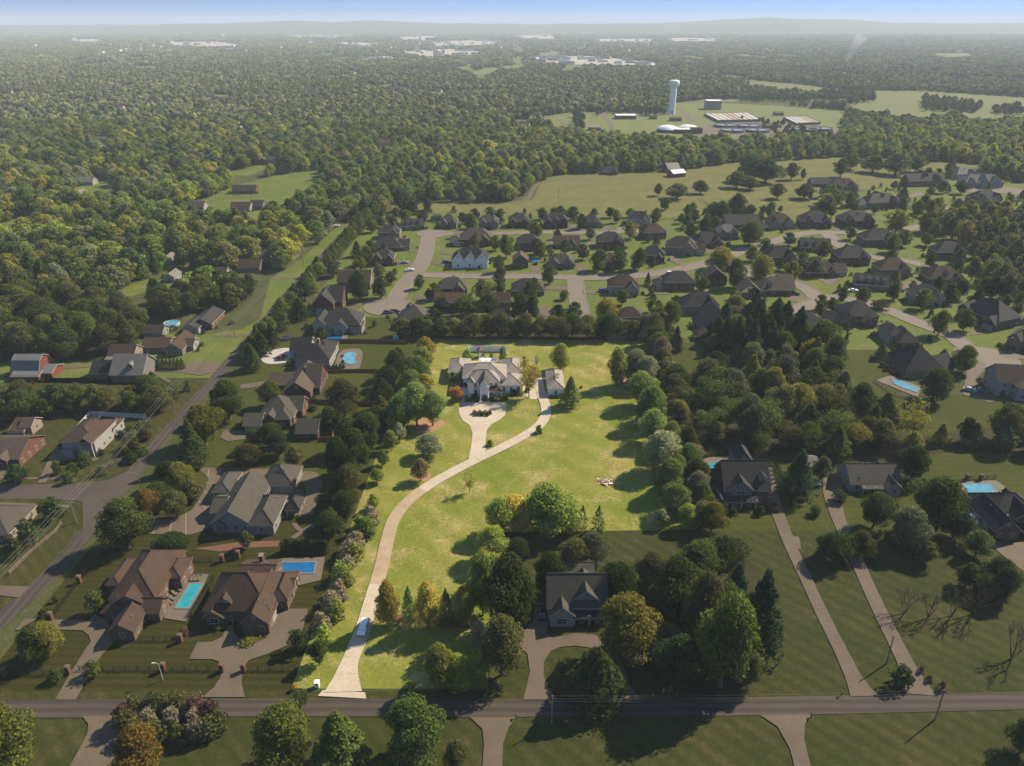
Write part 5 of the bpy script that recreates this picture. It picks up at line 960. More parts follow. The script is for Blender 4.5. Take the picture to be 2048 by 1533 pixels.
# street and garden trees of the subdivision
Ts('maple', 'g', (942, 472, 30, 48), (1070, 480, 27, 38), (1012, 515, 32, 48), (998, 545, 22, 36), (1000, 575, 26, 44, 'd'), (1000, 592, 22, 38, 'd'), (1098, 568, 30, 38), (1197, 542, 34, 46), (1238, 544, 30, 44), (1277, 540, 32, 46), (1068, 588, 24, 34, 'd'), (1064, 640, 28, 50, 'd'), (1116, 652, 40, 44, 'd'), (1148, 648, 34, 46, 'd'), (1210, 645, 46, 48, 'o'),
   (1270, 540, 20, 20, 'v'), (1440, 540, 56, 48, 'y'), (1467, 575, 42, 60, 'd'), (1520, 560, 48, 52, 'y'), (1580, 565, 36, 46, 'y'), (1682, 608, 21, 38), (1640, 620, 24, 32, 'd'), (1662, 624, 22, 30, 'd'), (1722, 612, 30, 40, 'd'), (1758, 618, 34, 18), (1785, 600, 30, 34, 'd'), (1842, 618, 36, 42), (1875, 672, 40, 54, 'l'), (1925, 745, 48, 56, 'l'), (1864, 800, 62, 66, 'd'), (1600, 545, 32, 44, 's'), (1632, 552, 32, 40, 's'),
   (1790, 468, 50, 50, 'y'), (1700, 480, 22, 28, 'd'), (1780, 525, 24, 28, 'd'), (1860, 535, 22, 28, 'd'), (1652, 425, 34, 36, 'v'), (870, 600, 26, 36, 'g'), (720, 600, 42, 62, 'd'), (762, 596, 34, 46), (782, 568, 24, 26), (840, 578, 22, 30), (856, 600, 14, 22, 'd'), (886, 626, 32, 38, 'v'), (930, 630, 40, 44, 'l'), (940, 634, 24, 26, 'l'), (735, 530, 28, 40, 'v'), (720, 545, 30, 34, 'y'), (1128, 600, 20, 20), (1040, 640, 36, 56, 'd'))
Ts('maple', 'g', (1060, 605, 26, 46, 'd'), (1315, 655, 40, 44, 'v'), (1340, 650, 42, 50, 'l'), (1350, 620, 20, 30, 'd'), (1470, 612, 24, 28), (1300, 625, 14, 26, 'd'), (1260, 478, 30, 36, 'y'), (1180, 480, 20, 26), (1130, 508, 24, 30, 's'), (1165, 520, 26, 34, 'v'), (1380, 478, 24, 34, 'd'), (1410, 472, 30, 40, 'd'), (1498, 492, 46, 52, 'g'), (1470, 440, 40, 56, 'd'), (1440, 450, 40, 50, 'd'), (1425, 442, 32, 40, 'd'), (1482, 436, 16, 28), (1330, 420, 22, 26, 'd'), (1525, 430, 16, 20, 'd'), (1220, 436, 22, 22, 'd'), (1560, 425, 10, 14, 'd'), (950, 440, 20, 24, 'd'), (980, 435, 22, 22, 'd'), (1000, 437, 20, 20, 'd'), (1084, 440, 22, 26, 'd'), (1145, 440, 28, 28, 'd'), (925, 448, 20, 24, 'd'), (1110, 436, 24, 22, 'v'))
Ts('oak', 'g', (1316, 392, 18, 26), (1353, 398, 46, 32, 's'), (1400, 388, 34, 28, 's'), (1472, 376, 42, 34), (1500, 380, 36, 26), (1554, 398, 32, 32, 'v'), (1608, 398, 40, 32), (1500, 362, 60, 56, 'd'), (1530, 366, 60, 50, 'd'), (1582, 360, 28, 36), (1605, 360, 12, 24), (1680, 355, 30, 40), (1700, 340, 40, 36), (1745, 345, 50, 36), (1790, 350, 56, 46), (1830, 345, 40, 36), (1668, 310, 14, 22))
Ts('pine', 'd', (1295, 570, 14, 26), (1352, 690, 22, 40), (1356, 702, 20, 34), (1620, 400, 10, 18), (1690, 690, 12, 30), (1762, 668, 10, 24), (1700, 460, 10, 18))
for i in range(60):
    f = i / 59; T(1300 + 60 * f + R.uniform(-4, 4), 590 + 120 * f, R.uniform(10, 16), R.uniform(12, 20), 'shrub', R.choice('dgv')) if i % 3 == 0 else None
inS = [tuple(at(*p)[:2]) for p in SUBDIV]; xs = [p[0] for p in inS]; ys = [p[1] for p in inS]
DRV = [w for n_, w in PATCHES if n_ in ('driveway', 'street_turning_circle', 'road_apron', 'forecourt')]
for _ in range(1500):
    x, y = R.uniform(min(xs), max(xs)), R.uniform(min(ys), max(ys))
    if not inpoly([x], [y], inS)[0]: continue
    if any(math.hypot(x - a, y - b_) < r_ + 2.5 for a, b_, r_ in FOOT) or near_road(x, y, 4.5) or near_road(x * 1.025, y * 1.025, .5) or any(math.hypot(x - t['x'], y - t['y']) < 7.5 for t in TREES): continue
    if any(inpoly([x], [y], w)[0] for w in DRV): continue
    u, v = px(x, y); small = R.random() < .45; h = R.uniform(2.5, 5) if small else R.uniform(6, 11); TREES.append(dict(u=u, v=v, x=x, y=y, h=h, r=h * R.uniform(.34, .5), k='shrub' if small else R.choice(('oak', 'maple', 'maple', 'pine')), c=R.choice('ggdvdl')))
HF = [f for f in FOOT if 200 < f[1] < 620]
for a, b_, r_ in HF:
    for q in range(5):
        t_ = R.uniform(0, 6.28); x, y = a + math.cos(t_) * (r_ + R.uniform(.3, 2.5)), b_ + math.sin(t_) * (r_ + R.uniform(.3, 2.5)) * .8
        if near_road(x, y, 1) or any(inpoly([x], [y], w)[0] for w in DRV) or any(math.hypot(x - f[0], y - f[1]) < f[2] * .72 for f in HF): continue
        u, v = px(x, y); h = R.uniform(.8, 2.2); TREES.append(dict(u=u, v=v, x=x, y=y, h=h, r=h * R.uniform(.5, .8), k='shrub', c=R.choice('dgdvg')))
for t in TREES: t['s'] = t['r'] * t['h'] / (t['x'] ** 2 + t['y'] ** 2 + CAMZ ** 2)
TREES = [t for t in TREES if t['h'] > .3 and t['r'] > .3]
TREES.sort(key=lambda t: -t['s'])
NEAR, REST = TREES[:300], TREES[300:]
KW = {'oak': 'broad', 'maple': 'upright', 'pine': 'conical', 'cedar': 'narrow', 'airy': 'thin airy', 'bare': 'leafless', 'shrub': 'low'}
CW = {'d': 'dark green', 'g': 'green', 'l': 'light green', 'y': 'yellow-green', 'o': 'orange-tinged', 'v': 'olive', 'p': 'blue-green', 's': 'grey-green', 'b': 'brown', 'L': 'bright green', 'Y': 'yellow', 'O': 'orange', 'D': 'deep green', 'S': 'silvery', 'B': 'pale brown', 'r': 'reddish', 'M': 'bronze'}
NW = {'oak': 'tree', 'maple': 'tree', 'pine': 'conifer', 'cedar': 'evergreen', 'airy': 'tree', 'bare': 'tree', 'shrub': 'shrub'}
for u, v, n_ in ((1870, 1440, 'the roadside utility pole'), (690, 1390, 'the lot driveway mouth'), (728, 1258, 'the white car'), (965, 826, 'the forecourt bed'), (800, 940, 'the curve of the lot driveway'), (1215, 966, 'the rubble pile'), (1310, 780, 'the back lot corner'), (345, 1455, 'the reddish shrub ring'), (1560, 800, 'the right-hand wood'), (1800, 850, 'the wood above the ranch'), (1100, 1060, 'the inner lot corner'), (150, 800, 'the wood below the barn'), (700, 950, 'the left lot boundary'), (1340, 900, 'the right lot boundary'), (1440, 1250, 'the grove beside the cottage'), (560, 680, 'the roadside hedge trees')):
    p = at(u, v); LAND.append((p.x, p.y, n_))
ORD = 'first second third fourth fifth sixth seventh eighth ninth tenth eleventh twelfth thirteenth fourteenth fifteenth sixteenth seventeenth eighteenth nineteenth twentieth'.split()
def ordinal(i): return ORD[i] if i < 20 else ('twenty-' if i < 29 else 'thirty-') + ORD[(i - 20) % 10] if i % 10 != 9 else 'thirtieth'
names = {}
for t in NEAR:
    a = min(LAND, key=lambda l: math.hypot(l[0] - t['x'], l[1] - t['y'])); dx, dy = t['x'] - a[0], t['y'] - a[1]
    rel = ('right of' if dx > 0 else 'left of') if abs(dx) > abs(dy) else ('behind' if dy > 0 else 'in front of')
    t['l'] = f"{KW[t['k']]} {CW[t['c']]} {NW[t['k']]} {rel} {a[2]}"; names.setdefault(t['l'], []).append(t)
for l, ts in names.items():
    if len(ts) > 1:
        for i, t in enumerate(sorted(ts, key=lambda q: q['u'])): t['l'] = f"{l}, {ordinal(i)} from the left"
TN = {'oak': 'broadleaf_tree', 'maple': 'broadleaf_tree', 'pine': 'pine_tree', 'cedar': 'cedar_tree', 'airy': 'young_tree', 'bare': 'bare_tree', 'shrub': 'garden_shrub'}
for i, t in enumerate(NEAR):
    cm, tm = PROTO[t['k']][i % 3]; e = thing(TN[t['k']], t['l'], NW[t['k']] if t['k'] != 'cedar' else 'evergreen', (t['x'], t['y'], 0), R.uniform(0, 6.28), 'trees and shrubs of the lots')
    e.scale = (t['r'] / 4.7, t['r'] / 4.7, t['h'] / 12.2)
    c = link('crown', cm, e); cl = LC[t['c']]; j = R.uniform(.88, 1.14); c.color = (cl[0] * j, cl[1] * j, cl[2] * j, 1)
    if tm: link('trunk', tm, e)
# ------------------------------------------------------------------ the rest of the woods: one mass of instanced trees
def proto_collection(name, items):
    c = bpy.data.collections.new(name)
    for i, (me, col) in enumerate(items):
        lm = 'foliage_%02d_%02d_%02d' % tuple(round(x * 255) for x in col)
        if lm not in MATS: leafmat(lm, 0.52, col)
        me = me.copy(); me.materials[0] = MATS[lm]
        o = bpy.data.objects.new('%s_%03d' % (name, i), me); c.objects.link(o)
    return c
def join_tree(crown_me, trunk_me):
    """crown and trunk in one mesh"""
    v = [tuple(x.co) for x in crown_me.vertices]; f = [tuple(p.vertices) for p in crown_me.polygons]; mi = [0] * len(f)
    if trunk_me:
        n = len(v); v += [tuple(x.co) for x in trunk_me.vertices]; f += [tuple(n + k for k in p.vertices) for p in trunk_me.polygons]; mi += [1] * len(trunk_me.polygons)
    me = bpy.data.meshes.new('tree_mass'); me.from_pydata(v, [], f); me.materials.append(LEAF); me.materials.append(BARK); me.polygons.foreach_set('material_index', mi); me.update(); return me
def lump(seed, n=5, spread=3.2):
    import bmesh
    rs = random.Random(seed); bm = bmesh.new()
    for i in range(n):
        r = rs.uniform(2.0, 3.4); t = i * 2.4; q = spread * rs.uniform(.2, 1)
        g_ = bmesh.ops.create_icosphere(bm, subdivisions=2, radius=r); c = Vector((q * math.cos(t), q * math.sin(t), rs.uniform(5.2, 8.6)))
        for vv in g_['verts']: vv.co = vv.co * rs.uniform(.74, 1.2) + c; vv.co.z = max(.3, vv.co.z)
    me = bpy.data.meshes.new('lump'); bm.to_mesh(me); bm.free(); me.materials.append(LEAF); return me
kinds = ['oak', 'maple', 'pine', 'cedar', 'airy', 'shrub']; cols = list('dglyvspobLYDSr'); NEARP = []; NKEY = {}
used = sorted({(t['k'], t['c']) for t in REST})
mids = {k: [join_tree(qmesh('c', crown(k, nq, lf, 400 + j), LEAF), trunk_mesh(k, 9 + j)) for j in range(2)] for k, nq, lf in (('oak', 1900, .42), ('maple', 1700, .42), ('pine', 1500, .46), ('cedar', 800, .4), ('airy', 600, .38), ('shrub', 600, .6))}
mids['bare'] = [PROTO['bare'][0][0]] * 2
items = []
for k, c in used:
    for j in range(2): NKEY[(k, c, j)] = len(items); items.append((mids[k][j], LC[c]))
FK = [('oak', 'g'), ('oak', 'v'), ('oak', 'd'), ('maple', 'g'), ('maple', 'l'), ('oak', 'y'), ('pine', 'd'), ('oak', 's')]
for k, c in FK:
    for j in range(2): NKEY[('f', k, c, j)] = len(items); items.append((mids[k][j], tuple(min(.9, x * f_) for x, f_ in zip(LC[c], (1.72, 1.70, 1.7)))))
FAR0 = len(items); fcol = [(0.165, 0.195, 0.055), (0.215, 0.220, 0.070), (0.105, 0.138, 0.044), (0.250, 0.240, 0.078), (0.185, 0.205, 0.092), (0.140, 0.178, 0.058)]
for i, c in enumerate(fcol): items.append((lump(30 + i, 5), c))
PAT0 = len(items)
def patch_mesh(seed, size, n):
    import bmesh
    rs = random.Random(seed); bm = bmesh.new()
    for i in range(n):
        g_ = bmesh.ops.create_icosphere(bm, subdivisions=1, radius=rs.uniform(3.6, 6.2) * size / 26); c = Vector((rs.uniform(-.5, .5) * size, rs.uniform(-.5, .5) * size, rs.uniform(5, 9)))
        for vv in g_['verts']: vv.co = vv.co * rs.uniform(.75, 1.2); vv.co.z = max(.2, min(vv.co.z * min(1, 26 / size * 1.3), 9) + c.z); vv.co.x += c.x; vv.co.y += c.y
    me = bpy.data.meshes.new('canopy'); bm.to_mesh(me); bm.free(); me.materials.append(LEAF); return me
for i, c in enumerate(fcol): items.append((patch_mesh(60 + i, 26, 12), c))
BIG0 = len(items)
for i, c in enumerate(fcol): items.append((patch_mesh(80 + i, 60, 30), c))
coll = proto_collection('woodland_prototypes', items)
pts = []; idx = []; rot = []; scl = []
for t in REST:
    pts.append((t['x'], t['y'], 0)); idx.append(NKEY[(t['k'], t['c'], R.randint(0, 1))]); rot.append(R.uniform(0, 6.28)); scl.append((t['r'] / 4.7, t['r'] / 4.7, t['h'] / 12.2))
POLY = {n_: [tuple(at(*p)[:2]) for p in q] for n_, q in dict(field=FIELD, rf=RFIELD, plant=PLANT, sub=SUBDIV, lot=LOT).items()}
CLEARS = list(POLY.values()) + [[tuple(at(*p)[:2]) for p in q] for q in FARF + LEFTC] + GLADES
TOWN = [[(1060, 114), (1180, 112), (1320, 126), (1310, 133), (1240, 132), (1120, 128), (1065, 126)], [(800, 104), (900, 98), (965, 104), (960, 110), (850, 113)], [(715, 117), (780, 112), (800, 118), (730, 121)], [(860, 84), (960, 80), (1000, 86), (960, 92), (870, 92)], [(1330, 76), (1440, 77), (1440, 84), (1330, 83)],
        [(325, 85), (440, 83), (490, 92), (420, 94), (330, 90)], [(140, 80), (200, 78), (215, 84), (150, 86)], [(1020, 68), (1110, 68), (1105, 80), (1040, 80)], [(680, 84), (760, 86), (750, 92), (690, 92)], [(790, 74), (870, 72), (880, 80), (800, 82)], [(560, 66), (700, 64), (720, 74), (580, 76)], [(1190, 78), (1320, 78), (1300, 85), (1200, 84)]]
SPOTS = [(R.uniform(40, 2000), R.uniform(64, 108)) for _ in range(120)]; SPOTS += [(R.uniform(560, 1320), R.uniform(66, 100)) for _ in range(70)]; SPOTS += [px(sum(p[0] for p in g_) / 10, sum(p[1] for p in g_) / 10) for g_ in GLADES[:62:2]]
CLEARS += [[tuple(at(*p)[:2]) for p in q] for q in TOWN] + [[tuple(at(u + a * 7, v + b_ * (1.3 if b_ < 0 else 2.6))[:2]) for a, b_ in ((-1, -1), (1, -1), (1, 1), (-1, 1))] for u, v in SPOTS]
def scatter(y0, y1, sp, margin):
    gx, gy = np.meshgrid(np.arange(-y1 * .82, y1 * .82, sp), np.arange(y0, y1, sp)); gx = gx.ravel() + NP.uniform(-.48, .48, gx.size) * sp; gy = gy.ravel() + NP.uniform(-.48, .48, gy.size) * sp
    u, v = px(gx, gy); ok = (u > -margin) & (u < W + margin) & (v < HT)
    for c in CLEARS:
        xs_, ys_ = [p[0] for p in c], [p[1] for p in c]; ii = np.where(ok & (gx > min(xs_) - 60) & (gx < max(xs_) + 60) & (gy > min(ys_) * .93 - 5) & (gy < max(ys_) + 5))[0]
        if len(ii):
            for k_ in np.linspace(1.0, 1.062, 8): ok[ii[inpoly(gx[ii] * k_, gy[ii] * k_, c)]] = False
    for w_, h_ in ROADS:
        lo_, hi_ = w_.min(0) - 12, w_.max(0) + 12; m_ = ok & (gx > lo_[0]) & (gx < hi_[0]) & (gy > lo_[1]) & (gy < hi_[1])
        ii = np.where(m_)[0]
        if len(ii):
            d = np.min(np.hypot(gx[ii, None] - w_[None, :, 0], gy[ii, None] - w_[None, :, 1]), 1); ok[ii[d < h_.max() + 2.5]] = False
    F_ = np.array(FOOT); ii = np.where(ok & (gy < 900))[0]
    if len(ii):
        d = np.min(np.hypot(gx[ii, None] - F_[None, :, 0], gy[ii, None] - F_[None, :, 1]) - F_[None, :, 2], 1); ok[ii[d < 1.0]] = False
        # keep the view onto houses open
        d2 = np.min(np.where((gy[ii, None] < F_[None, :, 1]) & (gy[ii, None] > F_[None, :, 1] - 30), np.abs(gx[ii, None] - gy[ii, None] / F_[None, :, 1] * F_[None, :, 0]) - F_[None, :, 2], 99), 1); ok[ii[d2 < 0]] = False
    return gx[ok], gy[ok], u[ok], v[ok]
def hazy(x, y, s): return np.sin(x / s + 1.3 * np.sin(y / s * .7)) + np.sin(y / s * 1.3 + 2 + np.sin(x / s * .9))
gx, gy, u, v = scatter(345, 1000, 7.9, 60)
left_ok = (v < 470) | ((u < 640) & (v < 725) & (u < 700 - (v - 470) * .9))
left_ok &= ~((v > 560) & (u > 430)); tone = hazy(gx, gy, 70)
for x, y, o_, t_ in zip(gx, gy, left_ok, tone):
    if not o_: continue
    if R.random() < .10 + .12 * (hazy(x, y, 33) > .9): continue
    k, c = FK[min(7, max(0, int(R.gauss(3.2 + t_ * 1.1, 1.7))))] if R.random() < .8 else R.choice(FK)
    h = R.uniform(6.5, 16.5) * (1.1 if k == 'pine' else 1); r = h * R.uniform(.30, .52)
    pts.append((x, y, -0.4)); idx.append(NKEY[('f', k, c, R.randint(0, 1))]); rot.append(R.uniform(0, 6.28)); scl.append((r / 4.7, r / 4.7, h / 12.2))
n_mid = len(pts)
gx, gy, u, v = scatter(1000, 2500, 10.0, 40); tone = hazy(gx, gy, 130)
for x, y, t_ in zip(gx, gy, tone):
    if R.random() < .10: continue
    s = R.uniform(.8, 1.35); pts.append((x, y, -2.2 * s)); idx.append(FAR0 + min(5, max(0, int(R.gauss(2.5 + t_ * .8, 1.4))))); rot.append(R.uniform(0, 6.28)); scl.append((s * 1.12, s * 1.12, s * R.uniform(.85, 1.25)))
gx, gy, u, v = scatter(2500, 5600, 25.0, 30); tone = hazy(gx, gy, 260)
for x, y, t_ in zip(gx, gy, tone):
    if R.random() < .12: continue
    pts.append((x, y, R.uniform(-5, -2))); idx.append(PAT0 + min(5, max(0, int(R.gauss(2.5 + t_ * .8, 1.4))))); rot.append(R.uniform(0, 6.28)); scl.append((1, 1, R.uniform(.8, 1.3)))
gx, gy, u, v = scatter(5600, 9800, 55.0, 20)
for x, y in zip(gx, gy):
    if R.random() < .15: continue
    pts.append((x, y, R.uniform(-5, -1))); idx.append(BIG0 + R.randint(0, 5)); rot.append(R.uniform(0, 6.28)); scl.append((1, 1, R.uniform(.8, 1.5)))
def scatter_object(name, P, I, Rz, Sc, coll):
    me = bpy.data.meshes.new(name); me.vertices.add(len(P)); me.vertices.foreach_set('co', np.array(P, np.float32).ravel())
    for nm, ty, dat in (('pick', 'INT', np.array(I, np.int32)), ('turn', 'FLOAT', np.array(Rz, np.float32))): me.attributes.new(nm, ty, 'POINT').data.foreach_set('value', dat)
    me.attributes.new('size', 'FLOAT_VECTOR', 'POINT').data.foreach_set('vector', np.array(Sc, np.float32).ravel()); me.update()
    o = link(name, me); g_ = bpy.data.node_groups.new(name, 'GeometryNodeTree'); g_.interface.new_socket('Geometry', in_out='INPUT', socket_type='NodeSocketGeometry'); g_.interface.new_socket('Geometry', in_out='OUTPUT', socket_type='NodeSocketGeometry')
    N = g_.nodes; L = g_.links; gi, go = N.new('NodeGroupInput'), N.new('NodeGroupOutput'); ip = N.new('GeometryNodeInstanceOnPoints'); ci = N.new('GeometryNodeCollectionInfo'); mp_ = N.new('GeometryNodeMeshToPoints')
    ci.inputs['Collection'].default_value = coll; ci.inputs['Separate Children'].default_value = True; ci.inputs['Reset Children'].default_value = True
    def attr(nm, ty): a = N.new('GeometryNodeInputNamedAttribute'); a.data_type = ty; a.inputs['Name'].default_value = nm; return a.outputs['Attribute']
    cx = N.new('ShaderNodeCombineXYZ'); L.new(attr('turn', 'FLOAT'), cx.inputs['Z'])
    L.new(gi.outputs[0], mp_.inputs[0]); L.new(mp_.outputs[0], ip.inputs['Points']); L.new(ci.outputs[0], ip.inputs['Instance']); ip.inputs['Pick Instance'].default_value = True
    L.new(attr('pick', 'INT'), ip.inputs['Instance Index']); L.new(cx.outputs[0], ip.inputs['Rotation']); L.new(attr('size', 'FLOAT_VECTOR'), ip.inputs['Scale']); L.new(ip.outputs[0], go.inputs[0])
    md = o.modifiers.new('scatter', 'NODES'); md.node_group = g_; o['kind'] = 'stuff'; o['label'] = 'mixed green woodland stretching over the country to the horizon'; o['category'] = 'woodland'; return o
scatter_object('woodland', pts, idx, rot, scl, coll)
print('instances', len(pts), 'mid', n_mid, 'listed trees', len(TREES))
# ------------------------------------------------------------------ pools
def pool(pix, mat, label, smooth=0, cop=0.35, world=False):
    w = [(p[0], p[1]) if world else tuple(at(*p)[:2]) for p in pix]
    if smooth: w = catmull(w, smooth, True)
    cx, cy = sum(p[0] for p in w) / len(w), sum(p[1] for p in w) / len(w); root = thing('swimming_pool', label, 'pool', (cx, cy, 0)); z = 0.34
    loc = [(x - cx, y - cy) for x, y in w]
    if sum(loc[i][0] * loc[(i + 1) % len(loc)][1] - loc[(i + 1) % len(loc)][0] * loc[i][1] for i in range(len(loc))) < 0: loc = loc[::-1]
    m = MB(); m.face([(x, y, z) for x, y in loc]); m.build('water', mat, root)
    n = len(loc); out = []
    for i in range(n):
        a, b_, c = Vector(loc[i - 1]), Vector(loc[i]), Vector(loc[(i + 1) % n]); t1, t2 = (b_ - a).normalized(), (c - b_).normalized(); nn = Vector((t1.y + t2.y, -t1.x - t2.x)); nn = nn.normalized() * cop / max(.5, nn.length / 2); out.append((b_.x + nn.x, b_.y + nn.y))
    k = MB()
    for i in range(n):
        j = (i + 1) % n; k.face([(*loc[i], z + .05), (*loc[j], z + .05), (*out[j], z + .05), (*out[i], z + .05)][::-1]); k.face([(*out[i], 0), (*out[j], 0), (*out[j], z + .05), (*out[i], z + .05)]); k.face([(*loc[j], z - .05), (*loc[i], z - .05), (*loc[i], z + .05), (*loc[j], z + .05)])
    k.build('coping', KERB, root); return root
patch('pool_deck', [(352, 1128), (372, 1130), (386, 1150), (418, 1150), (405, 1180), (385, 1222), (372, 1245), (328, 1238), (336, 1200), (365, 1175)], PAVER)
pool([(381, 1170), (405, 1170), (378, 1218), (352, 1218)], W_TURQ, 'long turquoise pool beside the brown-roofed brick house')
patch('pool_deck', [(545, 1122), (570, 1118), (650, 1116), (642, 1162), (600, 1172), (540, 1170)], PAVER)
pool([(563, 1128), (631, 1127), (627, 1148), (572, 1149), (570, 1152), (557, 1152)], W_BLUE, 'deep blue rectangular pool right of the brown-roofed house')
patch('pool_deck', [(535, 985), (605, 980), (612, 1000), (604, 1030), (560, 1040), (535, 1035)], PAVER)
pool([(545, 1026), (552, 1008), (560, 1001), (572, 1003), (572, 1012), (567, 1020), (562, 1030), (550, 1030)], W_PALE, 'curved pale blue pool behind the grey house', 4)
patch('pool_deck', [(672, 740), (676, 712), (690, 700), (722, 700), (724, 722), (712, 744)], PAVER, 3)
pool([(688, 724), (690, 710), (702, 706), (712, 709), (708, 720), (714, 727), (700, 730)], W_PALE, 'rounded light blue pool right of the black-roofed white house', 4)
patch('pool_deck', [(622, 682), (628, 668), (698, 668), (692, 684)], PAVER); pool([(648, 672), (687, 671), (684, 680), (645, 680)], W_BLUE, 'rectangular blue pool below the glazed porch')
patch('pool_deck', [(1405, 930), (1412, 918), (1440, 914), (1478, 918), (1478, 945), (1430, 950), (1412, 944)], PAVER, 3); pool([(1418, 930), (1432, 927), (1446, 921), (1460, 924), (1460, 933), (1448, 936), (1440, 945), (1424, 942)], W_TURQ, 'small kidney pool beside the dark-roofed house', 4)
patch('pool_deck', [(1912, 966), (1990, 962), (2010, 975), (2000, 992), (1935, 994)], PAVER); pool([(1925, 970), (1980, 970), (1992, 986), (1938, 988)], W_PALE, 'rectangular pale blue pool behind the red brick house')
patch('pool_deck', [(1752, 762), (1780, 752), (1842, 775), (1835, 796)], PAVER); pool([(1782, 760), (1800, 763), (1836, 778), (1832, 786), (1808, 778), (1790, 770)], W_PALE, 'angled pale pool beside the sprawling dark-roofed house')
def round_pool(u, v, r, label, h=1.2, mat=None):
    p = at(u, v); root = thing('round_pool', label, 'pool', (p.x, p.y, 0)); m = MB(); m.lathe([(r, 0), (r, h), (r - .15, h), (r - .15, h - .25)], 28); m.build('wall', VINYL, root); m = MB(); m.face([((r - .16) * math.cos(k * .2244), (r - .16) * math.sin(k * .2244), h - .2) for k in range(28)]); m.build('water', mat or W_TURQ, root)
round_pool(344, 650, 3.4, 'round above-ground pool with white wall by the pale blue shed', mat=W_PALE); round_pool(440, 548, 3.0, 'small round pool above the roadside bungalows', mat=W_PALE)
pool([(1598, 519), (1608, 515), (1613, 520), (1604, 524)], W_TURQ, 'small turquoise pool beside the dark chimney house', 3); pool([(1062, 519), (1074, 517), (1078, 524), (1064, 526)], W_TURQ, 'small turquoise pool behind the red-roofed house', 3)
pool([(786, 672), (797, 670), (797, 680), (788, 681)], W_TURQ, 'turquoise pool glimpsed under trees left of the lot corner'); pool([(1402, 463), (1415, 461), (1418, 466), (1404, 468)], W_PALE, 'tiny pale pool between the twin-gabled house and pasture')
# ------------------------------------------------------------------ fences
def run_pts(pix): return [Vector(at(*p)) for p in pix]
def fence(name, label, pix, mat, style, h=1.8, step=2.4, pillars=None):
    P = run_pts(pix); root = thing(name, label, 'fence', (P[0].x, P[0].y, 0)); O = P[0]
    for a, b_ in zip(P[:-1], P[1:]):
        L = (b_ - a).length; n = max(1, round(L / step)); d = (b_ - a) / L; ang = math.atan2(d.y, d.x); sp = L / n; key = {}
        pm = MB(); pm.box(-.07, .07, -.07, .07, 0, h + .12); pm = pm.mesh('post', mat)
        if style == 'panel':
            q = MB(); q.box(.08, sp - .08, -.03, .03, .06, h); nb = int(sp / .3)
            for i in range(nb): q.box(.08 + i * (sp - .16) / nb + .02, .08 + (i + 1) * (sp - .16) / nb - .02, -.045, .045, .08, h - .04)
            q = q.mesh('panel', mat)
        elif style == 'rail':
            q = MB(); [q.box(.08, sp - .08, -.04, .04, z, z + .1) for z in (.35, .75, h - .12)]; q = q.mesh('rails', mat)
        else:
            q = MB(); q.box(.0, sp, -.02, .02, .12, .17); q.box(0, sp, -.02, .02, h - .1, h - .05); nb = int(sp / .16)
            for i in range(nb): q.box((i + .5) * sp / nb - .012, (i + .5) * sp / nb + .012, -.012, .012, .05, h)
            q = q.mesh('picket_panel', mat)
        for i in range(n):
            c = a + d * sp * i - O; link('post', pm, root, c, ang); link(q.name.split('.')[0], q, root, c, ang)
        link('post', pm, root, b_ - O, ang)
    for (u, v) in pillars or []:
        p = at(u, v) - O; k = MB(); k.box(-.42, .42, -.42, .42, 0, 2.0, 0); k.box(-.52, .52, -.52, .52, 2.002, 2.16, 1); k.box(-.34, .34, -.34, .34, 2.162, 2.3, 1); link('pillar', k.mesh('pillar', [WL['brick'], WL['brown']]), root, p)
    return root
fence('iron_fence', 'black iron fence with brick pillars along the front of the blue-pool house', [(160, 1342), (322, 1342), (441, 1342)], BLACK, 'picket', 1.3, 2.6, [(328, 1342), (445, 1344)])
fence('iron_fence', 'short black iron fence with brick pillar right of the wide driveway', [(492, 1342), (590, 1342)], BLACK, 'picket', 1.3, 2.6, [(488, 1344)])
fence('iron_fence', 'black iron fence with brick pillars at the lower left corner', [(-20, 1352), (12, 1350), (136, 1350)], BLACK, 'picket', 1.3, 2.6, [(12, 1352), (138, 1348)])
fence('iron_fence', 'black iron fence with brick pillars beside the left road', [(105, 1238), (160, 1165), (205, 1108)], BLACK, 'picket', 1.3, 2.6, [(103, 1240), (160, 1166), (206, 1106)])
fence('iron_fence', 'black iron garden fence with brick pillars behind the turquoise pool', [(352, 1124), (444, 1124), (478, 1120)], BLACK, 'picket', 1.3, 2.6, [(352, 1126), (445, 1124), (477, 1116)])
fence('iron_fence', 'short black garden fence beside the forward garage wing', [(280, 1282), (360, 1282)], BLACK, 'picket', 1.3, 2.6, [(362, 1284)])
fence('garden_screen', 'white paneled garden screen behind the mansion terrace', [(937, 707), (938, 704), (1011, 704), (1012, 707)], VINYL_L, 'panel', 2.6, 2.0)
fence('vinyl_fence', 'white vinyl privacy fence round the white two-storey house yard', [(152, 866), (181, 832), (293, 838)], VINYL, 'panel', 1.8, 2.4); fence('vinyl_fence', 'short white vinyl fence right of the white two-storey house', [(236, 872), (262, 874)], VINYL, 'panel', 1.8, 2.4)
fence('board_fence', 'red-brown board fence across the yard below the tan-roofed house', [(610, 806), (700, 812), (776, 812)], WOODR, 'panel', 1.8, 2.4)
fence('board_fence', 'red-brown board fence behind the rectangular pool', [(600, 686), (690, 686), (810, 688)], WOODR, 'panel', 1.8, 2.4)
fence('board_fence', 'brown fence below the rounded pool lawn', [(640, 747), (720, 745), (770, 746)], WOODR, 'panel', 1.5, 2.4); fence('board_fence', 'dark board fence beside the small brick outbuilding', [(636, 884), (665, 882), (668, 866)], WOODR, 'panel', 1.6, 2.4)
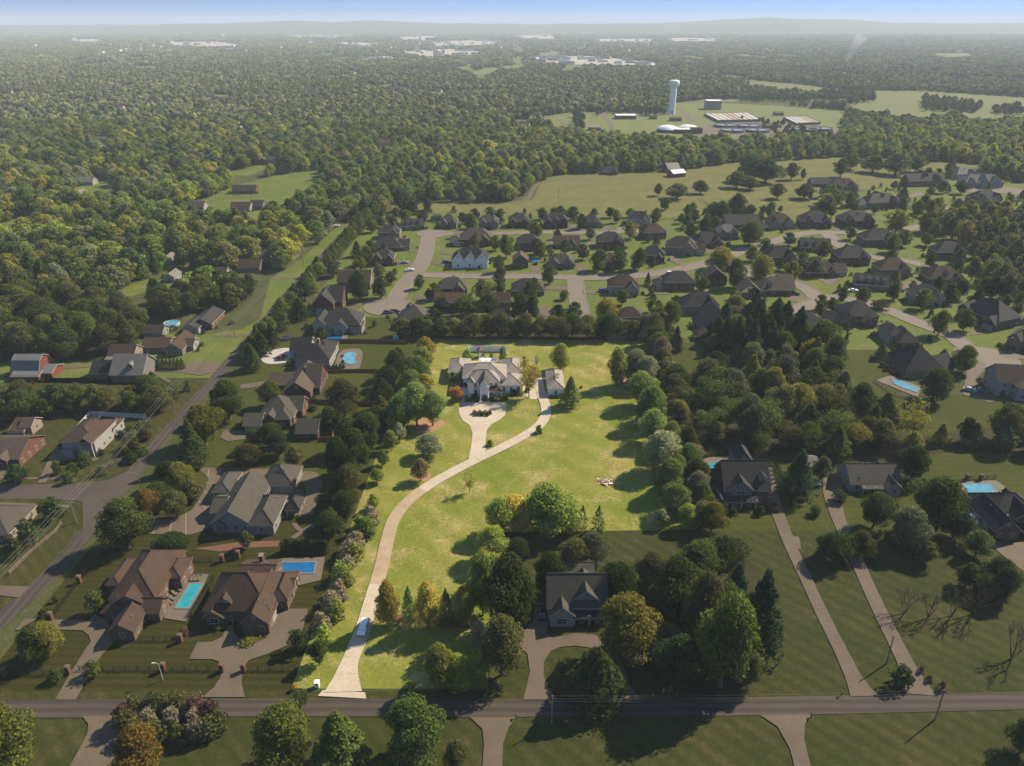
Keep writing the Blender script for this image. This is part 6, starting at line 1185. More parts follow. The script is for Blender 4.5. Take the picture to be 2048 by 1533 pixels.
fence('rail_fence', 'wooden rail fence curving beside the left road junction', [(205, 938), (232, 928), (262, 915)], WOOD, 'rail', 1.3, 2.4); fence('rail_fence', 'wooden rail fence along the lower left road verge', [(20, 1150), (62, 1108), (112, 1066), (124, 1050)], WOOD, 'rail', 1.2, 2.6)
fence('rail_fence', 'dark fence around the angled pool', [(1750, 764), (1788, 790), (1832, 806)], WOOD, 'rail', 1.3, 2.4); fence('rail_fence', 'pasture fence crossing the field to the farm lane', [(1395, 398), (1420, 412), (1440, 424)], WOOD, 'rail', 1.3, 4.0)
fence('board_fence', 'long dark fence line behind the pasture-side houses', [(1230, 436), (1330, 440), (1450, 440), (1530, 440)], WOOD, 'rail', 1.4, 5.0); fence('iron_fence', 'black metal fence behind the pale pool at right edge', [(1908, 968), (1940, 960), (1990, 958)], BLACK, 'picket', 1.3, 2.6, [(1932, 962), (1960, 962)])
# ------------------------------------------------------------------ vehicles
def car_mesh(kind):
    L, Wd, Hh = {'suv': (4.8, 1.9, 1.72), 'car': (4.7, 1.82, 1.45), 'truck': (5.6, 1.98, 1.85)}[kind]; l, w = L / 2, Wd / 2
    low = [(-l, .35), (-l, .78), (-l + .12, .92), (-l * .35, 1.0), (l * .42, 1.0), (l - .5, .93), (l - .05, .78), (l, .55), (l - .05, .32)]
    if kind == 'suv': cab = [(-l + .12, .98), (-l + .4, Hh - .1), (-l + .8, Hh), (l * .1, Hh - .03), (l * .32, Hh - .2), (l * .55, 1.0)]
    elif kind == 'car': cab = [(-l + .55, .95), (-l + 1.25, Hh - .04), (-.5, Hh), (.2, Hh - .05), (l * .5, .97)]
    else: cab = [(-.75, .98), (-.6, Hh - .08), (-.3, Hh), (.75, Hh - .03), (1.0, Hh - .25), (1.45, 1.0)]
    def shell(prof, w0, w1, mid, mb):
        n = len(prof); 
        for s in (-1, 1):
            pts_ = [(p[0], s * (w0 + (w1 - w0) * (p[1] - prof[0][1]) / mid), p[1]) for p in prof]; mb.face(pts_ if s < 0 else pts_[::-1])
        for i in range(n):
            a, b_ = prof[i], prof[(i + 1) % n]; wa, wb = [w0 + (w1 - w0) * (q[1] - prof[0][1]) / mid for q in (a, b_)]
            mb.face([(a[0], -wa, a[1]), (a[0], wa, a[1]), (b_[0], wb, b_[1]), (b_[0], -wb, b_[1])])
    body = MB(); shell(low, w, w * .98, .7, body); roof = MB(); top = [p for p in cab]; shell(top, w * .93, w * .74, Hh - .95, roof)
    glass = MB()
    # glass band: slightly proud of the cabin, lower than the roof panel
    z0, z1 = 1.05, Hh - .2; wz = lambda z: w * .93 + (w * .74 - w * .93) * (z - cab[0][1]) / (Hh - .95) + .012
    xr = lambda z, pr: np.interp(z, [p[1] for p in pr], [p[0] for p in pr])
    rear = cab[:3]; fr = cab[::-1][:3]
    for s in (-1, 1):
        xa0, xa1, xb0, xb1 = xr(z0, rear) + .12, xr(z1, rear) + .12, xr(z0, fr) - .12, xr(z1, fr) - .12; m1 = (xa1 + xb1) / 2
        for (p, q, r_, t_) in ((xa0, m1 - .05, m1 - .05, xa1), (m1 + .05, xb0, xb1, m1 + .05)):
            f = [(p, s * wz(z0), z0), (q, s * wz(z0), z0), (r_, s * wz(z1), z1), (t_, s * wz(z1), z1)]; glass.face(f if s < 0 else f[::-1])
    for pr, sg in ((rear, -1), (fr, 1)):
        x0, x1 = xr(z0, pr) + sg * .015, xr(z1 + .08, pr) + sg * .015; f = [(x0, -wz(z0) + .15, z0), (x0, wz(z0) - .15, z0), (x1, wz(z1) - .12, z1 + .08), (x1, -wz(z1) + .12, z1 + .08)]; glass.face(f if sg > 0 else f[::-1])
    bed = None
    if kind == 'truck': bed = MB(); bed.box(-l + .1, -.85, -w * .82, w * .82, 1.003, 1.02)
    wh = MB(); tmp = MB(); tmp.tube([(0, -.11, 0), (0, .11, 0)], .35, 16); wh = tmp; rim = MB(); rim.tube([(0, -.125, 0), (0, .125, 0)], .21, 12)
    return dict(L=L, W=Wd, body=body, roof=roof, glass=glass, bed=bed, wheel=wh.mesh('tyre', RUBBER), rim=rim.mesh('rim', CHROME))
CM = {k: car_mesh(k) for k in ('suv', 'car', 'truck')}; CB = {}
def car(u, v, deg, kind, paint, label, name='parked_car', cat='car', z=0.23):
    p = at(u, v, z); D = CM[kind]; e = thing(name, label, cat, (p.x, p.y, z), math.radians(deg), 'cars on drives and streets'); k = (kind, paint)
    if k not in CB: CB[k] = [D['body'].mesh('body', CARP[paint]), D['roof'].mesh('cabin', CARP[paint]), D['glass'].mesh('windows', GLASS), D['bed'].mesh('load_bed', BLACK) if D['bed'] else None]
    link('body', CB[k][0], e); cb = link('cabin', CB[k][1], e); link('windows', CB[k][2], cb)
    if CB[k][3]: link('load_bed', CB[k][3], e)
    for sx in (-1, 1):
        for sy in (-1, 1):
            wo_ = link('wheel', D['wheel'], e, (sx * D['L'] * .31, sy * (D['W'] / 2 - .1), .35)); link('rim', D['rim'], wo_)
    for sy in (-1, 1):
        m = MB(); m.box(-.04, .06, -.2, .2, -.07, .07); link('headlight', m.mesh('headlight', LAMP_W), e, (D['L'] / 2 - .04, sy * .62, .70)); m = MB(); m.box(-.06, .04, -.16, .16, -.1, .1); link('tail_light', m.mesh('tail_light', LAMP_R), e, (-D['L'] / 2 + .03, sy * .68, .78))
car(728, 1259, -97, 'suv', 'white', 'white car driving down the bright lot driveway', 'white_car', z=.265)
for a in ((1082, 1228, 92, 'suv', 'black', 'black car parked left of the grey cottage with porch'), (1625, 970, -8, 'car', 'silver', 'silver car on grass below the tall pine'), (1938, 1040, -58, 'truck', 'white', 'white pickup truck beside the red brick house'), (1939, 782, -25, 'car', 'silver', 'silver car left of the white clapboard house'), (1961, 784, -35, 'car', 'teal', 'teal car beside the white clapboard house'),
          (527, 650, 60, 'suv', 'black', 'dark car driving on the left road between hedges'), (564, 717, 75, 'suv', 'red', 'dark maroon car on the round pale driveway'), (820, 542, 15, 'car', 'white', 'white car at the street junction near brick house'), (809, 527, 5, 'car', 'silver', 'silver car on the drive of gabled red brick house'), (893, 526, 0, 'suv', 'grey', 'dark grey car left of the white four-gabled mansion'),
          (1590, 590, -10, 'car', 'black', 'black car beside the screened-porch house'), (1706, 583, -8, 'car', 'white', 'white car below the four-dormer house'), (1073, 528, 80, 'suv', 'grey', 'grey car beside the red-roofed house'), (1341, 549, 5, 'suv', 'white', 'white van on the middle street', 'parked_van', 'van'), (1206, 584, 0, 'suv', 'blue', 'blue car left of the cream corner house'), (673, 454, 20, 'car', 'white', 'white car on the side lane at the hedge row end'), (777, 627, 0, 'suv', 'grey', 'grey car at the near rim of the turning circle'), (790, 625, 20, 'suv', 'red', 'dark red car right of the grey car on the turning circle'), (1556, 545, 0, 'car', 'black', 'dark car beside the street below the dark chimney house')): car(*a)
# ------------------------------------------------------------------ poles and wires
def pole(u, v, hpx, label, arms=1, lean=0.0, name='utility_pole'):
    p = at(u, v); h = max(7.5, vheight(v, hpx)); e = thing(name, label, 'pole', (p.x, p.y, 0), 0, 'utility poles'); m = MB(); m.tube([(0, 0, -.2), (lean * h, 0, h)], [.17, .11], 8); m.build('shaft', WOOD, e)
    for k in range(arms):
        m = MB(); m.box(-1.25, 1.25, -.06, .06, h - .5 - k * .9, h - .36 - k * .9); c = m.build('crossarm', WOOD, e); c.location.x = lean * h
        for x in (-1.1, -.4, .4, 1.1): m = MB(); m.tube([(x, 0, h - .355 - k * .9), (x, 0, h - .14 - k * .9)], [.05, .035], 6); m.build('insulator', METAL, c)
    return Vector((p.x + lean * h, p.y, h))
def wires(label, tops, offs, sag=.8, name='power_line'):
    m = MB()
    for a, b_ in zip(tops[:-1], tops[1:]):
        for ox, oz in offs: m.tube([a + Vector((ox, 0, oz)) + (b_ - a) * (k / 10) - Vector((0, 0, sag * 4 * (k / 10) * (1 - k / 10))) for k in range(11)], .017, 4, 0, False)
    o = m.build(name, WIRE); tag(o, label, 'power line'); return o
lp = [Vector((-119, 70, 9.5)), Vector((-118.5, 112, 9.5)), pole(153, 1046, 48, 'wooden utility pole with two crossarms at the left road junction', 2), pole(350, 821, 44, 'wooden utility pole on the verge above the junction'), pole(470, 676, 34, 'wooden utility pole left of the road near the long grey ranch'), pole(607, 532, 32, 'wooden utility pole near the gate pillars uphill'), pole(697, 448, 28, 'wooden utility pole at the hedge row end'), pole(722, 412, 22, 'farthest wooden utility pole on the left road')]
wires('bundle of power wires running along the left road', lp, [(-1.1, 0), (0, 0), (1.1, 0), (0, -1.6)])
fp = [Vector((-96, 100, 9)), pole(1103, 1448, 56, 'wooden utility pole on the verge below the front road', 0), pole(1870, 1440, 60, 'leaning wooden utility pole at the lower right road', 0, -.03), Vector((170, 96, 9))]
wires('thin power wires along the front road', fp[1:3], [(0, 0), (0, -.8), (.1, -1.5)], .6); sp_ = [fp[2], pole(1773, 1328, 56, 'slim wooden pole between two long driveways', 0, -.03), pole(1592, 1002, 46, 'slim wooden pole beside the tall blue-green pine', 0)]
wires('thin service wires from the road to the ranch', sp_, [(0, 0), (.1, -.6)], 1.0); pole(960, 402, 18, 'pole beside the farm lane', 0, 0); pole(1117, 396, 22, 'pole standing alone in the pasture', 0, 0)
def lamp(u, v, h, label, mat=METAL, arm=1.6, side=-1):
    p = at(u, v); e = thing('street_lamp', label, 'street lamp', (p.x, p.y, 0), 0, 'street lamps'); m = MB(); m.tube([(0, 0, -.1), (0, 0, h)], [.10, .06], 8); m.build('post', mat, e); m = MB(); m.tube([(0, 0, h - .1), (side * arm * .6, 0, h + .35), (side * arm, 0, h + .3)], .04, 6); m.build('arm', mat, e); m = MB(); m.box(side * arm - .4, side * arm + .3, -.14, .14, h + .18, h + .32); m.build('lamp_head', mat, e)
lamp(284, 985, 6.5, 'street lamp with long arm at the left road junction', arm=2.4); lamp(326, 1361, 4.6, 'white lamp post on the striped lawn left of the wide driveway', VINYL, .9); lamp(1449, 548, 6, 'street lamp on the middle street near the white van') if False else None
for u, v, l in ((870, 462, 'street lamp beside the far street corner'), (1083, 456, 'street lamp right of the low-gabled brick house'), (776, 612, 'street lamp on the lower turning circle rim'), (2022, 704, 'street lamp before the tan gabled house'), (1290, 548, 'street lamp below the small white-gabled house'), (1228, 460, 'street lamp near the end of the far street')): lamp(u, v, 6, l, arm=1.2)
# ------------------------------------------------------------------ mailboxes, garden and terrace things
def mailbox(u, v, label, mat, s=1.0):
    p = at(u, v); e = thing('mailbox', label, 'mailbox', (p.x, p.y, 0), 0, 'mailboxes'); m = MB(); m.box(-.06 * s, .06 * s, -.06 * s, .06 * s, 0, 1.0 * s); m.build('post', mat, e); m = MB(); m.tube([(0, -.28 * s, 1.13 * s), (0, .28 * s, 1.13 * s)], .16 * s, 10); m.box(-.159 * s, .159 * s, -.279 * s, .279 * s, .98 * s, 1.12 * s); m.build('box', mat, e)
p = at(635, 1374); e = thing('mailbox_pillar', 'white mailbox pillar at the bright lot driveway mouth', 'mailbox', (p.x, p.y, 0)); m = MB(); m.box(-.42, .42, -.42, .42, 0, 1.35); m.box(-.5, .5, -.5, .5, 1.352, 1.5); m.build('pillar', VINYL_L, e); m = MB(); m.box(-.2, .2, -.44, -.425, .85, 1.15); m.build('mail_slot', BLACK, e)
for u, v, l in ((402, 1394, 'dark mailbox left of the wide driveway mouth'), (258, 1402, 'low dark marker beside the front road'), (1682, 1392, 'dark mailbox left of the first long driveway'), (1622, 1436, 'dark mailbox below the road by the curved driveway'), (362, 858, 'dark mailbox beside the left road'), (1032, 1438, 'dark mailbox right of the middle lower driveway')): mailbox(u, v, l, BLACK)
for i, (u, l) in enumerate(((965, 'leftmost white patio umbrella behind the mansion'), (975.5, 'middle white patio umbrella behind the mansion'), (987, 'rightmost white patio umbrella behind the mansion'))):
    p = at(u, 730); e = thing('patio_umbrella', l, 'umbrella', (p.x, p.y, 0), 0, 'patio umbrellas'); m = MB(); m.tube([(0, 0, 0), (0, 0, 2.9)], .04, 8); m.build('pole', METAL, e); m = MB(); m.lathe([(.02, 2.95), (1.0, 2.62), (1.75, 2.2), (1.75, 2.1), (.95, 2.55), (.02, 2.85)], 8); m.build('canopy', FABRIC, e); m = MB(); m.box(-.3, .3, -.3, .3, 0, .12); m.build('base', METAL, e)
    t = thing('patio_table', l.replace('white patio umbrella', 'white patio table'), 'table', (p.x + .1, p.y - 2.2, 0), 0, 'patio tables'); m = MB(); m.lathe([(.01, .72), (.6, .72), (.6, .76), (.01, .76)], 14); m.build('table_top', VINYL_L, t)
    for k in range(4): m = MB(); m.tube([(math.cos(k * 1.57 + .8) * .4, math.sin(k * 1.57 + .8) * .4, 0), (math.cos(k * 1.57 + .8) * .4, math.sin(k * 1.57 + .8) * .4, .72)], .035, 6); m.build('leg', VINYL_L, t)
patch('terrace', [(936, 742), (938, 724), (1004, 724), (1006, 742)], CONC_L)
p = at(960, 714); e = thing('play_set', 'red-topped play set with pale blue slide before the white screen', 'play set', (p.x, p.y, 0))
for sx in (-.8, .8):
    for sy in (-.8, .8): m = MB(); m.box(sx - .07, sx + .07, sy - .07, sy + .07, 0, 3.0); m.build('post', WOOD, e)
m = MB(); P, top, loop, th = roof_geo(2.0, 2.0, 3.0, 'gy', 1.0, .2)
for f in top: m.face([(P[i][0] - 1, P[i][1] - 1, P[i][2]) for i in f])
m.build('roof', WL['barn'], e); m = MB(); m.box(-.9, .9, -.9, .9, 1.3, 1.4); m.build('platform', WOOD, e); m = MB(); m.face([(-.4, -.9, 1.4), (.4, -.9, 1.4), (.4, -3.6, .15), (-.4, -3.6, .15)]); m.box(-.46, -.4, -3.6, -.9, .1, .3); m.box(.4, .46, -3.6, -.9, .1, .3); m.build('slide', surf('slide_blue', (.3, .55, .6), (.4, .62, .66), (1, 4), .4), e)
def trampoline(u, v, r, label, rectw=None):
    p = at(u, v); e = thing('trampoline', label, 'trampoline', (p.x, p.y, 0)); m = MB()
    m.lathe([(r, .78), (r, .86), (r - .3, .87), (r - .3, .8)], 24); m.build('rim', CARP['grey'], e); m = MB(); m.face([((r - .3) * math.cos(k * .2618), (r - .3) * math.sin(k * .2618), .82) for k in range(24)]); m.build('mat', BLACK, e)
    for k in range(6): m = MB(); m.tube([(math.cos(k * 1.047) * (r - .1), math.sin(k * 1.047) * (r - .1), 0), (math.cos(k * 1.047) * (r - .1), math.sin(k * 1.047) * (r - .1), .8)], .04, 6); m.build('leg', METAL, e)
trampoline(188, 840, 2.2, 'black trampoline inside the white vinyl fence'); trampoline(573, 678, 2.6, 'black trampoline on the lawn left of the rectangular pool')
# rubble pile on the lot
p = at(1213, 967); rub = thing('rubble_pile', 'pale pile of stones and brushwood on the bright lawn', 'rubble', (p.x, p.y, 0)); sm = [surf('rubble_pale', (.5, .45, .38), (.65, .6, .52), (2, 6), .9), surf('rubble_brown', (.2, .12, .08), (.3, .19, .13), (2, 6), .9)]
for i in range(46):
    m = MB(); q = R.uniform(.16, .5); m.box(-q, q, -q * .6, q * .6, 0, q * .7); a = R.uniform(0, 6.28); d = abs(R.gauss(0, 1.1)); s_ = m.build('stone', sm[i % 2], rub); s_.location = (math.cos(a) * d * 1.7, math.sin(a) * d * .9, max(0, .5 - d * .25)); s_.rotation_euler = (R.uniform(-.4, .4), R.uniform(-.4, .4), R.uniform(0, 3))
# sun loungers beside the turquoise pool
LG = MB(); LG.box(-.33, .33, -.95, .35, .22, .32); LG.face([(-.33, .35, .3), (.33, .35, .3), (.33, .95, .75), (-.33, .95, .75)]); LG = LG.mesh('cushion', surf('lounger_cloth', (.10, .08, .06), (.15, .12, .09), (2, 6), .9)); LF = MB(); [LF.box(x - .03, x + .03, y - .03, y + .03, 0, .22) for x in (-.3, .3) for y in (-.85, .3)]; LF = LF.mesh('frame', BLACK)
for i, (u, v, r_) in enumerate(((345, 1200, 60), (341, 1208, 60), (350, 1190, 55), (358, 1182, 60), (384, 1160, 10), (392, 1160, 5), (400, 1159, 0))):
    p = at(u, v); e = thing('sun_lounger', f'dark sun lounger on the turquoise pool deck, {ordinal(i)} counted from the house side', 'lounger', (p.x, p.y, .2), math.radians(r_), 'pool loungers'); e.location.z = 0.262; link('cushion', LG, e); link('frame', LF, e)
# ------------------------------------------------------------------ water tower and treatment works
p = at(1343, 228); tw = thing('water_tower', 'white fluted water tower standing above the treatment works', 'water tower', (p.x, p.y, 0)); Ht = vheight(228, 68); k = mpp(228)
rs_, rt = 6.4 * k, 10.4 * k; m = MB(); n = 40
for z0, z1 in ((0, Ht * .80),):
    ring = [[((rs_ * (1 + .035 * math.cos(20 * 2 * math.pi * j / n * 1.0))) * math.cos(2 * math.pi * j / n), (rs_ * (1 + .035 * (1 if j % 2 else -1))) * math.sin(2 * math.pi * j / n), z) for j in range(n)] for z in (z0, z1)]
    for j in range(n): m.face([ring[0][j], ring[0][(j + 1) % n], ring[1][(j + 1) % n], ring[1][j]])
m.build('stem', STEEL, tw); m = MB(); m.lathe([(rs_ * .98, Ht * .755), (rs_ * 1.15, Ht * .78), (rt * .93, Ht * .83), (rt, Ht * .87), (rt, Ht * .945), (rt * .9, Ht * .975), (rt * .55, Ht * .995), (.05, Ht * 1.0)], 36); m.build('tank', STEEL, tw, True)
m = MB(); m.box(-1.2, 1.2, -rs_ * 1.02 - .08, -rs_ * .9, 0, 4.5); m.build('door', METAL, tw); m = MB(); m.lathe([(.9, Ht), (.9, Ht + 1.2), (.02, Ht + 1.5)], 12); m.build('vent', METAL, tw)
def plain(name, label, cat, u1, v, u2, d, h, wall, roof, kind='flat', pitch=.3, group=None, **o): return house(name, label, cat, wall, roof, TRIM, [blk(u1, v, u2, v, d, h, kind, pitch, **o)], None, False, group)
plain('works_building', 'pale three-storey works building beside the aeration basins', 'building', 1414, 220, 1442, 22, 13, 'white', 'white'); plain('works_building', 'long dark brick works hall at the left of the plant', 'building', 1147, 220, 1195, 20, 9, 'dkbrick', 'pale')
plain('works_building', 'low brick office with white roof left of the water tower', 'building', 1233, 239, 1272, 20, 5, 'brick', 'white'); plain('works_building', 'small brown works shed below the water tower', 'building', 1341, 243, 1363, 10, 4, 'brown', 'brown', 'gx'); plain('works_building', 'brick control house between the white domes', 'building', 1352, 268, 1385, 14, 5, 'brick', 'white'); plain('works_building', 'dark brick annex right of the white domes', 'building', 1384, 268, 1405, 12, 6.5, 'dkbrick', 'brown')
plain('works_building', 'low works building half hidden at the left tree edge', 'building', 1240, 223, 1258, 12, 4, 'brown', 'white'); plain('works_building', 'pale roof just above the trees left of the domes', 'building', 1178, 262, 1202, 12, 4, 'grey', 'pale'); plain('works_building', 'tan works shed beside the right basin', 'building', 1550, 232, 1567, 10, 4, 'brown', 'tan', 'gx'); plain('works_building', 'dark green shed left of the small brown works shed', 'building', 1300, 239, 1314, 8, 4, 'grey', 'dark', 'gx')
for u, v, r_, l in ((1335, 264, 22, 'left white digester dome'), (1375, 263, 21, 'right white digester dome')):
    p = at(u, v); R_ = r_ * mpp(v); e = thing('digester_dome', l, 'dome', (p.x, p.y, 0), 0, 'digester domes'); m = MB(); m.lathe([(R_, 0), (R_, 3.5)], 36); m.build('wall', WL['brick'], e); m = MB(); m.lathe([(R_ * 1.02, 3.5), (R_ * .86, 5.6), (R_ * .55, 7.2), (R_ * .2, 8.0), (.05, 8.1)], 36); m.build('roof', RF['white'], e, True)
BLUEC = surf('basin_cover', (.34, .32, .29), (.42, .40, .37), (.1, 1), .7); TAN = surf('basin_tan', (.27, .22, .17), (.33, .27, .21), (.1, 1), .8)
def basin(c, n, label):
    q = [Vector(at(*x)) for x in c]; o = sum(q, Vector()) / 4; e = thing('aeration_basin', label, 'basin', (o.x, o.y, 0), 0, 'aeration basins'); a, b_, cc, d = [x - o for x in q]; h = 3.5
    m = MB()
    for s_, t_ in ((a, b_), (b_, cc), (cc, d), (d, a)): m.face([(*s_[:2], 0), (*t_[:2], 0), (*t_[:2], h), (*s_[:2], h)])
    m.build('tank_wall', KERB, e)
    for i in range(n):
        f0, f1 = (i + .06) / n, (i + .94) / n; P_ = [a.lerp(b_, f0), a.lerp(b_, f1), d.lerp(cc, f1), d.lerp(cc, f0)]; m = MB(); m.face([(*x[:2], h - .4) for x in P_]); m.build('channel_water', TAN if i in (3, 4) else BLUEC, e)
    for i in range(n + 1):
        f0, f1 = max(0, (i - .06) / n), min(1, (i + .06) / n); P_ = [a.lerp(b_, f0), a.lerp(b_, f1), d.lerp(cc, f1), d.lerp(cc, f0)]; m = MB(); m.face([(*x[:2], h) for x in P_]); m.face([(*P_[0][:2], h - .4), (*P_[3][:2], h - .4), (*P_[3][:2], h), (*P_[0][:2], h)]); m.build('dividing_wall', KERB, e)
basin([(1436, 246), (1520, 244), (1494, 230), (1408, 232)], 8, 'long aeration basin with pale parallel channels, the left one'); basin([(1592, 252), (1640, 250), (1608, 237), (1566, 239)], 5, 'shorter aeration basin with pale channels near the right woods')
def clarifier(u, v, r_, l):
    p = at(u, v); e = thing('clarifier_tank', l, 'tank', (p.x, p.y, 0), 0, 'round clarifier tanks'); m = MB(); m.lathe([(r_, 0), (r_, 3.2), (r_ - .6, 3.2), (r_ - .6, 2.4)], 40); m.build('tank_wall', KERB, e); m = MB(); m.face([((r_ - .61) * math.cos(k * math.pi / 20), (r_ - .61) * math.sin(k * math.pi / 20), 2.5) for k in range(40)]); m.build('water', W_GREY, e); m = MB(); m.box(-r_, r_, -.6, .6, 3.25, 3.6); m.build('walkway', METAL, e); m = MB(); m.lathe([(1.5, 2.5), (1.5, 4.4), (.05, 4.5)], 14); m.build('drive_unit', METAL, e)
for i, (u, v) in enumerate(((1452, 254), (1498, 255), (1540, 254), (1465, 264), (1515, 264), (1608, 262), (1640, 261))): clarifier(u, v, 15.5, f'round open clarifier tank, {ordinal(i)} of the plant row counted from left')
# ------------------------------------------------------------------ far town
tw_w = [surf('far_wall_%d' % i, c, tuple(x * 1.15 for x in c), (.01, .1), .8) for i, c in enumerate(((.40, .38, .35), (.32, .28, .24), (.50, .48, .45), (.22, .17, .14)))]
for poly, n in zip(TOWN, (26, 14, 6, 9, 8, 8, 4, 6, 5, 5, 8, 6)):
    w = [tuple(at(*q)[:2]) for q in poly]; patch('town_ground', poly, surf('town_ground_%d' % n, (.26, .23, .19), (.36, .33, .28), (.004, .03), .9) if ('town_ground_%d' % n) not in MATS else MATS['town_ground_%d' % n]); c = 0
    for _ in range(400):
        if c >= n: break
        x, y = R.uniform(min(q[0] for q in w), max(q[0] for q in w)), R.uniform(min(q[1] for q in w), max(q[1] for q in w))
        if not inpoly([x], [y], w)[0]: continue
        a, b_, h = R.uniform(16, 62), R.uniform(16, 34), R.uniform(5, 9); m = MB(); m.box(-a / 2, a / 2, -b_ / 2, b_ / 2, 0, h, 0, 1); m.box(-a / 2, a / 2, -b_ / 2, -b_ / 2 + .8, h + .002, h + 1.2, 0); m.box(-a * .2, -a * .05, -2, 2, h + .002, h + 1.8, 0)
        o = m.build('commercial_building', [tw_w[R.choice((0, 0, 2, 1, 2))], tw_w[R.choice((2, 2, 0))]]); o.location = (x, y, 0); o.rotation_euler.z = R.uniform(-.3, .3); tag(o, 'pale low commercial building in the hazy far town', 'building', 'far town buildings'); c += 1
for u, v in SPOTS:
    p = at(u, v); k_ = mpp(v); far = v < 112; a, b_, h = (R.uniform(3, 9) * k_, R.uniform(14, 30), R.uniform(7, 13)) if far else (R.uniform(10, 16), R.uniform(8, 11), R.uniform(4, 6)); m = MB()
    if far: m.box(-a / 2, a / 2, -b_ / 2, b_ / 2, 0, h, 0, 1); m.box(-a * .3, a * .1, -2, 2, h + .002, h + 1.8, 0)
    else:
        m.box(-a / 2, a / 2, -b_ / 2, b_ / 2, 0, h, 0); P, top, loop, th = roof_geo(a, b_, h, 'gx', .6, .4)
        for f in top: m.face([(P[j][0] - a / 2, P[j][1] - b_ / 2, P[j][2]) for j in f], 1)
    o = m.build('commercial_building' if far else 'far_house', [tw_w[R.choice((0, 1, 2) if far else (1, 3))], tw_w[2] if far else RF[R.choice(('grey', 'brown', 'dark', 'pale'))]]); o.location = p; o.rotation_euler.z = R.uniform(-.4, .4)
    tag(o, *(('pale building half sunk in the hazy far treetops', 'building', 'far treetop buildings') if far else ('small house roof glimpsed among the left forest trees', 'house', 'houses in the left forest')))
for (u, v, wpx, hpx, l) in ((862, 84, 22, 8, 'dark slab block rising from the far town'), (884, 84, 4, 9, 'narrow pale tower beside the far dark slab block'), (1487, 82, 5, 9, 'thin tower block in the far haze at right')):
    p = at(u, v); a = wpx * mpp(v); h = vheight(v, hpx); root = thing('tower_block', l, 'building', (p.x, p.y, 0)); m = MB(); m.box(-a / 2, a / 2, -9, 9, 0, h); m.build('wall', tw_w[3 if 'dark' in l else 0], root); m = MB()
    for z in np.arange(3, h - 2, 4.0): m.box(-a / 2 + 1, a / 2 - 1, -9.15, -9.02, z, z + 1.6)
    m.build('window_bands', GLASS, root)
for (u, v, hpx, l) in ((355, 77, 8, 'left small white water tower in the far haze'), (446, 80, 10, 'right small white water tower in the far haze'), (190, 90, 6, 'faint white mast tank at far left')):
    p = at(u, v); h = vheight(v, hpx); root = thing('far_water_tower', l, 'water tower', (p.x, p.y, 0), 0, 'far water towers'); m = MB(); m.lathe([(h * .10, 0), (h * .08, h * .7)], 14); m.build('stem', STEEL, root); m = MB(); m.lathe([(h * .1, h * .62), (h * .3, h * .74), (h * .3, h * .9), (h * .15, h), (.05, h)], 18); m.build('tank', STEEL, root, True)
root = None
for i in range(9):
    p = at(338 + i * 5.4, 134 - (i % 2)); o = MB(); o.box(-6, 6, -5, 5, 0, 5, 0); P, top, loop, th = roof_geo(12, 10, 5, 'gx', .6, .3)
    for f in top: o.face([(P[j][0] - 6, P[j][1] - 5, P[j][2]) for j in f], 1)
    o = o.build('row_house', [tw_w[1], RF['red']]); o.location = p; tag(o, 'small red-roofed house in the far left terrace row', 'house', 'far red-roofed row')
for i, (u, v) in enumerate(((585, 190), (600, 196), (618, 186), (634, 194), (652, 188), (668, 196), (690, 190), (560, 200), (575, 205), (700, 200), (735, 203), (760, 186), (540, 210), (606, 205))):
    p = at(u, v); o = MB(); o.box(-8, 8, -5, 5, 0, 5.5, 0); P, top, loop, th = roof_geo(16, 10, 5.5, 'hip', .8, .4)
    for f in top: o.face([(P[j][0] - 8, P[j][1] - 5, P[j][2]) for j in f], 1)
    o = o.build('far_house', [WL[R.choice(('cream', 'brick', 'white'))], RF[R.choice(('dark', 'brown', 'grey'))]]); o.location = p; o.rotation_euler.z = R.uniform(-.5, .5); tag(o, f'far house glimpsed among forest left of centre, {ordinal(i)} of its cluster', 'house', 'far forest houses')
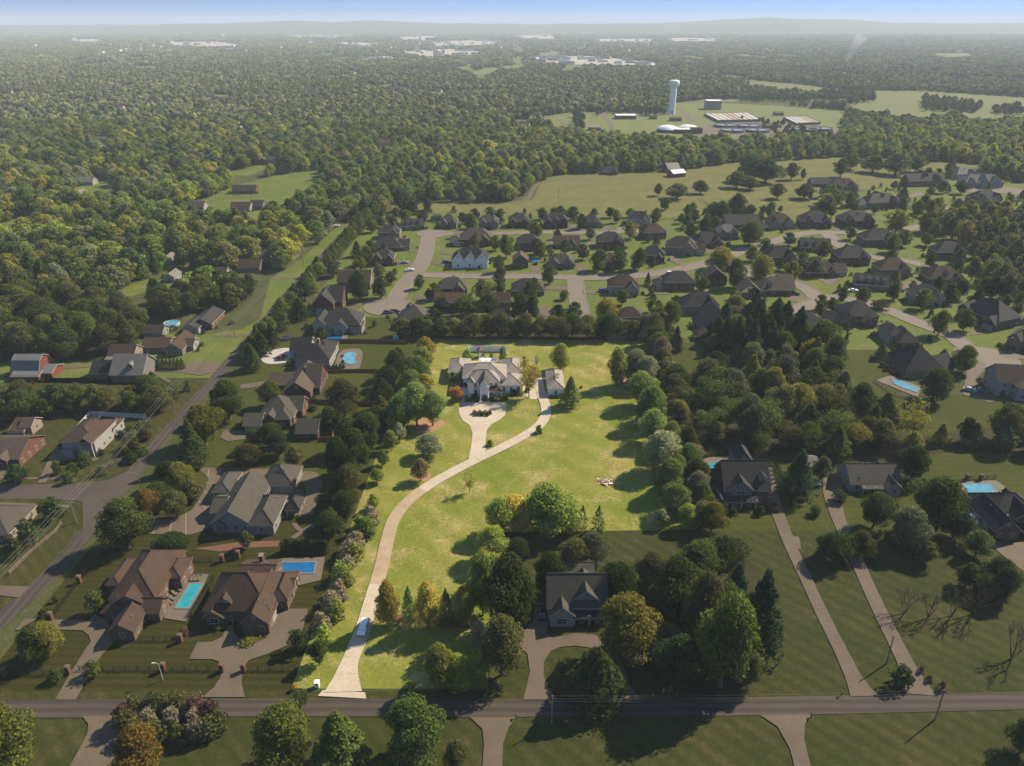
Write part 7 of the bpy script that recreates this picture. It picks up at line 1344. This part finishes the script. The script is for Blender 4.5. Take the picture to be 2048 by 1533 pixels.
# ------------------------------------------------------------------ hills on the horizon
HM = surf('hill_forest', (.045, .06, .025), (.065, .078, .032), (.004, .02), .95)
def hill(label, us, tops, dist, depth=3500):
    X0, X1 = [(u - W / 2) / F * dist * 1.0 for u in (us[0], us[-1])]; n = 90; m = MB(); zs = [CAMZ + (46 - t) / F * dist / CP * .98 for t in tops]
    xs_ = np.linspace(X0 * 1.06, X1 * 1.06, n); prof = np.interp(xs_ / dist * F + W / 2, us, zs); rows = []
    for j, f in enumerate((0, .25, .5, .75, 1)):
        g_ = math.sin(f * math.pi) if f < 1 else 0; rows.append([(x, dist + (f - .5) * depth, max(-2, prof[i] * (1 if f == .5 else .72 if f in (.25, .75) else 0) + (R.uniform(-5, 5) if f == .5 else R.uniform(-9, 9) if 0 < f < 1 else -2))) for i, x in enumerate(xs_)])
    for j in range(4):
        for i in range(n - 1): m.face([rows[j][i], rows[j][i + 1], rows[j + 1][i + 1], rows[j + 1][i]])
    o = m.build('hill', HM, None, True); o['kind'] = 'structure'; o['label'] = label
hill('long low ridge along the whole horizon', [-300, 200, 500, 640, 700, 760, 880, 1050, 1300, 1380, 1480, 1540, 1620, 1700, 1900, 2048, 2350], [50, 49, 47, 42, 45, 42, 46, 48, 47, 42, 38, 41, 40, 46, 47, 44, 46], 10500)
# ------------------------------------------------------------------ smoke and haze
p = at(1688, 132); sm_ = MB(); sm_.tube([Vector(p) + Vector(q) for q in ((0, 0, 1), (9, 4, 22), (22, 10, 50), (48, 24, 85))], [4, 8, 13, 20], 10)
o = sm_.build('smoke', None); o.data.materials.clear(); sv = bpy.data.materials.new('smoke'); sv.use_nodes = True; n = sv.node_tree; n.nodes.clear(); oo = n.nodes.new('ShaderNodeOutputMaterial'); pv = n.nodes.new('ShaderNodeVolumePrincipled'); pv.inputs['Color'].default_value = (.95, .95, .95, 1); pv.inputs['Density'].default_value = .022; n.links.new(pv.outputs[0], oo.inputs['Volume']); o.data.materials.append(sv); o['kind'] = 'stuff'; o['label'] = 'thin white smoke plume rising from the far right woods'; o['category'] = 'smoke'
hz = MB(); hz.box(-15000, 15000, -300, 14000, -3, 212); o = hz.build('haze', None); o.data.materials.clear(); hv = bpy.data.materials.new('haze'); hv.use_nodes = True; n = hv.node_tree; n.nodes.clear(); oo = n.nodes.new('ShaderNodeOutputMaterial'); pv = n.nodes.new('ShaderNodeVolumePrincipled')
pv.inputs['Color'].default_value = (.84, .93, 1.0, 1); pv.inputs['Density'].default_value = HAZE; pv.inputs['Anisotropy'].default_value = 0.0; n.links.new(pv.outputs[0], oo.inputs['Volume']); o.data.materials.append(hv); o['kind'] = 'stuff'; o['label'] = 'pale haze over the whole country'; o['category'] = 'haze'
